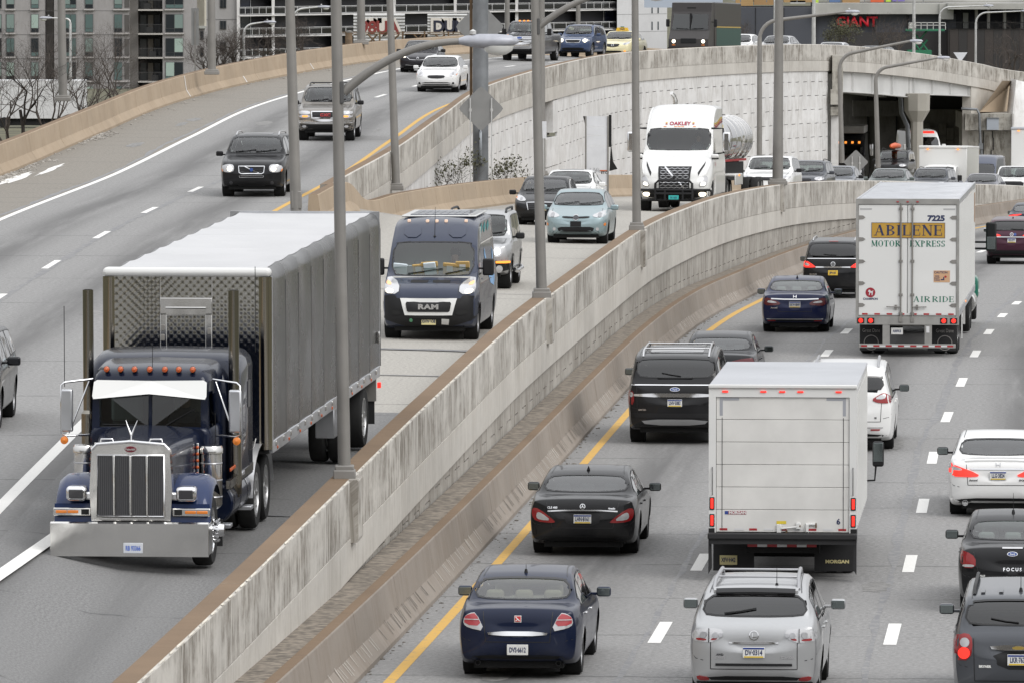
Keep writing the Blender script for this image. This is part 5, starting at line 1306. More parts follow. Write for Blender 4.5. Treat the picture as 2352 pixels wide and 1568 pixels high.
HATCH = dict(sil=[(0, .42), (.04, .48), (.09, .54), (.20, .625), (.26, .665), (.40, .915), (.47, .985), (.58, 1.0), (.75, .975), (.85, .93), (.93, .74), (.97, .62), (1, .55)],
             belt=[(0, .5), (.25, .60), (.5, .63), (.9, .67), (1, .6)], ws=(.265, .44), rw=(.86, .94), dlo=(.33, .86), split=(.52, .70), axle=(.19, .80), r=.31, tum=.33, clear=.19, rr=.05)
SUV = dict(sil=[(0, .46), (.025, .54), (.06, .585), (.17, .635), (.245, .665), (.35, .915), (.41, .98), (.52, 1.0), (.75, .985), (.88, .955), (.93, .90), (.965, .72), (.985, .63), (1, .56)],
           belt=[(0, .55), (.25, .63), (.5, .645), (.9, .67), (1, .62)], ws=(.255, .395), rw=(.905, .968), dlo=(.31, .90), split=(.48, .66), axle=(.185, .79), r=.37, tum=.26, clear=.25, rr=.05, tw=.24)
MINI = dict(sil=[(0, .40), (.03, .46), (.08, .52), (.16, .58), (.21, .615), (.36, .92), (.43, .985), (.55, 1.0), (.78, .985), (.91, .955), (.95, .89), (.975, .70), (.99, .6), (1, .5)],
            belt=[(0, .47), (.22, .56), (.5, .585), (.9, .60), (1, .55)], ws=(.215, .41), rw=(.925, .976), dlo=(.28, .92), split=(.45, .68), axle=(.19, .79), r=.345, tum=.24, clear=.2, rr=.055)
def SP(base, **k): d = dict(base); d.update(k); return d
def onroad(px, py, surf='R', Y=None):
    """point on a road surface seen at picture position (px, py); Y fixes the depth instead"""
    f = {'R': lambda x, y: zR(y), 'M': zM, 'L': zL}[surf]
    if Y: x = (px - 1176) * Y / FPX; return Vector((x, Y, f(x, Y)))
    Yk = 170.0; d = ray(px, py)
    for _ in range(40):
        x = d.x * Yk / d.y; t = (f(x, Yk) - CAM_H) / d.z; Yk = .5 * Yk + .5 * d.y * t
    return Vector((d.x * Yk / d.y, Yk, f(d.x * Yk / d.y, Yk)))
def headL(x, Y): q, o = L_at(x, Y); return LP.head(q)
def headM(Y): return WT.head(WT.sY(Y))
def place(px, py, surf, L, away, Y=None, dh=0.0):
    """ground position and heading of a vehicle whose near end touches the road at (px, py)"""
    p = onroad(px, py, surf, Y); h = {'R': lambda: headR(p.y), 'M': lambda: headM(p.y), 'L': lambda: headL(p.x, p.y)}[surf]() + dh
    k = L * .285; c = Vector((p.x + math.sin(h) * k, p.y + math.cos(h) * k, 0)); c.z = {'R': lambda x, y: zR(y), 'M': zM, 'L': zL}[surf](c.x, c.y)
    sl = math.atan2(c.z - p.z, k); return c, (h if away else h + math.pi), (sl if away else -sl)
def car(name, label, cat, px, py, surf, away, sp, pm, Y=None, dh=0.0, group=None):
    c, h, sl = place(px, py, surf, sp['L'], away, Y, dh); o = Car(name, label, cat, c, h, sp, pm, group); o.root.rotation_euler = (sl, 0, -h); return o
# ================================================================ CARS
G_R = 'cars driving away on the right road'; G_M = 'vehicles coming towards the camera on the middle road'; G_L = 'vehicles coming towards the camera on the upper left road'
def P_(n, c, r=.3, m=0.0): return paint('paint_' + n, c, r, m)
BLK = P_('black', (.010, .010, .011)); NAVY = P_('navy', (.007, .012, .034), .3, .1); WHT = P_('white', (.72, .72, .71)); SIL = P_('silver', (.42, .425, .43), .32, .6); DGR = P_('dark_grey', (.014, .0145, .016), .3, 0)
BLU = P_('mid_blue', (.045, .07, .14), .3, .2); PLUM = P_('plum', (.055, .016, .03), .3, .3); CREAM = P_('cream', (.72, .66, .42)); ICE = P_('pale_blue', (.28, .36, .38), .32, .4); PEW = P_('pewter', (.20, .185, .165), .35, .5); CHAR = P_('charcoal', (.07, .075, .085), .32, .3)
def std_front(c, gr, lamp, lit=None, low=None, plate=None, fog=None, grm=None, bar=True, hz=None, lampm=None):
    """grille polygon (half, mirrored), lamp polygon, lower intake"""
    g = [(x, z) for x, z in gr] + [(-x, z) for x, z in gr[::-1]]; o = c.patch('grille', g, 'F', grm or m_trim, .008, .015, None, 1, .06)
    z0, z1 = min(z for x, z in gr), max(z for x, z in gr); xw = max(x for x, z in gr)
    if bar:
        for k in range(1, 4): c.ribbon('grille_bar', [(-xw * .86, z0 + (z1 - z0) * k / 4), (xw * .86, z0 + (z1 - z0) * k / 4)], 'F', .012, m_rimd, .016, o)
    inner = []
    if lit:
        x, z, r = lit[:3]; inner = [([(x + r * math.cos(a), z + r * math.sin(a)) for a in [2 * math.pi * k / 10 for k in range(10)]], lit[3] if len(lit) > 3 else m_lit)]
    c.lamp('headlight', lamp, 'F', lampm or m_clear, inner)
    if low: c.patch('lower_grille', [(x, z) for x, z in low] + [(-x, z) for x, z in low[::-1]], 'F', m_trim, .008, .015, None, 1, .07)
    if fog:
        for sg in (1, -1): c.disc('fog_lamp', sg * fog[0], fog[1], fog[2], 'F', fog[3] if len(fog) > 3 else m_clear)
    if plate: c.plate(*plate)
def hood_lines(c, x0=.62, x1=.5): 
    s = c.sp
    for sg in (1, -1): c.ribbon('hood_seam', [(sg * c.plan(t) * .8, c.y(t)) for t in [.06 + (s['ws'][0] - .07) * k / 6 for k in range(7)]], 'T', .013, m_seal_r, .002)
def rear_base(c, lid, fin=None):
    c.roof_seams(); c.seam_rear(*lid)
def std_done(c, **k):
    c.side_seams(); H, W, z0 = c.H, c.W, c.sp.get('clear', .2)
    for v in 'FR':
        c.patch('valance', [(-.43 * W, z0 + .17), (.43 * W, z0 + .17), (.40 * W, z0 + .06), (-.40 * W, z0 + .06)], v, m_trim, .003, 0, None, 1, .1); c.ribbon('bumper_seam', [(-.49 * W, .47 * H), (-.44 * W, .40 * H), (-.38 * W, .385 * H)], v, .010, m_seal_r, .002); c.ribbon('bumper_seam', [(.49 * W, .47 * H), (.44 * W, .40 * H), (.38 * W, .385 * H)], v, .010, m_seal_r, .002)
    return c.finish(**k)
# ---- dark blue sedan with white-edged lamps
c = car('sedan', 'dark blue sedan with pale red tail lamps and beige headrests beside the yellow line', 'car', 1202, 1544, 'R', True, SP(SEDAN, L=4.85, W=1.786, H=1.465, lseat=1, hmat=m_chrome), NAVY, group=G_R)
c.glaze(gm=(g_clear, g_clear, g_clear)); rear_base(c, (.50, .98, .46, .55))
c.lamp('tail_light', [(.60, .965), (.47, .70), (.71, .745), (.79, .80), (.775, .90), (.70, .955)], 'R', m_clear, [([(.605, .955), (.515, .775), (.765, .79), (.775, .90), (.69, .945)], M('tail_rose', (.40, .05, .06), .15, coat=.6))])
c.ribbon('lamp_strip', [(.56, .868), (.77, .868)], 'R', .012, m_clear, .03, mirror=True); c.patch('chrome_bar', [(-.44, .70), (.44, .70), (.41, .64), (-.41, .64)], 'R', m_chrome, .012, .015, None, 1)
c.patch('badge', [(-.05, .83), (.05, .83), (.05, .925), (-.05, .925)], 'R', m_plate, .01, .008); c.patch('badge_face', [(-.042, .84), (.042, .84), (.042, .915), (-.042, .915)], 'R', M('badge_red', (.5, .02, .02), .3), .016)
c.ribbon('badge', [(-.03, .85), (.0, .875), (-.03, .905)], 'R', .014, m_plate, .022); c.ribbon('badge', [(.03, .85), (.0, .875)], 'R', .014, m_plate, .022)
c.plate('DVS·6612', 0, .44, band=False); c.exhaust(.58, .24, .04, m_trim); c.patch('bumper_step', [(-.45, .345), (.45, .345), (.5, .525), (-.5, .525)], 'R', NAVY, -.004, 0, None, 1); c.antenna(0, .68, .12, .1); std_done(c, interior=m_intb, spokes=10)
# ---- black coupe-like sedan
c = car('sedan', 'black low sedan with slanting red tail lamps and chrome strip, behind the dark blue sedan', 'car', 1347, 1266, 'R', True, SP(SEDAN, L=4.94, W=1.88, H=1.42, tum=.42, r=.345, taper=(.16, .07)), BLK, group=G_R)
c.glaze(gm=(g_mid, g_dark, g_mid)); rear_base(c, (.62, .93, .52, .50))
c.lamp('tail_light', [(.87, .84), (.75, .83), (.46, .61), (.50, .585), (.80, .605), (.875, .70)], 'R', m_red, [([(.78, .77), (.70, .75), (.53, .625), (.74, .635), (.80, .68)], m_clear)])
c.ribbon('chrome_strip', [(-.6, .785), (-.3, .80), (.3, .80), (.6, .785)], 'R', .022, m_chrome, .016); c.ring_badge(0, .865, .042, 'R', extra=([(0, 0), (0, 1)], [(0, 0), (-.87, -.5)], [(0, 0), (.87, -.5)]))
c.letters('CLS 400', -.52, .845, .05, 'R', m_chrome); c.letters('4matic', .5, .835, .045, 'R', m_chrome); c.patch('plate_recess', [(-.34, .75), (.34, .75), (.26, .53), (-.26, .53)], 'R', m_trim, .004, 0, None, 1); c.plate('LHN·8161', 0, .655, top='PENNSYLVANIA')
c.patch('diffuser', [(-.74, .32), (.74, .32), (.66, .18), (-.66, .18)], 'R', m_trim, .006, 0, None, 1); c.ribbon('chrome_strip', [(-.5, .245), (.5, .245)], 'R', .02, m_chrome, .014)
for sg in (1, -1): c.patch('exhaust', [(sg * .52, .215), (sg * .74, .215), (sg * .72, .28), (sg * .55, .28)], 'R', m_chrome, .014, .02, None, 1); c.patch('vent', [(sg * .80, .30), (sg * .86, .32), (sg * .84, .52), (sg * .80, .46)], 'R', m_trim, .006)
c.antenna(0, .66, fin=True); std_done(c, rimm=m_rimd, spokes=10)
# ---- big black SUV with chrome bar
c = car('suv', 'large black SUV with chrome tailgate bar and roof rails, left of the white box truck', 'suv', 1556, 1012, 'R', True, SP(SUV, L=5.33, W=2.03, H=1.93, r=.41, tum=.2, clear=.28, dlo=(.31, .92)), BLK, group=G_R)
c.glaze(gm=(g_mid, g_dark, g_dark), rwx=(.90, .95)); rear_base(c, (.80, 1.22, .78, .58))
c.lamp('tail_light', [(1.0, 1.14), (.86, 1.12), (.85, .84), (.99, .80)], 'R', m_red, [([(.94, .99), (.875, 1.0), (.875, 1.09), (.94, 1.10)], m_clear)])
c.ribbon('chrome_strip', [(-.9, 1.245), (.9, 1.245)], 'R', .022, m_chrome, .016); c.patch('chrome_bar', [(-.86, 1.075), (.86, 1.075), (.86, .995), (-.86, .995)], 'R', m_chrome, .014, .02, None, 1); c.oval_badge(0, 1.155, .105, .042, 'R', txt='Ford', size=.055)
c.plate('LNV·5083', 0, .875, top='PENNSYLVANIA'); c.letters('LIMITED', -.68, .73, .045, 'R', m_chrome); c.patch('skid_plate', [(-.72, .53), (.72, .53), (.6, .41), (-.6, .41)], 'R', SIL, .012, .015, None, 1); c.patch('bumper_trim', [(-.98, .66), (.98, .66), (.96, .57), (-.96, .57)], 'R', m_trim, .006)
c.wipers('R', spans=((-.28, .12),), rise=.1); c.rails(.40, .90, m_chrome, .16, .06, .022, (.55, .78))
for k in range(3): c.patch('roof_glass', [(-.55, c.y(.42 + .15 * k)), (.55, c.y(.42 + .15 * k)), (.55, c.y(.54 + .15 * k)), (-.55, c.y(.54 + .15 * k))], 'T', g_dark, .008)
std_done(c, rimm=m_rimd, spokes=6)
# ---- dark grey sedan ahead of it
c = car('sedan', 'dark grey sedan half hidden between the large black SUV and the white box truck', 'car', 1655, 910, 'R', True, SP(SEDAN, L=4.6, W=1.8, H=1.45), DGR, group=G_R)
c.glaze(gm=(g_clear, g_mid, g_clear)); rear_base(c, (.52, .99, .46, .55)); c.lamp('tail_light', [(.84, .95), (.55, .93), (.24, .86), (.30, .80), (.80, .80)], 'R', m_redd); c.ribbon('badge', [(-.06, .93), (.06, .93), (.06, .90), (-.06, .90), (-.06, .93)], 'R', .012, m_chrome, .016); c.letters('ELANTRA', 0, .80, .05, 'R', m_chrome, space=1.4); c.plate('LKF·2231', 0, .5); std_done(c)
# ---- blue sedan with chrome strip
c = car('sedan', 'deep blue sedan with chrome strip between dark red tail lamps, left of the lettered trailer', 'car', 1829, 760, 'R', True, SP(SEDAN, L=4.9, W=1.85, H=1.465), P_('deep_blue', (.008, .013, .052), .28, .1), group=G_R)
c.glaze(gm=(g_clear, g_mid, g_clear)); rear_base(c, (.50, .98, .45, .56)); c.lamp('tail_light', [(.86, .93), (.70, .93), (.38, .80), (.42, .73), (.86, .72)], 'R', m_redd, [([(.70, .87), (.45, .80), (.62, .79), (.76, .81)], m_clear)])
c.ribbon('chrome_strip', [(-.64, .905), (-.3, .89), (.3, .89), (.64, .905)], 'R', .03, m_chrome, .016); c.ribbon('badge', [(-.04, 1.0), (-.035, .92), (-.03, .96), (.03, .96), (.035, .92), (.04, 1.0)], 'R', .016, m_chrome, .016); c.plate('KKW·8849', 0, .745); c.letters('Accord', -.56, .66, .06, 'R', m_chrome)
c.ribbon('chrome_strip', [(-.76, .36), (.76, .36)], 'R', .02, m_chrome, .014); c.lamp('reflector', [(.74, .33), (.52, .33), (.52, .30), (.72, .30)], 'R', m_red, off=.008, rnd=0); c.antenna(0, .66, fin=True); std_done(c, interior=m_intg)
# ---- black minivan
c = car('minivan', 'black minivan with bright red tail lamps and yellow plate, just left of the lettered trailer', 'minivan', 1917, 683, 'R', True, SP(MINI, L=5.1, W=1.97, H=1.85), BLK, group=G_R)
c.glaze(gm=(g_mid, g_dark, g_dark), rwx=(.92, .95)); c.lamp('tail_light', [(.98, 1.17), (.82, 1.17), (.54, .985), (.56, .955), (.97, .95)], 'R', m_redlit, [([(.9, 1.10), (.80, 1.10), (.70, 1.01), (.9, 1.01)], m_clear)])
c.patch('chrome_bar', [(-.54, .985), (.54, .985), (.54, .945), (-.54, .945)], 'R', m_chrome, .014, .012); c.ring_badge(0, 1.06, .065, 'R', w=.02, extra=([(-1.2, 0), (1.2, 0)],)); c.plate('JEP·6181', 0, .79, mat=m_platey); c.letters('QUEST', -.62, .74, .06, 'R', m_chrome, .002, 1, 1.3); c.ribbon('chrome_strip', [(-.86, 1.23), (.86, 1.23)], 'R', .02, m_chrome, .014)
c.wipers('R', spans=((-.3, .1),), rise=.06); c.patch('brake_light', [(-.14, 1.745), (.14, 1.745), (.14, 1.765), (-.14, 1.765)], 'R', m_red, .02); c.rails(.45, .88, m_chrome, .12, .05, .02); c.roof_seams(); std_done(c, seats=False)
# ---- plum SUV at right edge, navy sedan before it
c = car('suv', 'plum coloured SUV with chrome strip at the right picture edge beside the trailer', 'suv', 2328, 606, 'R', True, SP(SUV, L=4.98, W=1.96, H=1.70, r=.38, tum=.3), PLUM, Y=263, group=G_R)
c.glaze(gm=(g_mid, g_dark, g_dark), rwx=(.88, .92)); c.lamp('tail_light', [(.96, 1.14), (.7, 1.14), (.39, 1.05), (.42, 1.01), (.7, 1.0), (.84, .93), (.97, .95)], 'R', m_redlit, [([(.85, 1.12), (.62, 1.11), (.5, 1.065), (.8, 1.075)], m_clear)]); c.ribbon('chrome_strip', [(-.7, .985), (.7, .985)], 'R', .028, m_chrome, .018); c.ring_badge(0, 1.075, .06, 'R', extra=([(-.5, -.8), (0, .8), (.5, -.8)],))
c.plate('KRS·8777', 0, .86); c.patch('plate_recess', [(-.5, .95), (.5, .95), (.38, .73), (-.38, .73)], 'R', PLUM, -.004); c.wipers('R', spans=((-.05, .42),), rise=.05); c.antenna(0, .8, fin=True); c.patch('valance', [(-.9, .5), (.9, .5), (.85, .3), (-.85, .3)], 'R', m_trim, .006); c.disc('badge', .12, 1.075, .05, 'R', m_logo); std_done(c, mirc=m_chrome)
c = car('sedan', 'navy sedan partly cut by the right picture edge, beyond the plum SUV', 'car', 2368, 560, 'R', True, SP(SEDAN, L=4.9, W=1.86, H=1.45), P_('ink_navy', (.012, .015, .03)), Y=303, group=G_R)
c.glaze(gm=(g_clear, g_mid, g_clear)); c.lamp('tail_light', [(.92, .93), (.3, 1.0), (.3, .96), (.6, .90), (.72, .78), (.92, .76)], 'R', m_redlit); std_done(c)
# ---- white minivan beyond the box truck
c = car('minivan', 'white minivan with big red and clear tail lamps, half hidden right of the box truck', 'minivan', 1947, 1028, 'R', True, SP(MINI, L=5.08, W=1.98, H=1.78), WHT, group=G_R)
c.glaze(gm=(g_mid, g_dark, g_dark), rwx=(.90, .94)); c.lamp('tail_light', [(.97, 1.09), (.78, 1.22), (.70, 1.19), (.50, 1.07), (.66, 1.0), (.97, 1.0)], 'R', m_red, [([(.82, 1.17), (.74, 1.19), (.56, 1.09), (.78, 1.08)], m_clear)]); c.seam_rear(.72, 1.0, .70, .62); c.letters('SE', .6, .70, .05, 'R', m_trim)
c.ribbon('chrome_strip', [(-.75, .50), (.75, .50)], 'R', .02, m_chrome, .014); c.lamp('reflector', [(.7, .47), (.5, .47), (.5, .44), (.68, .44)], 'R', m_red, off=.008, rnd=0); c.rails(.5, .88, m_rim, .14, .07, .03); c.patch('spoiler', [(-.7, c.y(.915)), (.7, c.y(.915)), (.72, c.y(.955)), (-.72, c.y(.955))], 'T', WHT, .03, .04); std_done(c, seats=False, mirc=BLK)
# ---- white sedan right edge
c = car('sedan', 'white sedan with glowing red tail lamps and twin exhausts, cut by the right picture edge', 'car', 2293, 1178, 'R', True, SP(SEDAN, L=4.86, W=1.85, H=1.465), WHT, group=G_R)
c.glaze(gm=(g_mid, g_dark, g_mid)); rear_base(c, (.58, .97, .55, .60)); c.lamp('tail_light', [(.90, .98), (.84, .98), (.34, .80), (.38, .745), (.90, .755)], 'R', m_redlit, [([(.86, .95), (.66, .90), (.66, .86), (.86, .87)], m_clear)]); c.ribbon('chrome_strip', [(-.50, .895), (.50, .895)], 'R', .03, m_chrome, .016); c.ribbon('badge', [(-.04, 1.0), (-.035, .93), (-.03, .965), (.03, .965), (.035, .93), (.04, 1.0)], 'R', .014, m_rim, .012)
c.plate('LLG·3824', 0, .775, top='PENNSYLVANIA'); c.letters('Accord', -.45, .69, .05, 'R', m_rimd); c.letters('SPORT', .45, .69, .045, 'R', m_rimd); c.patch('diffuser', [(-.78, .36), (.78, .36), (.70, .24), (-.70, .24)], 'R', m_trim, .008, 0, None, 1); c.ribbon('chrome_strip', [(-.5, .31), (.5, .31)], 'R', .014, m_chrome, .02); c.exhaust(.6, .27, .055); c.patch('spoiler', [(-.6, c.y(.955)), (.6, c.y(.955)), (.6, c.y(.975)), (-.6, c.y(.975))], 'T', WHT, .03, .03); std_done(c, mirc=BLK)
# ---- silver SUV at bottom
c = car('suv', 'silver SUV with clear tail lamps and roof rails, in front at the bottom edge', 'suv', 1739, 1604, 'R', True, SP(SUV, L=4.73, W=1.845, H=1.66, tum=.34, r=.37, sil=[(0, .46), (.025, .54), (.06, .585), (.17, .635), (.245, .665), (.36, .915), (.42, .98), (.52, 1.0), (.74, .985), (.85, .945), (.89, .905), (.955, .72), (.985, .66), (1, .56)], rw=(.87, .953), dlo=(.31, .87)), SIL, group=G_R)
c.glaze(gm=(g_mid, g_dark, g_dark), rwx=(.90, .92)); c.seam_rear(.60, 1.05, .60, .52); c.roof_seams()
c.lamp('tail_light', [(.80, 1.06), (.60, 1.08), (.40, 1.055), (.52, .89), (.80, .895), (.87, .95), (.86, 1.02)], 'R', m_clear, [([(.74, 1.03), (.65, 1.03), (.65, .97), (.74, .97)], m_rim), ([(.60, .915), (.53, .92), (.50, .945), (.58, .95)], m_red), ([(.80, .915), (.66, .91), (.66, .94), (.80, .95)], m_red)])
for x in (.70, .535, .46): 
    for sg in (1, -1): c.disc('lamp_bulb', sg * x, .985, .04 if x > .5 else .028, 'R', m_rim, .03)
for sg in (1, -1): c.ribbon('lamp_seam', [(sg * .625, 1.075), (sg * .625, .885)], 'R', .012, m_seal_r, .034)
c.ring_badge(0, .985, .062, 'R', m_chrome, .012, ([(-.3, .5), (-.35, -.35), (.6, -.35)],)); c.patch('handle_bar', [(-.34, .90), (.34, .90), (.34, .868), (-.34, .868)], 'R', m_chrome, .022, .022, None, 1); c.patch('plate_recess', [(-.34, .85), (.34, .85), (.22, .66), (-.22, .66)], 'R', WHT if 0 else SIL, -.01, 0, None, 1); c.plate('DV·0314', 0, .755, top='PENNSYLVANIA'); c.letters('AWD', -.47, .72, .04, 'R', m_rimd); c.letters('LEXUS', -.47, .685, .05, 'R', m_chrome); c.letters('RX400h', .47, .685, .055, 'R', m_chrome)
c.patch('bumper_pad', [(-.53, .60), (.53, .60), (.53, .565), (-.53, .565)], 'R', m_trim, .012, .01); c.lamp('reflector', [(.80, .43), (.62, .40), (.62, .355), (.78, .355)], 'R', m_red, off=.012); c.patch('valance', [(-.86, .335), (.86, .335), (.82, .2), (-.82, .2)], 'R', m_trim, .006); c.wipers('R', spans=((.02, -.42),), rise=.10); c.rails(.46, .84, m_rim, .13, .075, .028, (.55, .74)); c.antenna(.28, .82, .3, .05)
c.patch('spoiler', [(-.60, c.y(.84)), (.60, c.y(.84)), (.58, c.y(.885)), (-.58, c.y(.885))], 'T', SIL, .035, .05, None, 1); c.patch('wing_visor', [(-.55, c.y(.865)), (.55, c.y(.865)), (.55, c.y(.89)), (-.55, c.y(.89))], 'T', m_trim, .04, .02); std_done(c, seats=False, spokes=5)
# ---- black small sedan, dark SUV at right bottom
c = car('sedan', 'black small sedan with white name letters on its boot, cut by the right edge', 'car', 2326, 1396, 'R', True, SP(SEDAN, L=4.45, W=1.725, H=1.49, tum=.33, lseat=1), BLK, group=G_R)
c.glaze(gm=(g_clear, g_clear, g_clear)); rear_base(c, (.62, 1.02, .52, .60)); c.lamp('tail_light', [(.82, .97), (.72, .98), (.575, .89), (.575, .72), (.80, .72)], 'R', m_red, [([(.78, .775), (.60, .775), (.60, .735), (.78, .735)], m_clear)]); c.patch('brake_light', [(-.16, 1.04), (.16, 1.04), (.16, 1.02), (-.16, 1.02)], 'R', m_clear, .014); c.oval_badge(0, .94, .085, .036, 'R', txt='Ford', size=.045); c.letters('FOCUS', 0, .70, .07, 'R', m_chrome, .002, 1, 1.5); c.letters('WILLIS', -.48, .60, .035, 'R', m_plate)
c.plate('HTA·6492', 0, .38, top='PENNSYLVANIA'); c.antenna(0, .64, .32, .02); c.patch('valance', [(-.8, .33), (.8, .33), (.76, .2), (-.76, .2)], 'R', m_trim, .006); std_done(c, interior=m_intg)
c = car('suv', 'dark grey SUV with round red tail lamps and chrome bar in the bottom right corner', 'suv', 2341, 1622, 'R', True, SP(SUV, L=4.77, W=1.84, H=1.68, tum=.28), CHAR, group=G_R)
c.glaze(gm=(g_mid, g_dark, g_dark), rwx=(.92, .95)); c.seam_rear(.62, 1.04, .60, .46); c.lamp('tail_light', [(.90, 1.06), (.70, 1.12), (.62, 1.02), (.66, .74), (.88, .74)], 'R', m_red, []); 
for sg in (1, -1): c.disc('lens', sg * .735, .985, .065, 'R', m_clear, .028); c.disc('lens', sg * .745, .84, .08, 'R', m_redlit, .026)
c.patch('chrome_bar', [(-.40, .955), (.40, .955), (.36, .88), (-.36, .88)], 'R', m_chrome, .022, .022, None, 1); c.patch('badge', [(-.085, .925), (-.04, .94), (.04, .94), (.085, .925), (.085, .905), (.04, .895), (-.04, .895), (-.085, .905)], 'R', M('badge_gold', (.5, .36, .1), .3, .8), .05, .01); c.patch('plate_recess', [(-.38, .87), (.38, .87), (.26, .62), (-.26, .62)], 'R', m_trim, .002, 0, None, 1); c.plate('LKR·7630', 0, .755, top='PENNSYLVANIA')
c.letters('BRYNER', -.46, .66, .045, 'R', m_plate, .003); c.wipers('R', spans=((-.38, .0),), rise=.09); c.rails(.42, .88, m_trim, .12, .06, .025); c.antenna(.02, .84, .3, .05); c.roof_seams()
for x in (-.5, -.25, .25, .5): c.ribbon('roof_rib', [(x, c.y(.78)), (x, c.y(.87))], 'T', .06, CHAR, .02)
std_done(c, seats=False)
c = car('sedan', 'silver car of which only the roof shows at the bottom edge by the yellow line', 'car', 925, 1720, 'R', True, SP(SEDAN, L=4.6, W=1.78, H=1.5), SIL, Y=83.4, group=G_R); c.glaze(gm=(g_clear,) * 3); std_done(c)
# ================================================================ oncoming, middle road
c = car('hatchback', 'pale blue hatchback without front plate letters, in front of the black hatchback', 'car', 1328, 558, 'M', False, SP(HATCH, L=4.46, W=1.745, H=1.49, tum=.36, sil=[(0, .46), (.03, .52), (.07, .555), (.16, .63), (.21, .67), (.38, .93), (.44, .985), (.55, 1.0), (.75, .95), (.87, .87), (.94, .76), (.97, .66), (1, .58)], ws=(.215, .40), rw=(.80, .93)), ICE, group=G_M)
c.glaze(gm=(g_clear, g_mid, g_mid), wsx=(.90, .93)); std_front(c, [(0, .745), (.36, .765), (.40, .735), (.30, .705), (0, .70)], [(.44, .76), (.52, .83), (.80, .93), (.84, .86), (.80, .76), (.62, .72)], (.66, .80, .06, m_rim), [(0, .47), (.52, .47), (.48, .33), (0, .33)], ('', 0, .55, 'F', m_trim), (.60, .41, .045), bar=False)
c.patch('bumper_strip', [(-.62, .54), (.62, .54), (.55, .47), (-.55, .47)], 'F', ICE, .012, .01); c.disc('badge', 0, .725, .085, 'F', m_rimd, .02, .06); c.ring_badge(0, .725, .075, 'F', w=.016, extra=([(-.5, .6), (.5, .6)], [(0, .6), (0, -.8)])); c.lamp('side_marker', [(.78, .58), (.83, .58), (.82, .50), (.77, .50)], 'F', m_amber); hood_lines(c); c.wipers(); std_done(c, interior=m_intg, rimm=m_rimd)
c = car('hatchback', 'black small hatchback with white plate, left of the pale blue hatchback', 'car', 1249, 517, 'M', False, SP(HATCH, L=4.07, W=1.722, H=1.47), BLK, group=G_M)
c.glaze(gm=(g_clear, g_mid, g_mid)); std_front(c, [(0, .68), (.44, .70), (.40, .52), (.30, .45), (0, .45)], [(.46, .74), (.60, .87), (.80, .93), (.83, .84), (.70, .73)], (.64, .80, .045, m_rim), [(0, .36), (.7, .36), (.62, .24), (0, .24)], ('7DR·1456', 0, .53, 'F')); c.ribbon('chrome_strip', [(-.40, .47), (-.45, .69), (0, .70), (.45, .69), (.40, .47)], 'F', .022, m_chrome, .02); c.oval_badge(0, .735, .07, .03, 'F', txt='Ford', size=.04); c.lamp('side_marker', [(.76, .86), (.82, .88), (.82, .83), (.77, .80)], 'F', m_amber); hood_lines(c); c.wipers(); std_done(c, interior=m_intg)
c = car('sedan', 'white car whose roof and windshield show behind the black and pale blue hatchbacks', 'car', 1305, 470, 'M', False, SP(SEDAN, L=4.7, W=1.82, H=1.47), WHT, Y=232, group=G_M); c.glaze(gm=(g_clear,) * 3); c.patch('sunroof', [(-.4, c.y(.47)), (.4, c.y(.47)), (.38, c.y(.57)), (-.38, c.y(.57))], 'T', g_dark, .006); hood_lines(c); c.wipers(); std_done(c, interior=m_intg)
c = car('suv', 'silver boxy SUV with round headlamp and dark fenders behind the delivery van', 'suv', 1092, 660, 'M', False, SP(SUV, L=4.43, W=1.83, H=1.80, tum=.17, r=.37, clear=.32, sil=[(0, .5), (.025, .57), (.05, .6), (.2, .635), (.26, .655), (.345, .92), (.40, .985), (.52, 1.0), (.9, .985), (.96, .95), (.98, .7), (1, .58)], ws=(.265, .385), rw=(.962, .979), dlo=(.31, .94)), SIL, group=G_M)
c.glaze(gm=(g_clear, g_dark, g_dark)); std_front(c, [(0, 1.0), (.38, 1.0), (.36, .78), (0, .78)], [(.59 + .13 * math.cos(a), .90 + .14 * math.sin(a)) for a in [2 * math.pi * k / 12 for k in range(12)]], (.59, .90, .09, M('lamp_white', (.9, .95, 1), .3, emit=1.6)), [(0, .5), (.4, .5), (.4, .38), (0, .38)], None, (.62, .50, .075, m_clear))
c.patch('bumper', [(-.93, .70), (.93, .70), (.93, .40), (-.93, .40)], 'F', m_trim, .05, .08, None, 1); c.lamp('turn_signal', [(.86, .675), (.56, .675), (.56, .625), (.86, .625)], 'F', m_amberlit, off=.075, rnd=0)
for sg in (1, -1): c.disc('fog_lamp', sg * .64, .50, .075, 'F', m_clear, .075)
hood_lines(c); c.wipers(); c.rails(.42, .92, m_trim, .10, .07, .03)
for sg in (1, -1): part('side_step', m_chrome, c.root, lambda b: b.tube([(sg * .93, 1.0, .42), (sg * .98, .8, .38), (sg * .98, -.8, .38), (sg * .93, -1.0, .42)], .05, 8))
std_done(c, arch=m_trim, mirc=m_trim, interior=m_intg)
def plain_front(c, z=.55, grw=.4):
    H = c.H; std_front(c, [(0, z * H - .03), (grw, z * H - .03), (grw * .9, z * H - .16), (0, z * H - .16)], [(c.W * .26, z * H - .05), (c.W * .30, z * H + .03), (c.W * .46, z * H + .04), (c.W * .47, z * H - .08), (c.W * .33, z * H - .12)], (c.W * .37, z * H - .03, .05, m_rim), [(0, .36), (.5, .36), (.45, .24), (0, .24)])
    hood_lines(c); c.wipers()
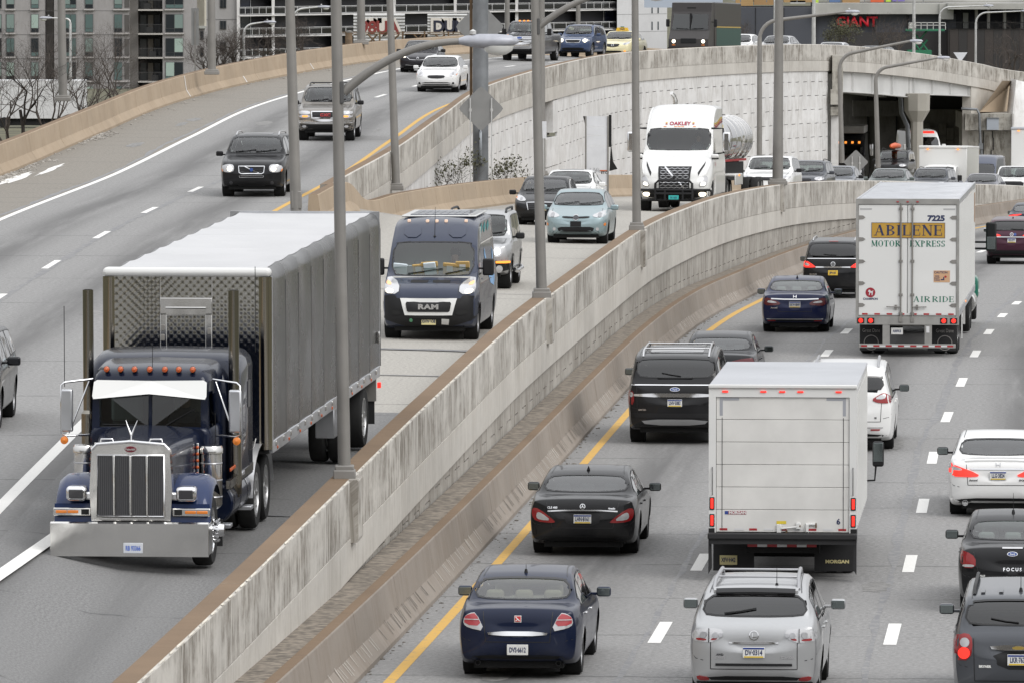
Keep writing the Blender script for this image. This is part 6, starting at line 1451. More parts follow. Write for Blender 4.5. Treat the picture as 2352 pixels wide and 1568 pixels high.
for nm, lb, cat, px, Y, sp, pm, mirc, gm in (
    ('suv', 'white SUV with dark windshield right behind the silver tanker', 'suv', 1765, 277, SP(SUV, L=5.0, W=2.0, H=1.78), WHT, m_trim, g_clear),
    ('suv', 'grey SUV in the queue just right of the lamp post behind the tanker', 'suv', 1848, 297, SP(SUV, L=4.8, W=1.9, H=1.66), CHAR, None, g_clear),
    ('sedan', 'grey sedan with black mirrors, centre of the queue before the passage', 'car', 1918, 304, SP(SEDAN, L=4.8, W=1.8, H=1.47), P_('steel_grey', (.17, .18, .20), .3, .5), m_trim, g_clear),
    ('sedan', 'grey green sedan right of the grey sedan with black mirrors', 'car', 2037, 319, SP(SEDAN, L=4.8, W=1.82, H=1.46), P_('green_grey', (.12, .14, .135), .3, .4), None, g_clear),
    ('suv', 'grey crossover in front of the small white box truck', 'suv', 2135, 338, SP(SUV, L=4.6, W=1.84, H=1.6), CHAR, None, g_mid),
    ('sedan', 'dim grey sedan roof left of the white pickup truck', 'car', 2252, 350, SP(SEDAN, L=4.7, W=1.8, H=1.45), P_('dim_grey', (.2, .2, .22), .3, .4), None, g_mid)):
    c = car(nm, lb, cat, px, 0, 'M', False, sp, pm, Y=Y, group=G_M); c.glaze(gm=(gm, g_mid, g_mid)); plain_front(c)
    if nm == 'suv' and pm is CHAR: c.rails(.42, .88, m_trim)
    std_done(c, interior=m_intg, mirc=mirc)
PICK = SP(SUV, L=5.9, W=2.03, H=1.93, tum=.2, r=.42, clear=.4, sil=[(0, .52), (.015, .6), (.04, .635), (.15, .655), (.215, .675), (.30, .93), (.345, .985), (.42, 1.0), (.56, .985), (.60, .93), (.635, .68), (.66, .655), (.96, .655), (.985, .63), (1, .55)], belt=[(0, .6), (.25, .645), (.6, .65), (.9, .64), (1, .6)], ws=(.222, .335), rw=(.585, .632), dlo=(.275, .575), split=(.43,), axle=(.165, .775), hand=(.42, .56), mirror=.30)
c = car('pickup_truck', 'white pickup truck with black grille at the right edge of the queue', 'pickup', 2330, 0, 'M', False, PICK, WHT, Y=360, group=G_M); c.glaze(gm=(g_clear, g_mid, g_mid)); std_front(c, [(0, 1.13), (.62, 1.13), (.60, .86), (0, .86)], [(.66, 1.14), (.94, 1.14), (.94, .92), (.66, .90)], (.8, 1.04, .1), [(0, .6), (.6, .6), (.55, .5), (0, .5)]); hood_lines(c); c.wipers(); std_done(c)
# ================================================================ oncoming, upper left road
c = car('suv', 'black SUV with lit headlamps and chrome grille, left of a lamp post', 'suv', 585, 450, 'L', False, SP(SUV, L=4.8, W=1.9, H=1.78, tum=.3, r=.37), BLK, group=G_L)
c.glaze(gm=(g_clear, g_mid, g_dark), wsx=(.90, .94)); std_front(c, [(0, .90), (.38, .90), (.36, .72), (.30, .69), (0, .69)], [(.50, .88), (.58, .96), (.84, .94), (.90, .84), (.86, .73), (.54, .72)], (.64, .83, .075), [(0, .42), (.42, .42), (.40, .33), (0, .33)], None, (.60, .42, .05, m_rimd)); c.ribbon('chrome_strip', [(-.38, .90), (.38, .90), (.36, .72), (.30, .685), (-.30, .685), (-.36, .72), (-.38, .90)], 'F', .022, m_chrome, .022); c.ribbon('badge', [(-.22, .70), (.2, .89)], 'F', .022, m_chrome, .03); c.disc('badge', 0, .80, .05, 'F', m_logo, .035)
c.ribbon('chrome_strip', [(-.36, .625), (.36, .625), (.34, .575), (-.34, .575), (-.36, .625)], 'F', .014, m_chrome, .014); c.patch('plate_bracket', [(-.1, .52), (.1, .52), (.1, .42), (-.1, .42)], 'F', m_trim, .02, .02); c.lamp('turn_signal', [(.86, .80), (.89, .84), (.88, .76), (.84, .735)], 'F', m_amber, off=.018); c.patch('lower_bumper', [(-.9, .54), (.9, .54), (.88, .30), (-.88, .30)], 'F', m_trim, .004, 0, None, 1); c.patch('skid_plate', [(-.4, .36), (.4, .36), (.38, .27), (-.38, .27)], 'F', m_rimd, .012, .01)
hood_lines(c); c.wipers(); c.rails(.42, .90, m_chrome, .10, .06, .022); c.patch('sunroof', [(-.42, c.y(.46)), (.42, c.y(.46)), (.42, c.y(.60)), (-.42, c.y(.60))], 'T', g_dark, .006); std_done(c, rimm=m_rim)
c = car('suv', 'pewter grey big SUV with red grille letters, partly behind the near lamp post', 'suv', 752, 322, 'L', False, SP(SUV, L=5.05, W=2.0, H=1.89, tum=.2, r=.39, clear=.32), PEW, group=G_L)
c.glaze(gm=(g_clear, g_dark, g_dark), wsx=(.90, .94)); std_front(c, [(0, 1.02), (.48, 1.02), (.46, .80), (0, .80)], [(.52, 1.04), (.93, 1.05), (.93, .93), (.52, .92)], None, [(0, .52), (.5, .52), (.46, .40), (0, .40)], None, None); c.ribbon('chrome_strip', [(-.48, 1.02), (.48, 1.02), (.46, .80), (-.46, .80), (-.48, 1.02)], 'F', .03, m_chrome, .02); c.letters('GMC', 0, .90, .16, 'F', M('letter_red', (.5, .03, .03), .4), .006)
c.lamp('turn_signal', [(.93, .91), (.54, .91), (.54, .81), (.92, .81)], 'F', m_clear, [([(.80, .89), (.60, .89), (.60, .83), (.80, .83)], m_amberlit)]); c.lamp('fog_lamp', [(.80, .55), (.66, .55), (.66, .47), (.80, .47)], 'F', m_clear); c.patch('bumper', [(-.98, .75), (.98, .75), (.97, .60), (-.97, .60)], 'F', m_chrome, .02, .03, None, 1); c.patch('lower_bumper', [(-.95, .58), (.95, .58), (.9, .34), (-.9, .34)], 'F', m_trim, .004); hood_lines(c); c.wipers(); c.rails(.42, .90, m_trim, .14, .06, .02, (.5, .62)); std_done(c, mirc=m_trim)
c = car('sedan', 'white sedan with dark grille on the upper left road near the big steel mast', 'car', 1008, 211, 'L', False, SP(SEDAN, L=4.82, W=1.8, H=1.47, tum=.34), WHT, group=G_L)
c.glaze(gm=(g_clear, g_mid, g_mid), wsx=(.90, .94)); std_front(c, [(0, .71), (.40, .70), (.30, .59), (0, .575)], [(.50, .68), (.60, .84), (.78, .90), (.86, .82), (.80, .67)], (.68, .77, .05, m_rim), [(0, .42), (.62, .42), (.58, .31), (0, .31)], None, (.70, .38, .045, m_trim)); c.lamp('turn_signal', [(.80, .74), (.85, .79), (.82, .69)], 'F', m_amber, off=.018); c.ribbon('bumper_strip', [(-.6, .365), (.6, .365)], 'F', .03, WHT, .02); hood_lines(c); c.wipers(); std_done(c, interior=m_intg)
c = car('sedan', 'black sedan with one glowing headlamp behind the white sedan on the upper road', 'car', 964, 167, 'L', False, SP(SEDAN, L=4.56, W=1.755, H=1.435), P_('plum_black', (.014, .013, .017)), group=G_L)
c.glaze(gm=(g_clear, g_mid, g_mid)); std_front(c, [(0, .68), (.42, .70), (.36, .61), (0, .58)], [(.48, .70), (.58, .78), (.82, .84), (.84, .74), (.66, .67)], (.60, .73, .05), [(0, .38), (.6, .38), (.55, .28), (0, .28)]); c.ribbon('chrome_strip', [(-.48, .70), (-.36, .60), (0, .575), (.36, .60), (.48, .70)], 'F', .02, m_chrome, .02); c.ring_badge(0, .65, .045, 'F', w=.02); c.ribbon('chrome_strip', [(-.55, .36), (0, .33), (.55, .36)], 'F', .018, m_chrome, .016); hood_lines(c); c.wipers(); std_done(c, mirc=m_trim)
c = car('pickup_truck', 'dark grey heavy pickup truck with chrome grille and bumper on the upper road', 'pickup', 1205, 140, 'L', False, SP(PICK, L=6.2, H=1.98), P_('gunmetal', (.045, .045, .05), .3, .4), group=G_L)
c.glaze(gm=(g_clear, g_mid, g_mid)); std_front(c, [(0, 1.34), (.62, 1.34), (.60, .92), (0, .92)], [(.66, 1.33), (.92, 1.30), (.93, 1.02), (.70, .98)], (.80, 1.10, .08, m_rim), [(0, .80), (.9, .80), (.9, .74), (0, .74)], None, None, bar=False); c.lamp('turn_signal', [(.90, 1.28), (.68, 1.29), (.68, 1.20), (.90, 1.20)], 'F', m_amberlit, off=.02); c.patch('chrome_bar', [(-.66, 1.38), (.66, 1.38), (.66, 1.27), (-.66, 1.27)], 'F', m_chrome, .03, .03)
for z in (1.18, 1.10, 1.02, .95): c.patch('grille_bar', [(-.6, z + .02), (.6, z + .02), (.6, z - .02), (-.6, z - .02)], 'F', m_chrome, .02, .02)
c.oval_badge(0, 1.14, .16, .065, 'F', txt='Ford', size=.09, off=.045); c.patch('bumper', [(-1.0, .90), (1.0, .90), (.98, .62), (-.98, .62)], 'F', m_chrome, .06, .1, None, 1)
for sg in (1, -1): c.disc('fog_lamp', sg * .76, .74, .07, 'F', m_lit, .08)
for x in (-.42, -.2, 0, .2, .42): 
    p = c.hit(x, c.y(.36), 'T')[0]; part('roof_marker', m_amberlit, c.root, lambda b: b.rbox(x - .05, x + .05, p.y - .02, p.y + .08, p.z - .01, p.z + .045, .015))
c.sp['msize'] = (.22, .34); hood_lines(c); c.wipers(); std_done(c, mirc=m_trim, mz=.06)
c = car('suv', 'blue SUV with bright headlamps between the pickup truck and the cream taxi', 'suv', 1325, 0, 'L', False, SP(SUV, L=4.56, W=1.78, H=1.68), BLU, Y=371, group=G_L)
c.glaze(gm=(g_clear, g_mid, g_mid)); std_front(c, [(0, .88), (.40, .88), (.34, .75), (0, .74)], [(.46, .88), (.54, .94), (.80, .92), (.84, .80), (.50, .76)], (.62, .84, .09), [(0, .48), (.6, .48), (.55, .36), (0, .36)]); c.ribbon('chrome_strip', [(-.40, .89), (.40, .89), (.34, .74), (-.34, .74), (-.40, .89)], 'F', .026, m_chrome, .02); hood_lines(c); c.wipers(); c.rails(.42, .88, m_trim, .08, .06, .03); std_done(c)
c = car('taxi', 'cream taxi with yellow roof sign on the upper road', 'taxi', 1416, 0, 'L', False, SP(SEDAN, L=4.86, W=1.83, H=1.47), CREAM, Y=381, group=G_L)
c.glaze(gm=(g_clear, g_mid, g_mid)); std_front(c, [(0, .74), (.40, .75), (.30, .60), (0, .57)], [(.48, .72), (.56, .80), (.82, .86), (.86, .76), (.68, .68)], (.64, .76, .055, m_rim), [(0, .38), (.5, .38), (.45, .30), (0, .30)], None, (.66, .36, .05, m_amberlit)); c.ring_badge(0, .68, .06, 'F', w=.02); p = c.hit(0, c.y(.5), 'T')[0]
part('roof_sign', M('taxi_yellow', (.68, .42, .03), .5), c.root, lambda b: b.prism([(-.34, p.z), (.34, p.z), (.27, p.z + .17), (-.27, p.z + .17)], 'Y', p.y - .09, p.y + .09)); part('sign_top', M('taxi_green', (.03, .12, .08), .5), c.root, lambda b: b.rbox(-.09, .09, p.y - .06, p.y + .06, p.z + .17, p.z + .23, .01)); text('TAXI', .12, m_ink, c.root, (0, p.y + .1, p.z + .085), FRONT_ROT, .004); hood_lines(c); c.wipers(); std_done(c)
c = car('suv', 'near black crossover cut by the left picture edge beside the truck exhaust stack', 'suv', -113, 982, 'L', False, SP(SUV, L=4.6, W=1.86, H=1.68, tum=.3, r=.36), P_('graphite', (.014, .015, .017), .28, .1), group=G_L); c.glaze(gm=(g_clear, g_mid, g_dark)); plain_front(c); c.sp['msize'] = (.24, .16); std_done(c)
for nm, lb, px, Y, sp, pm in (('sedan', 'white car glimpsed just right of the brown delivery truck', 1690, 397, SP(SEDAN, L=4.7, W=1.8, H=1.5), WHT), ('sedan', 'silver car roof above the parapet, first from the left', 1778, 404, SP(SEDAN, L=4.7, W=1.8, H=1.48), SIL), ('sedan', 'silver white car roof above the parapet left of the yellowish bush', 1902, 420, SP(SEDAN, L=4.7, W=1.8, H=1.5), P_('pearl', (.55, .56, .57), .3, .3)),
                              ('suv', 'grey SUV roof above the parapet right of the yellowish bush', 1998, 430, SP(SUV, L=4.7, W=1.85, H=1.62), CHAR), ('sedan', 'white car roof above the parapet below the scissor lift', 2114, 448, SP(SEDAN, L=4.7, W=1.8, H=1.6), WHT), ('sedan', 'blue grey car roof above the parapet at the right edge', 2336, 475, SP(SEDAN, L=4.7, W=1.8, H=1.5), P_('slate_blue', (.16, .2, .27), .3, .3))):
    c = car(nm, lb, 'car' if nm == 'sedan' else 'suv', px, 0, 'L', False, sp, pm, Y=Y, group=G_L); c.glaze(gm=(g_clear, g_mid, g_mid)); plain_front(c); std_done(c)
# ================================================================ TRUCKS AND VANS
m_ww = paint('truck_white', (.68, .68, .665), .35); m_alu = M('brushed_aluminium', (.56, .57, .59), .35, .85, var=.08, vscale=2); m_pol = M('polished_steel', (.74, .73, .71), .14, 1.0, var=.05, vscale=3)
m_redr = M('reflector_red', (.36, .02, .025), .4); m_whr = M('reflector_white', (.62, .62, .62), .4); m_flap = M('rubber_flap', (.014, .014, .015), .7); m_grey = M('frame_grey', (.30, .295, .28), .6, .2, var=.15, vscale=3); m_yel = M('sticker_yellow', (.65, .50, .04), .5)
m_grn = paint('tractor_green', (.008, .13, .085)); m_rsteel = M('steel_rim', (.6, .6, .6), .3, .9)
def tank_lathe(b, r, y0, y1, x, z, n=20): b.lathe([(0, y0), (r * .9, y0 + .005), (r, y0 + .05), (r, y1 - .05), (r * .9, y1 - .005), (0, y1)], 'Y', (x, 0, z), n)
def dual(root, y, r=.5, W=2.5, dual=True, rimm=None, w=.28):
    for sg in (1, -1):
        for k in range(2 if dual else 1):
            tm, rm = wheel_mesh(r, w, rimm or m_rsteel, 10); x = sg * (W / 2 - w / 2 - .02 - k * (w + .04)); t = link('wheel', tm, root, (x, y, r), (random.random(), 0, 0 if sg > 0 else math.pi)); link('rim', rm, t)
def pos_on(px, py, surf, away, ahead=0.0, Y=None, dh=0.0):
    p = onroad(px, py, surf, Y); f = {'R': lambda x, y: zR(y), 'M': zM, 'L': zL}[surf]; h = {'R': lambda: headR(p.y), 'M': lambda: headM(p.y), 'L': lambda: headL(p.x, p.y)}[surf]() + dh
    q = Vector((p.x + math.sin(h) * ahead, p.y + math.cos(h) * ahead, 0)); q.z = f(q.x, q.y); d = Vector((q.x + math.sin(h) * 5, q.y + math.cos(h) * 5, 0)); sl = math.atan2(f(d.x, d.y) - q.z, 5); return q, h, sl
def truck(name, label, cat, px, py, surf, away, ahead=0.0, Y=None, dh=0.0, group=None):
    q, h, sl = pos_on(px, py, surf, away, ahead, Y, dh); t = thing(name, label, cat, q, 0, group); t.rotation_euler = (sl, 0, -h) if away else (-sl, 0, -h + math.pi); return t
def ribbed(b, x, y0, y1, z0, z1, n, sg, d=.012):
    for k in range(n): y = y0 + (y1 - y0) * (k + .5) / n; b.box(*sorted((x, x + sg * d)), y - .03, y + .03, z0, z1)
# ---- white box truck
t = truck('box_truck', 'white box truck with roll-up rear door, manufacturer sticker and glowing oval tail lamps', 'truck', 1802, 1322, 'R', True, -.9, group=G_R)
part('cargo_box', m_ww, t, lambda b: (b.rbox(-1.22, 1.22, .06, 6.3, .82, 3.2, .03), ribbed(b, 1.22, .3, 6.2, .9, 3.1, 15, 1), ribbed(b, -1.22, .3, 6.2, .9, 3.1, 15, -1)))
part('roof', concrete('metal_roof', (.48, .49, .51), (.34, .35, .37), .5), t, lambda b: b.rbox(-1.225, 1.225, .0, 6.33, 3.19, 3.24, .02))
part('rear_frame', m_ww, t, lambda b: (b.box(-1.22, -1.1, -.02, .1, .80, 3.2), b.box(1.1, 1.22, -.02, .1, .80, 3.2), b.box(-1.1, 1.1, -.02, .1, 3.04, 3.2), b.rbox(-1.225, 1.225, -.05, .1, 3.185, 3.245, .015)))
for i in range(6):
    z0 = .81 + i * .372; d_ = part('door_panel', M('door_white', (.66, .65, .625), .5, var=.09, vscale=1.3), t, lambda b: b.rbox(-1.095, 1.095, .005, .05, z0, z0 + .366, .006))
    if i == 0:
        for k in range(9): x = -1.04 + k * .245; part('reflector_tape', m_redr if k % 2 == 0 else m_whr, d_, lambda b: b.box(x, x + (.16 if k % 2 == 0 else .2) * .8, .001, .004, .835, .87))
part('door_seal', m_black, t, lambda b: b.box(-1.1, 1.1, .045, .055, .8, 3.05))
for sg in (1, -1): part('corner_tape', M('tape_grey', (.33, .34, .37), .5), t, lambda b: (b.box(*sorted((sg * 1.04, sg * .72)), .001, .0045, 2.985, 3.03), b.box(*sorted((sg * 1.04, sg * .99)), .001, .0045, 2.73, 2.985)))
for x in (-1.0, 1.0): part('cable', m_rimd, t, lambda b: b.box(x - .005, x + .005, .0, .003, .84, 2.7))
for x in (-.95, -.32, -.01, .29, .92): part('marker_lamp', m_redlit, t, lambda b: b.rbox(x - .05, x + .05, -.04, -.018, 3.115, 3.145, .008))
for sg in (1, -1):
    for z in (1.28, 1.0): part('tail_light', m_black, t, lambda b: b.rbox(sg * 1.165 - .042, sg * 1.165 + .042, -.035, -.019, z - .105, z + .105, .03)); l = part('lens', m_redlit, t, lambda b: b.rbox(sg * 1.165 - .024, sg * 1.165 + .024, -.045, -.03, z - .085, z + .085, .02))
    part('grab_handle', m_rimd, t, lambda b: b.tube([(sg * 1.16, -.02, 1.42), (sg * 1.16, -.06, 1.45), (sg * 1.16, -.06, 1.85), (sg * 1.16, -.02, 1.88)], .008, 5)); part('post_foot', m_black, t, lambda b: b.box(*sorted((sg * 1.12, sg * 1.222)), -.024, .0, .79, .87))
o = part('sticker', M('sticker_red', (.32, .02, .05), .5), t, lambda b: b.box(-.90, -.60, .0, .003, 1.10, 1.155)); part('sticker_field', m_pblue, o, lambda b: b.box(-.955, -.895, -.0, .003, 1.10, 1.155)); text('MORGAN', .062, m_plate, o, (-.745, -.002, 1.127), REAR_ROT, .003, 1.05)
text('6', .125, m_ink, t, (.92, -.001, .985), REAR_ROT, .004)
o = part('latch', m_ww, t, lambda b: (b.rbox(-.10, -.02, -.03, .0, .8, .94, .01), b.tube([(-.02, -.035, .87), (.24, -.035, .90)], .015, 6), b.rbox(.22, .3, -.045, .0, .86, .97, .01), b.rbox(.38, .43, -.045, 0, .77, .95, .01), b.rbox(.38, .56, -.03, 0, .925, .965, .01)))
[part('rust_stain', m_rust, o, lambda b: b.box(*q)) for q in ((.54, .565, -.034, -.03, .88, .965), (.05, .08, -.02, -.004, .79, .84), (.28, .30, -.05, -.044, .9, .93))]; part('sticker', m_yel, t, lambda b: b.box(-.1, .06, .0, .003, .945, .995)); part('hasp', m_black, t, lambda b: b.box(.385, .425, -.05, .0, .76, .82))
part('bumper', m_flap, t, lambda b: (b.rbox(-1.23, 1.23, -.2, .06, .70, .80, .02), b.box(-1.2, 1.2, -.16, .3, .62, .72)))
for i in range(7): part('reflector_bar', (m_redr, m_whr)[i % 2], t, lambda b: b.box(-.58 + i * .163, -.42 + i * .163, .05, .08, .56, .61))
part('chassis', m_under, t, lambda b: (b.box(-.6, .6, .15, 8.2, .45, .75), b.box(-.7, .7, 1.2, 2.2, .3, .6), b.box(-1.15, 1.15, .9, .95, .5, .78)))
for sg in (1, -1): part('mud_flap', m_flap, t, lambda b: b.box(*sorted((sg * .5, sg * 1.18)), .75, .77, .10, .62)); part('side_guard', m_flap, t, lambda b: b.prism([(sg * 1.18, .72), (sg * 1.22, .72), (sg * 1.22, .12), (sg * 1.17, .2)], 'Y', -.1, .1))
text('MORGAN', .075, m_platec, t, (.88, .745, .26), REAR_ROT, .004, 1.2); o = part('license_plate', m_platec, t, lambda b: b.rbox(-1.07, -.78, .7, .715, .20, .36, .008)); text('XFV·H42', .1, m_ink, o, (-.925, .697, .28), REAR_ROT, .003, .62)
dual(t, 1.7, .44, 2.3, True, None, .22); dual(t, 6.9, .44, 2.1, False, None, .22)
part('cab', m_ww, t, lambda b: (b.rbox(-1.0, 1.0, 6.32, 8.1, .6, 2.3, .15, 3), b.rbox(-.95, .95, 7.9, 9.0, .6, 1.5, .12, 3)))
for sg in (1, -1):
    o = part('mirror', m_trim, t, lambda b: (b.rbox(sg * 1.39 - .1, sg * 1.39 + .1, 7.2, 7.32, 1.36, 1.80, .04), b.tube([(sg * 1.0, 7.3, 1.1), (sg * 1.33, 7.26, 1.12), (sg * 1.35, 7.26, 1.36)], .018, 6))); part('mirror_glass', m_mirror, o, lambda b: b.rbox(sg * 1.39 - .08, sg * 1.39 + .08, 7.19, 7.2, 1.45, 1.78, .02))
# ---- lettered white semi trailer
t = truck('semi_trailer', 'white semi trailer with gold nameplate, green lettering and red tail lamps, driving away', 'trailer', 2088, 812, 'R', True, -1.4, dh=.012, group=G_R)
part('floor_frame', m_grey, t, lambda b: (b.box(-1.3, 1.3, .02, 15.7, 1.0, 1.12), b.box(-.5, .5, .3, 13, .75, 1.0)))
part('body', m_ww, t, lambda b: b.box(-1.27, 1.27, .05, 15.7, 1.1, 3.92))
for sg in (1, -1):
    for k in range(13): y0 = .14 + k * 1.195; o = part('side_panel', m_ww, t, lambda b: (b.rbox(*sorted((sg * 1.272, sg * 1.296)), y0, y0 + 1.185, 1.16, 3.84, .008), [b.box(*sorted((sg * 1.296, sg * 1.302)), y0 + .28 * i + .12, y0 + .28 * i + .15, 1.2, 3.8) for i in range(4)]))
    part('top_rail', m_alu, t, lambda b: b.rbox(*sorted((sg * 1.25, sg * 1.305)), .0, 15.75, 3.84, 3.97, .01)); part('bottom_rail', m_alu, t, lambda b: b.box(*sorted((sg * 1.27, sg * 1.304)), .0, 15.75, 1.0, 1.16)); part('skirt', m_ww, t, lambda b: b.box(*sorted((sg * 1.24, sg * 1.27)), 4.2, 4.6, .25, 1.0))
part('placard', M('placard_tan', (.33, .22, .15), .6), t, lambda b: b.box(1.297, 1.306, 14.5, 15.3, 2.9, 3.7))
for k in range(13): y0 = .06 + k * 1.2; part('roof_panel', m_alu, t, lambda b: (b.box(-1.25, 1.25, y0, y0 + 1.19, 3.92, 3.95), b.rbox(-1.25, 1.25, y0 + .55, y0 + .61, 3.94, 3.962, .01)))
part('rear_frame', m_grey, t, lambda b: (b.box(-1.3, -1.235, -.02, .1, .95, 3.97), b.box(1.235, 1.3, -.02, .1, .95, 3.97), b.box(-1.235, 1.235, -.02, .1, 3.83, 3.97), b.box(-1.3, 1.3, -.03, .12, .80, 1.0)))
for sg in (1, -1):
    d_ = part('door', m_ww, t, lambda b: b.rbox(*sorted((sg * .012, sg * 1.232)), .0, .05, 1.03, 3.82, .01)); xr = -.167 if sg < 0 else .125
    part('lock_rod', m_galv, d_, lambda b: (b.tube([(xr, -.03, .92), (xr, -.03, 3.86)], .02, 6), [b.rbox(xr - .05, xr + .05, -.04, .0, z - .035, z + .035, .01) for z in (1.08, 1.55, 2.4, 3.72)], b.rbox(xr - .05, xr + .05, -.05, 0, .86, 1.0, .01)))
    part('door_handle', m_galv, d_, lambda b: (b.tube([(xr, -.045, 1.24), (xr + sg * .36, -.045, 1.25)], .014, 5), b.rbox(xr + sg * .12 - .03, xr + sg * .12 + .03, -.05, 0, 1.18, 1.3, .01)))
    for z in (1.29, 1.84, 2.39, 2.95, 3.5): part('hinge', m_galv, d_, lambda b: (b.prism([(sg * 1.25, z - .05), (sg * 1.25, z + .05), (sg * 1.12, z + .045), (sg * 1.06, z), (sg * 1.12, z - .045)], 'Y', -.012, .0)))
    part('corner_tape', M('tape_grey2', (.4, .4, .4), .5), t, lambda b: b.box(*sorted((sg * 1.2, sg * .9)), -.003, -.001, 3.69, 3.73))
    for x in (1.17, .92): part('tail_light', m_black, t, lambda b: b.rbox(sg * x - .09, sg * x + .09, -.045, -.03, .83, .97, .01)); part('lens', m_redlit, t, lambda b: b.lathe([(0, -.06), (.055, -.055), (.06, -.045)], 'Y', (sg * x, 0, .90), 12))
    part('mud_flap', m_flap, t, lambda b: b.box(*sorted((sg * .5, sg * 1.22)), .6, .62, .12, .85)); text('Great Dane', .13, M('flap_letter', (.25, .24, .23), .7), t, (sg * .93, .59, .62), REAR_ROT, 0, .72); part('flap_emblem', MATS['flap_letter'], t, lambda b: b.lathe([(.17, .595), (.185, .59), (.19, .595)], 'Y', (sg * .93, 0, .32), 20))
    part('guard_post', m_grey, t, lambda b: b.box(*sorted((sg * .44, sg * .62)), -.02, .06, .3, .82)); part('skirt_leg', m_ww, t, lambda b: b.box(*sorted((sg * 1.1, sg * 1.16)), 11, 11.12, .3, 1))
part('under_ride_guard', m_grey, t, lambda b: b.rbox(-1.22, 1.22, -.03, .07, .22, .32, .01))
for i in range(15): part('reflector_tape', m_redr if i % 2 == 0 else m_whr, t, lambda b: (b.box(-1.16 + i * .155, -1.01 + i * .155, -.034, -.031, .25, .29))); part('reflector_tape', m_redr if i % 2 == 0 else m_whr, t, lambda b: b.box(-1.14 + i * .155, -1.0 + i * .155, -.005, -.002, 1.045, 1.085))
o = part('nameplate', M('gold_field', (.46, .27, .04), .5), t, lambda b: b.box(-.91, .945, -.006, -.002, 2.98, 3.37)); part('plate_border', m_ink, o, lambda b: [b.box(*q, -.008, -.006, *w) for q, w in (((-.91, .945), (2.98, 2.992)), ((-.91, .945), (3.358, 3.37)), ((-.91, -.898), (2.98, 3.37)), ((.933, .945), (2.98, 3.37)))])
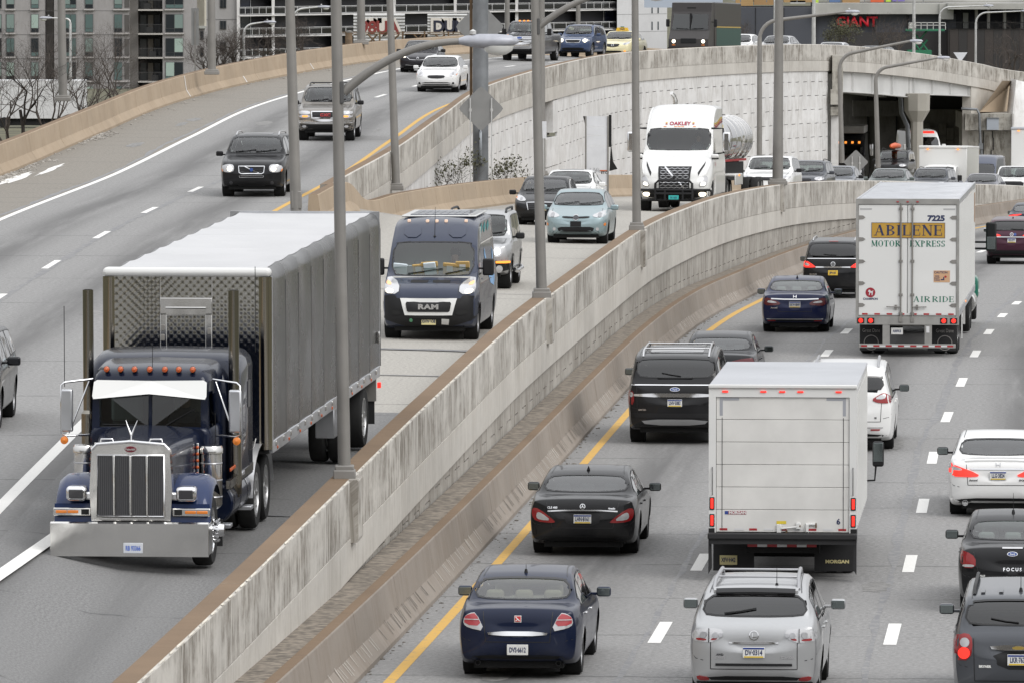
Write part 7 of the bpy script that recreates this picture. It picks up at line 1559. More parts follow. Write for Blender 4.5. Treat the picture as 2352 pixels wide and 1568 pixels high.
# serif capitals drawn from stems, hairlines, bowls and serifs
def serif(s, x, z, h, w, mat, parent, y, gap=.18, th=.2):
    b = MB(); T, t_ = th * h, .055 * h
    def bar(x0, z0, x1, z1, w0): d = Vector((x1 - x0, z1 - z0)); n = Vector((-d.y, d.x)).normalized() * w0 / 2; b.add([(x0 + n.x, y, z0 + n.y), (x0 - n.x, y, z0 - n.y), (x1 - n.x, y, z1 - n.y), (x1 + n.x, y, z1 + n.y)], [(0, 1, 2, 3)])
    def stem(x0, wd=None, sv=3): wd = wd or T; bar(x0, z, x0, z + h, wd); [bar(x0 - wd * .95, zz, x0 + wd * .95, zz, t_) for zz, f in ((z + t_ / 2, 1), (z + h - t_ / 2, 2)) if sv & f]
    def bowl(cx, cz, rx, rz, a0, a1, k=14):
        vs = []
        for i in range(k + 1):
            a = a0 + (a1 - a0) * i / k; c, q = math.cos(a), math.sin(a); e = t_ + (T - t_) * abs(c) ** 1.3; vs += [(cx + rx * c, y, cz + rz * q), (cx + max(0, rx - e) * c, y, cz + (rz - t_) * q)]
        b.add(vs, [(2 * i, 2 * i + 1, 2 * i + 3, 2 * i + 2) for i in range(k)])
    P = math.pi; W = {'A': 1.0, 'B': .82, 'I': .44, 'L': .76, 'E': .78, 'N': 1.0, 'M': 1.15, 'O': .95, 'T': .86, 'R': .9, 'X': .95, 'P': .8, 'S': .66, 'D': .92, ' ': .4}
    tot = sum(W[c] for c in s) + gap * (len(s) - 1); u = w / tot; cx = x - w / 2
    for c in s:
        ww = W[c] * u; l = cx + T * .8; r = cx + ww
        if c == 'I': stem(cx + ww / 2)
        elif c == 'L': stem(l); bar(cx, z + t_ / 2, r, z + t_ / 2, t_); bar(r - t_ * .5, z, r - t_ * .5, z + h * .3, t_)
        elif c == 'E': stem(l); [bar(cx, q, r, q, t_) for q in (z + t_ / 2, z + h - t_ / 2)]; bar(l, z + h * .52, r - u * .15, z + h * .52, t_); bar(r - t_ / 2, z, r - t_ / 2, z + h * .28, t_); bar(r - t_ / 2, z + h, r - t_ / 2, z + h * .74, t_); bar(r - u * .15, z + h * .4, r - u * .15, z + h * .64, t_)
        elif c == 'T': stem(cx + ww / 2, None, 1); bar(cx, z + h - t_ / 2, r, z + h - t_ / 2, t_); [bar(q, z + h, q, z + h * .74, t_) for q in (cx + t_ / 2, r - t_ / 2)]
        elif c == 'A': m = cx + ww / 2; bar(cx + ww * .12, z, m, z + h, t_ * 1.3); bar(r - ww * .16, z, m, z + h, T); bar(cx + ww * .22, z + h * .33, r - ww * .25, z + h * .33, t_); [bar(q - T * .8, z + t_ / 2, q + T * .8, z + t_ / 2, t_) for q in (cx + ww * .1, r - ww * .14)]
        elif c == 'N': bar(cx + ww * .16, z, cx + ww * .16, z + h, t_ * 1.4); bar(r - ww * .12, z, r - ww * .12, z + h, t_ * 1.4); bar(cx + ww * .16, z + h, r - ww * .12, z, T); bar(cx, z + t_ / 2, cx + ww * .34, z + t_ / 2, t_); bar(r - ww * .3, z + h - t_ / 2, r + ww * .04, z + h - t_ / 2, t_); bar(cx - ww * .02, z + h - t_ / 2, cx + ww * .2, z + h - t_ / 2, t_)
        elif c == 'M': m = cx + ww / 2; bar(cx + ww * .12, z, cx + ww * .14, z + h, t_ * 1.3); stem(r - ww * .12); bar(cx + ww * .14, z + h, m, z + h * .1, T * .9); bar(r - ww * .12, z + h, m, z + h * .1, t_ * 1.3); bar(cx, z + t_ / 2, cx + ww * .26, z + t_ / 2, t_)
        elif c == 'O': bowl(cx + ww / 2, z + h / 2, ww / 2, h / 2, 0, 2 * P, 28)
        elif c == 'D': stem(l); bowl(l, z + h / 2, r - l, h / 2, -P / 2, P / 2)
        elif c in 'BPR':
            stem(l); bowl(l, z + h * .745, (r - l) * .92, h * .255, -P / 2, P / 2)
            if c == 'B': bowl(l, z + h * .26, r - l, h * .26, -P / 2, P / 2)
            if c == 'R': bar(l + (r - l) * .3, z + h * .5, r - T * .2, z + t_, T); bar(r - T * .7, z + t_ / 2, r + T * .2, z + t_ / 2, t_)
        elif c == 'X': bar(cx + ww * .12, z + h, r - ww * .12, z, T); bar(r - ww * .14, z + h, cx + ww * .12, z, t_ * 1.3); [bar(q - T * .7, zz, q + T * .7, zz, t_) for q in (cx + ww * .12, r - ww * .12) for zz in (z + t_ / 2, z + h - t_ / 2)]
        elif c == 'S': bowl(cx + ww / 2, z + h * .74, ww / 2, h * .26, P * .1, P * 1.5); bowl(cx + ww / 2, z + h * .27, ww / 2, h * .27, -P * .9, P * .5); bar(r - t_, z + h, r - t_, z + h * .72, t_); bar(cx + t_, z, cx + t_, z + h * .3, t_)
        cx += ww + gap * u
    return b.build('lettering', mat, parent)
m_gl = M('letter_green', (.005, .14, .085), .5)
serif('ABILENE', .015, 3.045, .265, 1.7, m_ink, o, -.0085); serif('MOTOR', -.55, 2.765, .155, .72, m_gl, t, -.004); serif('EXPRESS', .5, 2.765, .155, .88, m_gl, t, -.004); serif('AIR', .36, 1.37, .145, .42, m_gl, t, -.004); serif('RIDE', .90, 1.37, .145, .54, m_gl, t, -.004)
text('7225', .19, m_ink, t, (.72, -.004, 3.475), REAR_ROT, .01, 1.15)
o = part('caution_sticker', M('sticker_peach', (.55, .34, .2), .5), t, lambda b: b.box(.66, 1.07, -.005, -.001, 1.87, 2.165)); text('CAUTION', .075, m_ink, o, (.84, -.007, 2.115), REAR_ROT, .002, 1); [text(w, .058, m_ink, o, (.745, -.007, 2.02 - i * .05), REAR_ROT, .001, .8) for i, w in enumerate(('WIDE', 'RIGHT', 'TURNS'))]; part('arrow', m_redr, o, lambda b: b.lathe([(0, -.007), (.03, -.0065)], 'Y', (.96, 0, 2.01), 10)); part('arrow', m_ink, o, lambda b: (b.box(.84, .9, -.0065, -.006, 1.92, 1.95), b.box(.9, .93, -.0065, -.006, 1.92, 2.0)))
o = part('emblem', M('emblem_red', (.3, .015, .03), .5), t, lambda b: b.lathe([(0, -.005), (.125, -.004)], 'Y', (-.93, 0, 1.605), 20)); part('dog_figure', m_whr, o, lambda b: (b.add([(x * .01 - .93, -.0065, z * .01 + 1.605) for x, z in ((-6, 2), (-5, 6), (-1, 7), (0, 4), (5, 3), (6, 6), (7, 5), (6, 0), (5, -7), (3, -7), (3, -1), (-1, -1), (-2, -7), (-4, -7), (-3, 1))], [tuple(range(15))])))
text('CHAMPION', .075, m_ink, t, (-.93, -.003, 1.44), REAR_ROT, .003, .95); o = part('license_plate', m_plate, t, lambda b: b.rbox(-.41, -.11, .05, .065, .55, .72, .008)); text('A889KB', .095, m_ink, o, (-.26, .048, .63), REAR_ROT, .002, .65); part('tag_holder', m_whr, t, lambda b: b.box(.48, .56, -.03, -.022, .6, .76))
for x in (-.25, 0, .25): part('marker_lamp', m_redr, t, lambda b: b.rbox(x - .03, x + .03, -.035, -.02, 3.88, 3.91, .006))
dual(t, 1.7, .5, 2.5); dual(t, 2.95, .5, 2.5); part('marker_lamp', m_amberlit, t, lambda b: b.rbox(1.3, 1.32, 6, 6.1, 1.1, 1.16, .01))
t2 = thing('semi_tractor', 'green semi tractor pulling the lettered trailer, only its right side and mirror in view', 'truck', t.location, 0, G_R); t2.rotation_euler = t.rotation_euler
part('cab', m_grn, t2, lambda b: (b.rbox(-1.15, 1.15, 16.6, 19.3, .9, 3.7, .2, 3), b.rbox(-.95, .95, 19, 20.8, .75, 1.95, .2, 3))); part('fender', m_grn, t2, lambda b: (b.rbox(.85, 1.3, 19.3, 20.7, .55, 1.25, .18, 3), b.rbox(-1.3, -.85, 19.3, 20.7, .55, 1.25, .18, 3))); part('chassis', m_under, t2, lambda b: b.box(-.5, .5, 12.6, 20.5, .55, .95)); part('fuel_tank', m_pol, t2, lambda b: tank_lathe(b, .32, 15.8, 17.6, 1.0, .65))
dual(t2, 13.1, .5, 2.5); dual(t2, 14.4, .5, 2.5); dual(t2, 20.0, .5, 2.5, False)
for sg in (1, -1): o = part('mirror', m_trim, t2, lambda b: (b.rbox(sg * 1.66 - .15, sg * 1.66 + .15, 19.0, 19.12, 1.95, 2.75, .05), b.tube([(sg * 1.1, 19.1, 2.2), (sg * 1.55, 19.06, 2.2)], .03, 6), b.tube([(sg * 1.1, 19.1, 2.02), (sg * 1.55, 19.06, 2.02)], .03, 6))); part('mirror_glass', m_mirror, o, lambda b: b.rbox(sg * 1.66 - .12, sg * 1.66 + .12, 18.99, 19.0, 2.0, 2.35, .02))
# ---- delivery van
VAN = dict(L=6.0, W=2.05, H=2.52, sil=[(0, .30), (.012, .385), (.03, .43), (.07, .468), (.115, .492), (.14, .515), (.245, .80), (.29, .88), (.36, .965), (.42, .99), (.52, 1.0), (.965, 1.0), (.985, .985), (1, .93)], belt=[(0, .38), (.1, .47), (.2, .52), (1, .53)], ws=(.135, .25), rw=None, dlo=(.19, .315), split=(), axle=(.155, .80), r=.36, tum=.09, clear=.22, rr=.10, tw=.22, topm=.42, mirror=.215, msize=(.24, .36), bulge=(.2, .06), taper=(.10, .02), floor=.55, hand=(.30,))
c = car('delivery_van', 'dark blue delivery van with white grille frame, lit headlamps and solar panels on the roof', 'van', 996, 774, 'M', False, VAN, P_('van_blue', (.034, .042, .070), .42, .1), group=G_M)
c.glaze(gm=(g_clear, g_mid, g_mid), wsx=(.90, .95)); c.patch('bumper', [(-1.02, .92), (-.72, .96), (-.66, .86), (.66, .86), (.72, .96), (1.02, .92), (1.0, .30), (-1.0, .30)], 'F', m_trim, .016, .03, None, 1, .09)
o = c.patch('grille_frame', [(-.60, .88), (.60, .88), (.50, .53), (-.50, .53)], 'F', m_ww, .04, .03, None, 0, .07); c.patch('grille', [(-.46, .80), (-.48, .77), (-.45, .62), (-.42, .60), (.42, .60), (.45, .62), (.48, .77), (.46, .80)], 'F', m_trim, .052, .01, o, 0, .07); text('RAM', .14, m_chrome, c.root, (0, c.hit(0, .70, 'F')[0].y + .085, .705), FRONT_ROT, .008, 1.45, 1.1)
c.lamp('headlight', [(.64, 1.17), (.92, 1.34), (.97, 1.12), (.94, .98), (.64, .97)], 'F', m_clear, [([(.93, 1.08), (.76, 1.06), (.76, .99), (.90, .99)], m_lit), ([(.93, 1.24), (.83, 1.19), (.82, 1.14), (.93, 1.16)], M('amber_pale', (.85, .42, .2), .3, emit=.5))], .018)
for sg in (1, -1): c.patch('bumper_vent', [(sg * .58, .63), (sg * .84, .66), (sg * .80, .55), (sg * .58, .53)], 'F', m_black, .034, 0, None, 1); c.patch('roof_stamp', [(sg * .30, 2.36), (sg * .66, 2.36), (sg * .66, 2.10), (sg * .30, 2.10)], 'F', c.mat, .018, .018, None, 1); c.ribbon('hood_seam', [(sg * .63, 1.26), (sg * .62, .96)], 'F', .012, m_seal_r, .004)
c.patch('lower_slot', [(-.42, .52), (.42, .52), (.40, .47), (-.40, .47)], 'F', m_black, .036); c.plate('XHW·V38', 0, .40, 'F', m_platec, top='New Jersey'); c.patch('sticker', [(-.44, .45), (-.28, .46), (-.27, .35), (-.42, .34)], 'F', m_plate, .035); c.disc('badge', .37, .43, .035, 'F', M('badge_green', (.1, .3, .16), .5), .036)
c.patch('hood_vent', [(-.42, 1.235), (-.04, 1.235), (-.05, 1.19), (-.42, 1.19)], 'F', m_black, .006); c.patch('hood_vent', [(.05, 1.235), (.42, 1.235), (.42, 1.19), (.05, 1.19)], 'F', m_black, .006); c.wipers('F', None, ((-.78, -.28), (-.22, .52)), .14)
for x in (-.62, -.2, 0, .2, .60): p = c.hit(x, 2.42, 'F')[0]; part('marker_lamp', M('lamp_pale', (.75, .55, .42), .3, emit=.25), c.root, lambda b: b.rbox(x - .035, x + .035, p.y - .04, p.y + .05, p.z - .03, p.z + .04, .015))
part('antenna', m_trim, c.root, lambda b: (lambda p: (b.tube([p, p + Vector((0, -.15, .62))], [.008, .004], 4), b.lathe([(.03, 0), (.0, .05)], 'Y', p, 8)))(c.hit(0, 2.12, 'F')[0]))
pv = M('solar_cell', (.05, .06, .085), .25, coat=.5); z = 2.535
for i in range(8):
    for j in range(2): x = -.62 + i * .157; y0 = c.y(.47 + j * .2); part('solar_panel', pv, c.root, lambda b: b.box(x, x + .145, y0 - 1.08, y0, z - .01, z + .012))
part('roof_sheet', m_ww, c.root, lambda b: b.rbox(-.80, .80, c.y(.95), c.y(.44), z - .04, z - .002, .02)); part('bulkhead', M('bulkhead', (.62, .66, .62), .8), c.root, lambda b: b.box(-.92, .92, c.y(.40), c.y(.395), .6, 2.3))
sw = M('logo_swoosh', (.2, .38, .62), .5); tg = M('print_teal', (.02, .2, .2), .5)
for u, v in (((.50, 1.75), (.62, 1.15)), ((.62, 1.15), (.78, 1.05)), ((.78, 1.05), (.86, 1.7))): c.ribbon('side_logo', [(c.y(u[0]), u[1]), (c.y(v[0]), v[1])], 'P', .22, sw, .006)
for a in (.4, .55, .7): c.ribbon('side_print', [(c.y(a), 2.2), (c.y(a + .1), 2.3)], 'P', .14, tg, .006)
c.ribbon('body_crease', [(c.y(.36), 1.95), (c.y(.96), 1.95)], 'P', .03, m_ww, .006); c.ribbon('door_seam', [(c.y(.36), .5), (c.y(.36), 2.1)], 'P', .016, m_seal_r, .004); c.ribbon('door_seam', [(c.y(.2), .6), (c.y(.2), 1.3)], 'P', .016, m_seal_r, .004)
c.finish(mirc=m_trim, interior=m_intg, rear_seat=False, rimm=m_rim, mz=.1); van = c
# parcels on its dashboard
bpy.context.view_layer.update(); mw_ = c.root.matrix_world
kraft = M('kraft_paper', (.50, .34, .13), .8); poly = M('poly_mailer', (.60, .68, .72), .5); gpoly = M('grey_mailer', (.25, .29, .29), .6)
for x, w, h, tl, m, lb in ((.70, .30, .13, .35, poly, 'white and blue mailing bag at the left end of the van dashboard'), (.46, .30, .10, .5, gpoly, 'grey mailing bag on the van dashboard, second from the left'), (.30, .26, .12, .6, kraft, 'brown padded envelope lying low on the van dashboard'), (.06, .36, .16, .5, kraft, 'big brown envelope in the middle of the van dashboard'), (.05, .26, .15, .45, poly, 'white label sheet over the big brown envelope'), (-.36, .30, .14, .5, kraft, 'brown envelope with white label right of the dashboard middle'), (-.64, .30, .17, .55, kraft, 'brown envelope at the right end of the van dashboard')):
    p = mw_ @ Vector((x, c.y(.19) + (.05 if 'sheet' in lb else 0), 1.40)); t = thing('parcel', lb, 'parcel', p, 0, 'parcels on the van dashboard'); t.rotation_euler = (c.root.rotation_euler[0] - .45, random.uniform(-.12, .12), c.root.rotation_euler[2]); part('envelope', m, t, lambda b: b.rbox(-w / 2, w / 2, -.02, .02, -.08, h * 1.45, .018)); 
    if m is kraft: part('label', m_plate, t, lambda b: b.box(-.06, .07, .0205, .023, .01, h * 1.3 - .04))
# ---- white tractor with tanker
VNL = dict(L=6.6, W=2.46, H=3.62, sil=[(0, .20), (.01, .30), (.03, .37), (.07, .42), (.15, .48), (.24, .545), (.262, .565), (.335, .775), (.35, .80), (.40, .87), (.47, .93), (.56, .975), (.66, 1.0), (.985, 1.0), (1, .985)], belt=[(0, .26), (.1, .40), (.25, .54), (1, .56)], ws=(.258, .338), rw=None, dlo=(.29, .42), split=(), axle=(.17, 1.22), r=.5, tum=.05, clear=.38, rr=.12, tw=.3, topm=.78, mirror=.3, bulge=(.3, .04), taper=(.16, .01), floor=1.2, hand=(.42,))
c = car('semi_tractor', 'white semi tractor with black bull bar, diagonal grille bar and red name on its roof', 'truck', 1556, 486, 'M', False, VNL, m_ww, group=G_M)
c.glaze(gm=(g_clear, g_mid, g_mid), wsx=(.93, .95))
o = c.patch('grille', [(-.56, 1.52), (.56, 1.52), (.50, .76), (-.50, .76)], 'F', m_trim, .02, .03, None, 0, .07)
for k in range(9):
    z = .82 + k * .078; c.ribbon('grille_mesh', [(-.48 + i * .096, z + (.016 if i % 2 == (k % 2) else -.016)) for i in range(11)], 'F', .02, m_rim, .032, o)
c.ribbon('grille_bar', [(-.34, .80), (.34, 1.50)], 'F', .05, m_chrome, .045, o); c.ring_badge(0, 1.16, .075, 'F', m_chrome, .03); c.disc('badge', 0, 1.16, .06, 'F', m_trim, .05)
c.lamp('headlight', [(.80, .84), (1.07, .86), (1.12, 1.12), (1.05, 1.24), (.94, 1.18)], 'F', m_clear, [([(.86, .88), (1.04, .90), (1.05, 1.0), (.92, 1.0)], M('led_white', (1, .97, .85), .3, emit=1.8))], .02)
c.patch('bumper', [(-1.16, .80), (1.16, .80), (1.12, .46), (-1.12, .46)], 'F', m_trim, .014, .03, None, 1, .09); c.lamp('fog_lamp', [(.82, .66), (1.06, .66), (1.04, .54), (.84, .52)], 'F', m_lit, off=.03)
for sg in (1, -1): c.patch('hood_vent', [(sg * .80, 1.20), (sg * .78, 1.32), (sg * 1.0, 1.70), (sg * .98, 1.55)], 'F', m_trim, .012); c.ribbon('corner_white', [(sg * 1.14, .80), (sg * 1.12, .48)], 'F', .12, m_ww, .03)
c.letters('OAKLEY', 0, 2.96, .16, 'F', M('letter_crimson', (.33, .02, .05), .5), .006, 1.15, 1.05, .02)
for sg in (1, -1):
    for i, m in enumerate((m_yel, M('stripe_orange', (.6, .2, .03), .5), MATS['letter_crimson'])): c.ribbon('stripe', [(sg * .42, 2.99 - i * .03), (sg * .49, 2.99 - i * .03)], 'F', .018, m, .02); c.ribbon('stripe', [(c.y(.42), 2.95 - i * .06), (c.y(.6), 2.98 - i * .06), (c.y(.8), 3.12 - i * .07), (c.y(.98), 3.17 - i * .07)], 'P', .045, m, .008)
for x in (-.5, -.1, .02, .14, .5): c.patch('marker_lamp', [(x - .05, 2.865), (x + .05, 2.865), (x + .05, 2.845), (x - .05, 2.845)], 'F', m_amber, .016)
b = MB(); yf = c.L / 2 + .12
for pts in ([(-1.22, .74), (-.62, .74), (.62, .74), (1.22, .74), (1.26, .66), (1.26, .46), (1.2, .40), (-1.2, .40), (-1.26, .46), (-1.26, .66), (-1.22, .74)], [(-.62, .40), (-.62, .95), (-.52, 1.05), (.52, 1.05), (.62, .95), (.62, .40)], [(-.3, .40), (-.3, .74)], [(.3, .40), (.3, .74)], [(-.62, .62), (.62, .62)]): b.tube([(x, yf - (.16 if abs(x) > 1.1 else 0), z) for x, z in pts], .042, 8)
b.box(-.66, -.58, yf - .35, yf, .36, .76); b.box(.58, .66, yf - .35, yf, .36, .76); b.build('bull_bar', m_trim, c.root); o = part('license_plate', M('plate_teal', (.03, .38, .36), .5), c.root, lambda b: b.rbox(-.17, .17, yf + .04, yf + .05, .42, .56, .006)); text('PA 1650', .09, m_ink, o, (0, yf + .052, .48), FRONT_ROT, .002, .7)
text('4195', .2, MATS['letter_crimson'], c.root, (-1.245, c.y(.30), 1.58), (RX, 0, -RX), .004, .8); 
for sg in (1, -1):
    y = c.y(.30); part('mirror_frame', m_trim, c.root, lambda b: b.tube([(sg * 1.1, y, 2.80), (sg * 1.5, y + .1, 2.80), (sg * 1.52, y + .1, 1.98), (sg * 1.12, y, 1.92)], .035, 6)); part('mirror', m_chrome, c.root, lambda b: b.rbox(sg * 1.62 - .13, sg * 1.62 + .13, y + .02, y + .2, 2.0, 2.68, .06)); part('hood_mirror', m_ww, c.root, lambda b: b.rbox(sg * 1.28 - .13, sg * 1.28 + .13, c.y(.19), c.y(.16), 1.80, 1.94, .05)); part('mirror_arm', m_trim, c.root, lambda b: b.tube([(sg * .95, c.y(.22), 1.62), (sg * 1.15, c.y(.19), 1.78), (sg * 1.4, c.y(.18), 1.79)], .03, 6))
part('exhaust_pipe', m_pol, c.root, lambda b: b.tube([(.52, c.y(1.02), 1), (.52, c.y(1.02), 3.75), (.56, c.y(1.0), 3.9), (.64, c.y(.98), 4.0)], .075, 8)); part('side_fairing', m_ww, c.root, lambda b: (b.rbox(-1.23, -1.1, c.y(.98), c.y(.34), .55, 1.35, .06), b.rbox(1.1, 1.23, c.y(.98), c.y(.34), .55, 1.35, .06))); part('antenna', m_trim, c.root, lambda b: (b.tube([(1.3, c.y(.3), 2.8), (1.3, c.y(.3), 4.2)], .006, 4), b.tube([(-1.2, c.y(.8), 2.8), (-1.2, c.y(.8), 4.4)], .006, 4)))
vnl = c; c.finish(mirrors=False, rear_seat=False, seats=False, rimm=m_rsteel, spokes=10); part('chassis', m_under, c.root, lambda b: b.box(-.45, .45, c.y(1.45), c.y(.9), .6, .95)); dual(c.root, c.y(1.42), .5, 2.45)
t = thing('tank_trailer', 'polished silver tank trailer behind the white tractor with bull bar', 'trailer', c.root.location, 0, G_M); t.rotation_euler = c.root.rotation_euler; y0 = c.y(1.06)
t.rotation_euler[2] -= .03
part('tank', M('mirror_tank', (.72, .72, .73), .08, 1.0), t, lambda b: b.lathe([(0, y0), (.6, y0 - .04), (.82, y0 - .2), (.86, y0 - .35), (.86, y0 - 11.5), (.8, y0 - 11.8), (.5, y0 - 12.05), (0, y0 - 12.1)], 'Y', (0, 0, 2.35), 36))
for k in range(7): part('tank_band', m_pol, t, lambda b: b.lathe([(.862, y0 - .8 - k * 1.7), (.88, y0 - .82 - k * 1.7), (.88, y0 - .9 - k * 1.7), (.862, y0 - .92 - k * 1.7)], 'Y', (0, 0, 2.35), 36))
part('sub_frame', m_under, t, lambda b: b.box(-.5, .5, y0 - 11.6, y0 - .5, .9, 1.55)); part('fender', m_ww, t, lambda b: (b.rbox(-1.25, -.7, y0 - 4.2, y0 - 1.8, 1.1, 1.2, .04), b.rbox(-1.25, -1.2, y0 - 4.2, y0 - 1.8, .8, 1.15, .02), b.rbox(.7, 1.25, y0 - 4.2, y0 - 1.8, 1.1, 1.2, .04))); part('walkway', m_galv, t, lambda b: b.box(-.9, .4, y0 - 1.6, y0 + .2, 3.22, 3.27)); part('reflector_band', m_redr, t, lambda b: [b.box(-.80, -.78, y0 - .5 - .34 * i, y0 - .33 - .34 * i, 1.60, 1.68) for i in range(28)]); part('marker_lamp', m_amberlit, t, lambda b: (b.rbox(-.95, -.88, y0 - .2, y0 - .1, 1.4, 1.5, .02), b.rbox(-1.28, -1.24, y0 - 3, y0 - 2.9, 1.1, 1.18, .02)))
for i, m in enumerate((m_yel, MATS['stripe_orange'], MATS['letter_crimson'])): part('side_print', m, t, lambda b: b.lathe([(.865, y0 - .5 - .2 * i), (.866, y0 - 1.3 + .2 * i)], 'Y', (0, 0, 2.35), 36) if 0 else b.box(-.885, -.80, y0 - 1.1 - .1 * i, y0 - .5, 2.75 - i * .22, 2.9 - i * .22))
for y in (y0 - 10.2, y0 - 11.4): dual(t, y, .5, 2.45)
# ---- brown parcel truck
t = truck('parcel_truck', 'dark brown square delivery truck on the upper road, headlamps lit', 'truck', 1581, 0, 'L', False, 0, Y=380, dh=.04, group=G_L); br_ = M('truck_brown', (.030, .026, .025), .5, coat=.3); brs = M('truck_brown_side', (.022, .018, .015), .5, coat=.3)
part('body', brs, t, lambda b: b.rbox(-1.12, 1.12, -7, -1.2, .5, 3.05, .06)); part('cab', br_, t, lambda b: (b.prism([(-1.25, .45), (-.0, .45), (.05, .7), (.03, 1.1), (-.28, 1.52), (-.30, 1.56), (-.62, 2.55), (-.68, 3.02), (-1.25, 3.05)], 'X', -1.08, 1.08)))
m_ = [(-.45, 1.6), (-.45, 2.42)]
for sg in (1, -1): part('windshield', g_mid, t, lambda b: b.add([(sg * .03, -.28, 1.60), (sg * .98, -.28, 1.60), (sg * .94, -.56, 2.42), (sg * .03, -.56, 2.42)], [(0, 1, 2, 3)])); part('headlight', m_lit, t, lambda b: b.lathe([(0, .07), (.085, .06), (.1, .03)], 'Y', (sg * .80, 0, .98), 12)); part('marker_lamp', m_amber, t, lambda b: b.rbox(sg * .8 - .09, sg * .8 + .09, .04, .06, .76, .81, .01)); part('mirror', m_trim, t, lambda b: (b.rbox(sg * 1.3 - .09, sg * 1.3 + .09, -.7, -.58, 1.75, 2.15, .03), b.tube([(sg * 1.08, -.7, 2.0), (sg * 1.28, -.64, 2.0)], .02, 5))); part('wiper', m_trim, t, lambda b: b.tube([(sg * .1, -.26, 1.64), (sg * .75, -.27, 1.68)], .014, 4))
part('interior', m_int, t, lambda b: b.box(-1.0, 1.0, -.9, -.7, 1.5, 2.45)); part('grille', m_trim, t, lambda b: b.rbox(-.42, .42, .03, .07, .88, 1.14, .02)); part('bumper', m_trim, t, lambda b: b.rbox(-1.1, 1.1, -.1, .16, .48, .68, .03)); part('vent_slot', m_black, t, lambda b: b.box(-.24, .24, -.66, -.63, 2.72, 2.78)); part('window_frame', m_trim, t, lambda b: (b.box(-.02, .02, -.6, -.28, 1.58, 2.46)))
part('side_stripe', M('stripe_gold', (.4, .28, .06), .5), t, lambda b: b.box(-1.125, -1.118, -6.9, -1.6, 1.72, 1.78)); part('side_lower', M('side_green', (.02, .06, .045), .5), t, lambda b: b.box(-1.124, -1.118, -6.9, -1.6, .75, 1.7)); dual(t, -.9, .4, 2.1, False); dual(t, -5.4, .4, 2.1)
# ---- small white box truck, white cargo truck, blue-grey van, dark truck and SUV under the bridge
CUT = SP(VAN, L=3.2, W=1.95, H=2.0, sil=[(0, .40), (.03, .50), (.10, .54), (.30, .58), (.34, .60), (.55, .93), (.62, .98), (.75, 1.0), (.97, 1.0), (1, .98)], belt=[(0, .5), (.3, .58), (1, .60)], ws=(.33, .56), dlo=(.44, .8), axle=(.25, 1.6), topm=.14, mirror=.42, taper=(.1, .02))
def boxtruck(label, px, Y, bw, bh, bl, roofm, hz=.9):
    c = car('box_truck', label, 'truck', px, 0, 'M', False, CUT, m_ww, Y=Y, group=G_M); c.glaze(gm=(g_mid, g_mid, g_mid)); plain_front(c); c.finish(rear_seat=False, mirc=m_trim)
    part('cargo_box', m_ww, c.root, lambda b: b.rbox(-bw / 2, bw / 2, c.y(1.02) - bl, c.y(.98), hz, bh, .05)); part('box_cap', roofm, c.root, lambda b: b.rbox(-bw / 2 - .02, bw / 2 + .02, c.y(1.02) - bl, c.y(.965), bh - .12, bh + .03, .05)); dual(c.root, c.y(1.02) - bl * .7, .42, 2.2); part('chassis', m_under, c.root, lambda b: b.box(-.5, .5, c.y(1.02) - bl, c.y(.9), .5, hz))
    for x in (-.8, .8): part('marker_lamp', m_amberlit, c.root, lambda b: b.rbox(x - .06, x + .06, c.y(.96), c.y(.94), bh - .2, bh - .14, .01))
    return c
boxtruck('small white box truck with white cab in the queue before the passage', 2152, 377, 2.55, 2.95, 5.0, m_ww)
c = boxtruck('tall white cargo truck cut by the right picture edge', 2362, 372, 2.4, 4.0, 6.0, M('cap_grey', (.4, .42, .45), .5))
c = car('delivery_van', 'blue grey delivery van behind the small white box truck', 'van', 2248, 0, 'M', False, VAN, P_('van_blue2', (.08, .09, .125), .4, .1), Y=392, group=G_M); c.glaze(gm=(g_mid, g_mid, g_mid), wsx=(.90, .95)); c.finish(mirc=m_trim, rear_seat=False)
c = car('semi_tractor', 'black truck with orange roof lamps inside the dark passage', 'truck', 1944, 0, 'M', False, SP(VNL, H=3.3, L=6.0), BLK, Y=428, group=G_M); c.root.location = at_Y(1944, 430, 428); c.root.rotation_euler = (0, 0, math.pi - .1); c.glaze(gm=(g_clear, g_mid, g_mid)); c.patch('grille', [(-.5, 1.4), (.5, 1.4), (.5, .8), (-.5, .8)], 'F', m_chrome, .02, .03); c.lamp('headlight', [(.75, .9), (1.05, .9), (1.05, 1.15), (.78, 1.15)], 'F', m_clear)
for x in (-.8, -.4, 0, .4, .8): c.patch('marker_lamp', [(x - .07, 2.72), (x + .07, 2.72), (x + .07, 2.60), (x - .07, 2.60)], 'F', m_amberlit, .04, .02)
part('roof_box', m_grey, c.root, lambda b: b.rbox(-1.1, 1.1, -3, .6, 3.2, 3.65, .05)); part('mirror', m_chrome, c.root, lambda b: (b.rbox(-1.65, -1.45, c.y(.3), c.y(.28), 1.9, 2.6, .04), b.rbox(1.45, 1.65, c.y(.3), c.y(.28), 1.9, 2.6, .04))); c.finish(mirrors=False, seats=False)
c = car('suv', 'black SUV carrying orange cargo on its roof inside the dark passage', 'suv', 2056, 0, 'M', False, SP(SUV, L=4.6, W=1.9, H=1.85, tum=.15), BLK, Y=405, group=G_M); c.root.location = at_Y(2056, 420, 405); c.glaze(gm=(g_mid, g_mid, g_mid)); plain_front(c); c.rails(.42, .88, m_trim, .1, .1); std_done(c)
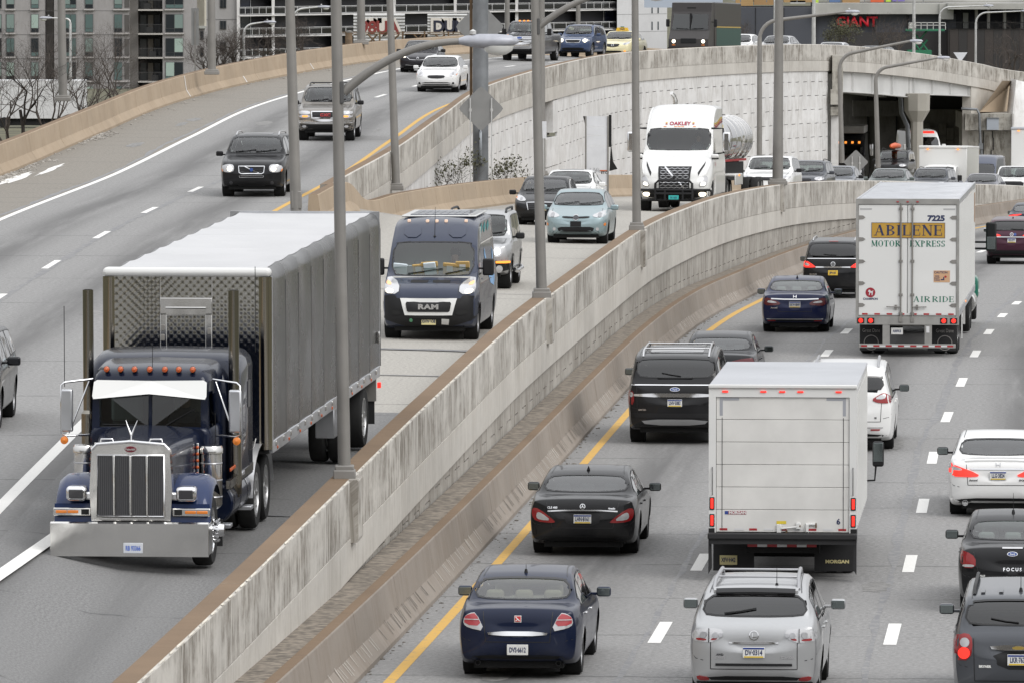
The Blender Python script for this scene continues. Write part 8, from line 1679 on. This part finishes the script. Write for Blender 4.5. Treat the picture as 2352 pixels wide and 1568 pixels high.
t = thing('roof_cargo', 'orange cargo tied on the roof of the black SUV in the passage', 'cargo', c.root.location, 0); t.rotation_euler = c.root.rotation_euler; part('load', M('cargo_orange', (.6, .09, .01), .4), t, lambda b: b.tube([(0, 2.0, 2.02), (0, 1.5, 2.05), (0, 0, 2.08), (0, -1.5, 2.05), (0, -2.2, 2.0)], [.04, .14, .18, .14, .04], 10)); part('strap', m_trim, t, lambda b: b.lathe([(.14, 2.24), (.12, 2.27), (0, 2.27)], 'Z', n=12))
c = car('delivery_van', 'white van with a red stripe glimpsed behind the round bridge pier', 'van', 2112, 0, 'M', False, SP(VAN, H=2.4), WHT, Y=432, group=G_M); c.root.location = at_Y(2112, 388, 432); c.root.rotation_euler[2] += .3; c.glaze(gm=(g_mid, g_mid, g_mid)); c.ribbon('stripe', [(-.7, 2.2), (.7, 2.2)], 'F', .12, m_redlit, .02); c.ribbon('stripe', [(c.y(.4), 2.1), (c.y(.9), 2.1)], 'P', .2, m_redr, .01); c.finish(rear_seat=False)
# ================================================================ CONVENTIONAL TRACTOR AND COVERED TRAILER (foreground left)
NB = paint('tractor_navy', (.006, .010, .026), .25, .1); NF = paint('fender_blue', (.012, .026, .085), .25, .1)
t = truck('semi_tractor', 'dark blue long-nose semi tractor with chrome grille, twin stacks and white visor', 'truck', 320, 1296, 'M', False, -1.1, group=G_M); t.scale = (.95, 1, 1)
A = lambda nm, m, fn: part(nm, m, t, fn)
# y = 0 at the bumper, negative towards the rear
A('bumper', m_pol, lambda b: b.prism([(0, .24), (.0, .72), (-.05, .74), (-.08, .70), (-.06, .24)], 'X', -1.22, 1.22))
A('bumper_end', m_pol, lambda b: [b.rbox(*sorted((sg * 1.2, sg * 1.225)), -.45, -.01, .26, .72, .01) for sg in (1, -1)])
o = A('license_plate', M('plate_pale', (.6, .62, .66), .5), lambda b: b.rbox(-.06 - .15, -.06 + .15, .004, .016, .29, .44, .006)); text('RB 93366', .095, M('plate_ink_blue', (.04, .12, .5), .5), o, (-.06, .018, .36), FRONT_ROT, .003, .62)
# grille shell and core
b = MB(); S = [(-.61, .74), (.61, .74), (.64, 1.2), (.60, 1.78), (.52, 1.86), (0, 1.90), (-.52, 1.86), (-.60, 1.78), (-.64, 1.2)]
b.prism(S, 'Y', -.42, -.2); b.build('grille_shell', m_pol, t)
A('grille_trim', m_chrome, lambda b: b.tube([(x * .845, -.19, .745 + (z - .74) * .80 + .06) for x, z in ((-.61, .74), (.61, .74), (.61, 1.86), (-.61, 1.86), (-.61, .74))], .022, 6)); A('shell_rim', m_chrome, lambda b: b.tube([(x, -.2, z) for x, z in S[3:8]], .025, 6))
gcore = M('grille_screen', (.15, .15, .155), .5, .3); o = A('grille', gcore, lambda b: b.box(-.505, .505, -.2, -.185, .82, 1.70))
for i in range(34): x = -.49 + i * .0297; part('grille_slat', m_rimd, o, lambda b: b.box(x - .006, x + .006, -.186, -.172, .83, 1.69))
for x in (-.255, 0, .255): part('grille_bar', m_pol, o, lambda b: b.rbox(x - .018, x + .018, -.18, -.15, .82, 1.70, .01))
o = A('badge', M('oval_maroon', (.14, .008, .02), .3, coat=.5), lambda b: b.lathe([(0, -.178), (.08, -.18), (.085, -.2)], 'Y', (0, 0, 0), 20)); o.scale = (1.1, 1, .55); o.location = (0, 0, 1.79); text('Peterbilt', .045, m_pol, t, (0, -.172, 1.79), FRONT_ROT, .001)
A('hood_ornament', m_chrome, lambda b: (b.rbox(-.05, .05, -.36, -.2, 1.895, 1.925, .01), b.tube([(0, -.28, 1.92), (0, -.3, 2.0)], .012, 5), b.tube([(0, -.3, 1.98), (-.09, -.34, 2.2)], [.02, .006], 5), b.tube([(0, -.3, 1.98), (.09, -.34, 2.2)], [.02, .006], 5)))
A('hood_handle', m_chrome, lambda b: [b.tube([(x - .1, -.3, 1.88), (x - .09, -.3, 1.93), (x + .09, -.3, 1.93), (x + .1, -.3, 1.88)], .012, 5) for x in (-.38, .38)])
# hood: a tapering box that widens and rises to the cab
b = MB(); st = [(-.42, .60, 1.84, .95), (-1.0, .66, 1.87, .95), (-1.7, .74, 1.90, .95), (-2.35, .82, 1.92, .95)]; rows = []
for y, w, zt, zb in st: rows.append([(-w, y, zb), (-w, y, zt - .22), (-w * .96, y, zt - .10), (-w * .82, y, zt - .02), (-w * .4, y, zt + .02), (0, y, zt + .03), (w * .4, y, zt + .02), (w * .82, y, zt - .02), (w * .96, y, zt - .10), (w, y, zt - .22), (w, y, zb)])
vs = [p for r in rows for p in r]; b.add(vs, [(i * 11 + j, i * 11 + j + 1, (i + 1) * 11 + j + 1, (i + 1) * 11 + j) for i in range(3) for j in range(10)], smooth=True); b.build('hood', NB, t)
for sg in (1, -1):
    # fender: arched shell over the wheel
    b = MB(); rows = []
    for k in range(15):
        a = math.radians(-8 + 150 * k / 14); y, z = -1.05 + .74 * math.cos(a), .58 + .76 * math.sin(a)
        rows.append([(sg * .60, y, z + .02), (sg * .85, y, z + .035), (sg * 1.08, y, z + .01), (sg * 1.19, y, z - .06), (sg * 1.21, y + (.0), z - .14)])
    vs = [p for r in rows for p in r]; b.add(vs, [(i * 5 + j, i * 5 + j + 1, (i + 1) * 5 + j + 1, (i + 1) * 5 + j) if sg > 0 else (i * 5 + j, (i + 1) * 5 + j, (i + 1) * 5 + j + 1, i * 5 + j + 1) for i in range(14) for j in range(4)], smooth=True)
    b.prism([(sg * .60, .80), (sg * 1.2, .80), (sg * 1.2, .98), (sg * .60, .98)], 'Y', -.36, -.33); b.build('fender', NF, t)
    o = A('fender_trim', m_pol, lambda b: b.rbox(*sorted((sg * .63, sg * 1.215)), -.33, -.28, .80, .92, .012)); part('vent', m_black, o, lambda b: b.box(*sorted((sg * .66, sg * .78)), -.282, -.276, .82, .90))
    for x in (.91, 1.09): part('turn_signal', m_amber, o, lambda b: b.rbox(sg * x - .085, sg * x + .085, -.285, -.268, .84, .885, .015))
    o = A('headlight', m_chrome, lambda b: (b.rbox(sg * .85 - .16, sg * .85 + .16, -.52, -.2, 1.02, 1.24, .06, 3), b.rbox(*sorted((sg * .6, sg * .75)), -.45, -.3, 1.03, 1.15, .03))); part('lens', m_dark, o, lambda b: b.rbox(sg * .85 - .11, sg * .85 + .11, -.21, -.188, 1.065, 1.195, .03))
    # air cleaner, its lamps, stack, mirror
    o = A('air_cleaner', m_pol, lambda b: b.lathe([(0, 1.68), (.17, 1.67), (.19, 1.63), (.19, 1.56), (.175, 1.55), (.175, .8), (.15, .76), (.06, .7), (.06, .6)], 'Z', (sg * .99, -2.15, 0), 24)); part('band', m_rim, o, lambda b: [b.lathe([(.178, z), (.183, z + .01), (.178, z + .025)], 'Z', (sg * .99, -2.15, 0), 24) for z in (.9, 1.15, 1.4)])
    part('lamp_strip', m_pol, o, lambda b: b.rbox(sg * .80 - .02, sg * .80 + .02, -2.06, -1.98, .92, 1.72, .01))
    for k in range(8): part('marker_lamp', M('lamp_orange', (.50, .09, .015), .25, coat=.5), o, lambda b: b.lathe([(0, -1.955), (.022, -1.965), (.027, -1.98)], 'Y', (sg * .80, 0, .97 + k * .098), 8))
    A('exhaust_stack', M('stack_chrome', (.26, .245, .215), .1, 1.0), lambda b: (b.lathe([(.085, .75), (.085, 3.86), (.075, 3.86), (.075, 3.3)], 'Z', (sg * 1.16, -3.72, 0), 20), b.lathe([(.12, .8), (.12, 2.0), (.085, 2.05)], 'Z', (sg * 1.16, -3.72, 0), 20)))
    o = A('mirror_bracket', m_chrome, lambda b: (b.tube([(sg * .95, -2.75, 2.60), (sg * 1.36, -2.5, 2.57), (sg * 1.41, -2.48, 2.53), (sg * 1.41, -2.48, 1.80), (sg * 1.34, -2.5, 1.77), (sg * 1.0, -2.7, 1.77)], .018, 6), b.tube([(sg * 1.0, -2.7, 2.57), (sg * 1.3, -2.52, 1.81)], .015, 6)))
    A('mirror', m_alu, lambda b: b.rbox(sg * 1.33 - .1, sg * 1.33 + .1, -2.56, -2.46, 1.83, 2.47, .03)); A('marker_lamp', m_amber, lambda b: b.lathe([(0, -2.4), (.06, -2.42), (.06, -2.47)], 'Y', (sg * 1.36, 0, 1.71), 14))
    A('fuel_tank', NB, lambda b: tank_lathe(b, .31, -5.4, -3.0, sg * .92, .72)); A('tank_strap', m_pol, lambda b: [b.lathe([(.315, y), (.32, y + .06)], 'Y', (sg * .92, 0, .72), 20) for y in (-3.3, -4.1, -5.0)]); A('step', m_alu, lambda b: [b.rbox(*sorted((sg * .9, sg * 1.27)), y, y + .3, z, z + .06, .01) for y, z in ((-2.6, .42), (-5.3, .42), (-4.2, 1.05))])
    for k in range(10): A('marker_lamp', M('lamp_orange', (.5, .09, .015)), lambda b: b.rbox(*sorted((sg * 1.17, sg * 1.2)), -3.1 - k * .17, -3.02 - k * .17, 1.2, 1.25, .01))
    A('rear_fender', M('fender_alu', (.66, .66, .67), .3, .7), lambda b: b.add([(sg * (.55 + .68 * j), y, z) for y, z in [(-6.95 + 1.25 * math.cos(a) * 1.12, .55 + .72 * math.sin(a)) for a in [math.pi * k / 14 for k in range(15)]] for j in (0, 1)], [((2 * i, 2 * i + 1, 2 * i + 3, 2 * i + 2) if sg < 0 else (2 * i, 2 * i + 2, 2 * i + 3, 2 * i + 1)) for i in range(14)], smooth=True))
    A('mud_flap', m_flap, lambda b: b.box(*sorted((sg * .9, sg * 1.2)), -1.9, -1.88, .2, .6))
# cab: rounded box, split windshield, visor
def shell(nm, m, st):
    """loft of rounded sections: (y, half width, z low, z high, corner radius)"""
    b = MB(); rows = []
    for y, w, z0, z1, r in st:
        rows.append([(-w, y, z0), (-w, y, (z0 + z1) / 2), (-w, y, z1 - r), (-w + r * .13, y, z1 - r * .5), (-w + r * .5, y, z1 - r * .13), (-w + r, y, z1), (0, y, z1 + .02), (w - r, y, z1), (w - r * .5, y, z1 - r * .13), (w - r * .13, y, z1 - r * .5), (w, y, z1 - r), (w, y, (z0 + z1) / 2), (w, y, z0)])
    n = 13; vs = [p for r in rows for p in r]; b.add(vs, [(i * n + j, i * n + j + 1, (i + 1) * n + j + 1, (i + 1) * n + j) for i in range(len(rows) - 1) for j in range(n - 1)], smooth=True)
    b.add(rows[0], [tuple(range(n))[::-1]]); b.add(rows[-1], [tuple(range(n))]); o = b.build(nm, m, t); o.data.polygons[0].use_smooth = True; return o
shell('cab', NB, [(-2.36, .86, 1.0, 1.900, .1), (-2.38, .94, 1.0, 1.910, .1), (-3.75, .98, 1.0, 1.910, .1)])
shell('cab_roof', NB, [(-2.50, .78, 2.440, 2.560, .08), (-2.52, .86, 2.420, 2.640, .1), (-2.58, .90, 2.400, 2.710, .14), (-2.75, .92, 2.380, 2.770, .2), (-3.1, .95, 2.380, 2.810, .2), (-3.8, .97, 2.380, 2.830, .2)])
for sg in (1, -1): A('cab_pillar', NB, lambda b: b.prism([(sg * .80, 1.88), (sg * .92, 1.88), (sg * .90, 2.48), (sg * .80, 2.48)], 'Y', -2.62, -2.42)); A('cab_pillar', NB, lambda b: b.box(*sorted((sg * .92, sg * .97)), -3.8, -3.5, 1.88, 2.48))
A('cab_pillar', NB, lambda b: b.box(-.025, .025, -2.5, -2.44, 1.88, 2.48)); A('cab_back', m_int, lambda b: b.box(-.92, .92, -3.78, -3.75, 1.6, 2.48))
gt = glass('glass_green_grey', (.40, .47, .46))
for sg in (1, -1):
    A('windshield', gt, lambda b: b.add([(sg * .03, -2.42, 1.910), (sg * .82, -2.47, 1.910), (sg * .81, -2.53, 2.460), (sg * .03, -2.49, 2.460)], [(0, 1, 2, 3)])); A('side_window', gt, lambda b: b.add([(sg * .95, -2.62, 1.910), (sg * .95, -3.5, 1.910), (sg * .93, -3.5, 2.430), (sg * .93, -2.62, 2.430)], [(0, 1, 2, 3)])); A('wiper', m_trim, lambda b: b.tube([(sg * .25 if sg < 0 else .05, -2.40, 1.940), (sg * .25 + (.5 if sg > 0 else -.45), -2.43, 2.19 if sg < 0 else 1.950)], .012, 4)); A('windshield_seal', m_seal_r, lambda b: b.tube([(sg * .03, -2.415, 1.900), (sg * .83, -2.465, 1.900), (sg * .82, -2.525, 2.470)], .014, 5))
    A('visor', m_ww, lambda b: b.add([(sg * .0, -2.28, 2.420), (sg * .88, -2.30, 2.340), (sg * .90, -2.33, 2.380), (sg * .89, -2.46, 2.580), (sg * .84, -2.48, 2.610), (0, -2.48, 2.600)], [(0, 1, 2, 3, 4, 5)]))
A('interior', m_intg, lambda b: (b.box(-.9, .9, -3.7, -2.6, 1.5, 1.780), b.rbox(-.9, .9, -2.75, -2.45, 1.9, 1.910, .05), b.rbox(-.75, -.25, -3.5, -3.35, 1.9, 2.330, .06), b.rbox(.25, .75, -3.5, -3.35, 1.9, 2.330, .06)))
for i, x in enumerate((-.66, -.44, -.22, 0.02, .26, .48, .70)): A('roof_lamp', M('lamp_orange', (.5, .09, .015)), lambda b: (b.lathe([(0, -2.48), (.04, -2.50), (.047, -2.55)], 'Y', (x, 0, 2.765), 12))); A('lamp_housing', m_chrome, lambda b: b.lathe([(.05, -2.545), (.052, -2.57), (.0, -2.72)], 'Y', (x, 0, 2.765), 12))
# sleeper with rounded front crown
shell('sleeper', NB, [(-3.70, .80, 1.1, 2.33, .2), (-3.72, 1.02, 1.0, 2.48, .3), (-3.78, 1.12, .95, 2.64, .34), (-3.92, 1.19, .95, 2.78, .34), (-4.2, 1.22, .95, 2.87, .3), (-4.9, 1.23, .95, 2.88, .26), (-5.55, 1.23, .95, 2.86, .24), (-5.6, 1.15, 1.0, 2.78, .2)])
for k, w in enumerate(('LT TRUCKING', 'LOGISTICS', 'TOWN, MI')): text(w, .07, m_plate, t, (1.235, -4.4, 1.62 - k * .1), (RX, 0, RX), 0, .8); text(w, .07, m_plate, t, (-1.235, -4.4, 1.62 - k * .1), (RX, 0, -RX), 0, .8)
for sg in (1, -1): A('sleeper_vent', m_rimd, lambda b: b.box(*sorted((sg * 1.225, sg * 1.24)), -5.2, -4.9, 2.0, 2.4)); A('door_seam', m_seal_r, lambda b: b.tube([(sg * .99, -2.7, 1.2), (sg * .99, -2.7, 2.1)], .006, 4)); A('cab_trim', m_pol, lambda b: b.box(*sorted((sg * 1.17, sg * 1.235)), -5.6, -2.6, .98, 1.1))
A('antenna', m_trim, lambda b: (b.tube([(1.36, -2.5, 2.5), (1.36, -2.5, 3.7)], .006, 4), b.tube([(-1.3, -5.4, 2.8), (-1.3, -5.4, 4.1)], .006, 4), b.tube([(0, -2.7, 2.72), (0, -2.75, 3.1)], .005, 4))); A('chassis', m_under, lambda b: (b.box(-.45, .45, -8.6, -.5, .55, .95), b.box(-.58, .58, -2.3, -.45, .8, 1.6), b.box(-.5, .5, -7.5, -6.2, .95, 1.15)))
dual(t, -1.12, .52, 2.36, False, m_chrome, .30); dual(t, -6.4, .52, 2.44); dual(t, -7.68, .52, 2.44)
for sg in (1, -1): A('hub_cap', m_chrome, lambda b: (b.lathe([(.0, sg * 1.34), (.09, sg * 1.33), (.11, sg * 1.2), (.2, sg * 1.17)], 'X', (0, -1.12, .52), 16), [b.lathe([(0, sg * 1.26), (.022, sg * 1.25), (.025, sg * 1.16)], 'X', (0, -1.12 + .16 * math.cos(a), .52 + .16 * math.sin(a)), 6) for a in [2 * math.pi * k / 10 for k in range(10)]]))
A('fender_flag', m_pol, lambda b: b.tube([(-1.2, -5.62, 1.28), (-1.2, -5.9, 1.3), (-1.2, -6.2, 1.4)], .012, 4))
# ---- covered trailer
u = thing('semi_trailer', 'long trailer with quilted steel front, grey side curtain and white tarpaulin roof', 'trailer', t.location, 0, G_M); u.rotation_euler = t.rotation_euler; u.scale = (1.01, 1, 1); u.rotation_euler[2] -= .017; u.location += Vector((-.12, 0, 0))
B = lambda nm, m, fn: part(nm, m, u, fn); F0 = -6.9; LEN = 14.6; RE = F0 - LEN; zb, zt = 1.22, 3.98
quilt = M('quilted_steel', (.50, .49, .46), .12, 1.0)
def quilted(b, x0, x1, z0, z1, d=.085, h=.0045):
    nx, nz = int((x1 - x0) / d * 4), int((z1 - z0) / d * 4); vs = []
    for j in range(nz + 1):
        for i in range(nx + 1):
            x, z = x0 + (x1 - x0) * i / nx, z0 + (z1 - z0) * j / nz; a, c = (x + z) / d * .7071, (x - z) / d * .7071; vs.append((x, F0 + .012 + h * (abs(math.sin(math.pi * a)) * abs(math.sin(math.pi * c))) ** .5, z))
    b.add(vs, [(j * (nx + 1) + i, (j + 1) * (nx + 1) + i, (j + 1) * (nx + 1) + i + 1, j * (nx + 1) + i + 1) for j in range(nz) for i in range(nx)], smooth=True)
B('front_wall', m_pol, lambda b: b.box(-1.16, 1.16, F0 - .06, F0, zb, zt - .1))
for x0, x1, z0, z1 in ((-1.12, -.40, zb + .05, zt - .14), (.42, 1.12, zb + .05, zt - .14), (-.38, .40, zt - .46, zt - .14), (-.28, .30, zb + .05, zt - .75)): o = B('quilted_panel', quilt, lambda b: quilted(b, x0, x1, z0, z1))
B('access_frame', m_pol, lambda b: (b.rbox(-.39, .41, F0, F0 + .03, zt - .74, zt - .47, .008), b.rbox(-.39, -.29, F0, F0 + .03, zb + .05, zt - .7, .008), b.rbox(.31, .41, F0, F0 + .03, zb + .05, zt - .7, .008), b.tube([(-.3, F0 + .05, zt - .62), (.32, F0 + .05, zt - .62)], .014, 6)))
B('hinge', m_galv, lambda b: [b.rbox(x - .03, x + .03, F0 + .02, F0 + .05, z - .05, z + .05, .01) for x, z in ((-.35, 3.0), (.37, 3.05), (.37, 2.9), (-.35, 2.2), (.37, 2.2))])
for sg in (1, -1): B('corner_post', M('dark_chrome', (.36, .33, .28), .1, 1.0), lambda b: b.lathe([(.12, zb - .05), (.12, zt - .14)], 'Z', (sg * 1.19, F0 - .08, 0), 20)); B('post_edge', m_alu, lambda b: b.box(*sorted((sg * 1.27, sg * 1.31)), F0 - .14, F0 - .06, zb - .05, zt - .14))
tarp = M('tarp_white', (.50, .50, .505), .45, var=.05, vscale=.8); curt = M('curtain_silver', (.075, .074, .071), .27, .6, var=.12, vscale=.5)
B('front_cap', m_ww, lambda b: b.rbox(-1.3, 1.3, F0 - .2, F0 + .05, zt - .15, zt + .0, .07, 3))
NB_ = 9; dl = LEN / NB_
for k in range(NB_):
    y1, y0 = F0 - .15 - k * dl, F0 - .15 - (k + 1) * dl
    def roof(b, y0=y0, y1=y1):
        vs = []; n = 6
        for i in range(n + 1):
            s_ = i / n; y = y1 + (y0 - y1) * s_; dip = -.06 * math.sin(math.pi * s_)
            vs += [(x, y, zt - .02 + (dip if abs(x) < 1.1 else dip * .4)) for x in (-1.14, -.6, 0, .6, 1.14)]
        b.add(vs, [(i * 5 + j, i * 5 + j + 1, (i + 1) * 5 + j + 1, (i + 1) * 5 + j) for i in range(n) for j in range(4)], smooth=True)
    B('roof_tarp', tarp, roof)
    for sg in (1, -1):
        def side(b, sg=sg, y0=y0, y1=y1):
            vs = []; n = 8; P = [(1.14, -.02), (1.20, -.03), (1.255, -.07), (1.29, -.15), (1.30, -.26), (1.302, -.8), (1.303, -1.6), (1.302, zb - zt + .06)]
            for i in range(n + 1):
                s_ = i / n; y = y1 + (y0 - y1) * s_; q = math.sin(math.pi * s_); 
                vs += [(sg * (x - (.022 * q if j > 0 else 0) - (.006 * math.sin(s_ * 7 + j) * q if j in (5, 6) else 0)), y, zt + z - (.03 * q if j < 3 else 0)) for j, (x, z) in enumerate(P)]
            m = len(P); fs = [(i * m + j, i * m + j + 1, (i + 1) * m + j + 1, (i + 1) * m + j) for i in range(n) for j in range(m - 1)]; b.add(vs, fs if sg < 0 else [f[::-1] for f in fs], smooth=True)
        B('side_curtain', curt, side)
        B('curtain_seam', m_rimd, lambda b: b.box(*sorted((sg * 1.30, sg * 1.3045)), y0 - .012, y0 + .012, zb + .06, zt - .3))
for sg in (1, -1):
    B('bottom_rail', m_alu, lambda b: b.rbox(*sorted((sg * 1.24, sg * 1.305)), RE, F0 - .12, zb - .12, zb + .07, .01)); [B('rail_clip', m_pol, lambda b: b.rbox(*sorted((sg * 1.3, sg * 1.325)), F0 - .5 - k * .9, F0 - .42 - k * .9, zb - .03, zb + .05, .008)) for k in range(16)]
    for k in range(10): B('marker_lamp', MATS['lamp_orange'], lambda b: b.rbox(*sorted((sg * 1.305, sg * 1.32)), F0 - .7 - k * 1.4, F0 - .62 - k * 1.4, zb - .09, zb - .04, .008))
    B('mud_flap', m_flap, lambda b: b.box(*sorted((sg * .6, sg * 1.25)), RE + .35, RE + .37, .3, 1.05)); B('flap_bracket', m_galv, lambda b: b.box(*sorted((sg * .6, sg * 1.28)), RE + .33, RE + .4, .7, 1.1)); B('tool_box', m_alu, lambda b: b.rbox(*sorted((sg * .9, sg * 1.22)), RE + 5.2, RE + 5.9, .55, 1.05, .02))
B('floor_frame', m_under, lambda b: (b.box(-1.24, 1.24, RE, F0, zb - .12, zb), b.box(-.5, .5, RE + .5, F0 - .5, zb - .5, zb - .1))); B('rear_frame', m_alu, lambda b: (b.box(-1.3, 1.3, RE - .05, RE, zb, zt))); 
for sg in (1, -1): B('tail_light', m_redlit, lambda b: b.rbox(sg * 1.29 - .03, sg * 1.29 + .03, RE - .06, RE + .04, .9, 1.0, .01)); B('latch', m_pol, lambda b: b.rbox(*sorted((sg * 1.3, sg * 1.34)), RE + .2, RE + .35, 1.7, 1.9, .01))
dual(u, RE + 1.6, .52, 2.5, True, m_rsteel); dual(u, RE + 4.2, .52, 2.5, True, m_rsteel)

# ================================================================ DRIVERS SEEN DIMLY BEHIND THREE WINDSHIELDS
def make_person():
    """seated figure, one skinned surface: (joint, parent, radius); seat level at z = 0, facing +Y, hands on the wheel"""
    J = [((0, 0, .05), -1, .15), ((0, -.02, .25), 0, .14), ((0, -.04, .45), 1, .16), ((0, -.03, .56), 2, .07), ((0, 0, .66), 3, .085), ((0, .015, .75), 4, .095), ((0, .01, .82), 5, .07)]
    for s_ in (1, -1):
        n = len(J); J += [((s_ * .18, -.03, .47), 2, .065), ((s_ * .25, .08, .26), n, .05), ((s_ * .19, .33, .28), n + 1, .038), ((s_ * .15, .42, .31), n + 2, .035)]
        n = len(J); J += [((s_ * .11, .02, .04), 0, .09), ((s_ * .14, .44, .08), n, .07), ((s_ * .14, .52, -.3), n + 1, .05), ((s_ * .14, .64, -.36), n + 2, .04)]
    me = bpy.data.meshes.new('person'); me.from_pydata([j[0] for j in J], [(i, j[1]) for i, j in enumerate(J) if j[1] >= 0], []); o = bpy.data.objects.new('person', me); COL.objects.link(o)
    sk = o.modifiers.new('skin', 'SKIN'); sv = me.skin_vertices[0].data
    for i, j in enumerate(J): sv[i].radius = (j[2], j[2] * (.8 if i < 3 else 1)); sv[i].use_root = i == 0
    o.modifiers.new('sub', 'SUBSURF').levels = 1; dg = bpy.context.evaluated_depsgraph_get(); m2 = bpy.data.meshes.new_from_object(o.evaluated_get(dg)); bpy.data.objects.remove(o)
    m2.materials.clear(); m2.materials.append(M('shirt_dark', (.05, .06, .08), .9)); m2.materials.append(M('skin', (.30, .17, .12), .6))
    for p in m2.polygons:
        c_ = p.center; p.use_smooth = True; p.material_index = 1 if (c_.z > .58 or c_.y > .36 and c_.z > .2) else 0
    return m2
pm_ = make_person(); hair = MB().lathe([(.0, .935), (.06, .925), (.1, .87), (.105, .79), (.09, .74)], 'Z', (0, -.02, 0), 12).mesh('hair', M('hair_dark', (.02, .015, .012), .9))
for root, lb, x, y, z in ((van.root, 'driver with both hands on the wheel behind the delivery van windshield', -.42, van.y(.30), .95), (t, 'driver seated behind the split windshield of the dark blue semi tractor', -.45, -3.2, 1.55), (vnl.root, 'driver seated behind the wide windshield of the white semi tractor', -.6, vnl.y(.42), 1.75)):
    bpy.context.view_layer.update(); o = link('person', pm_, None, root.matrix_world @ Vector((x, y, z)), root.rotation_euler); tag(o, lb, 'person'); link('hair', hair, o)
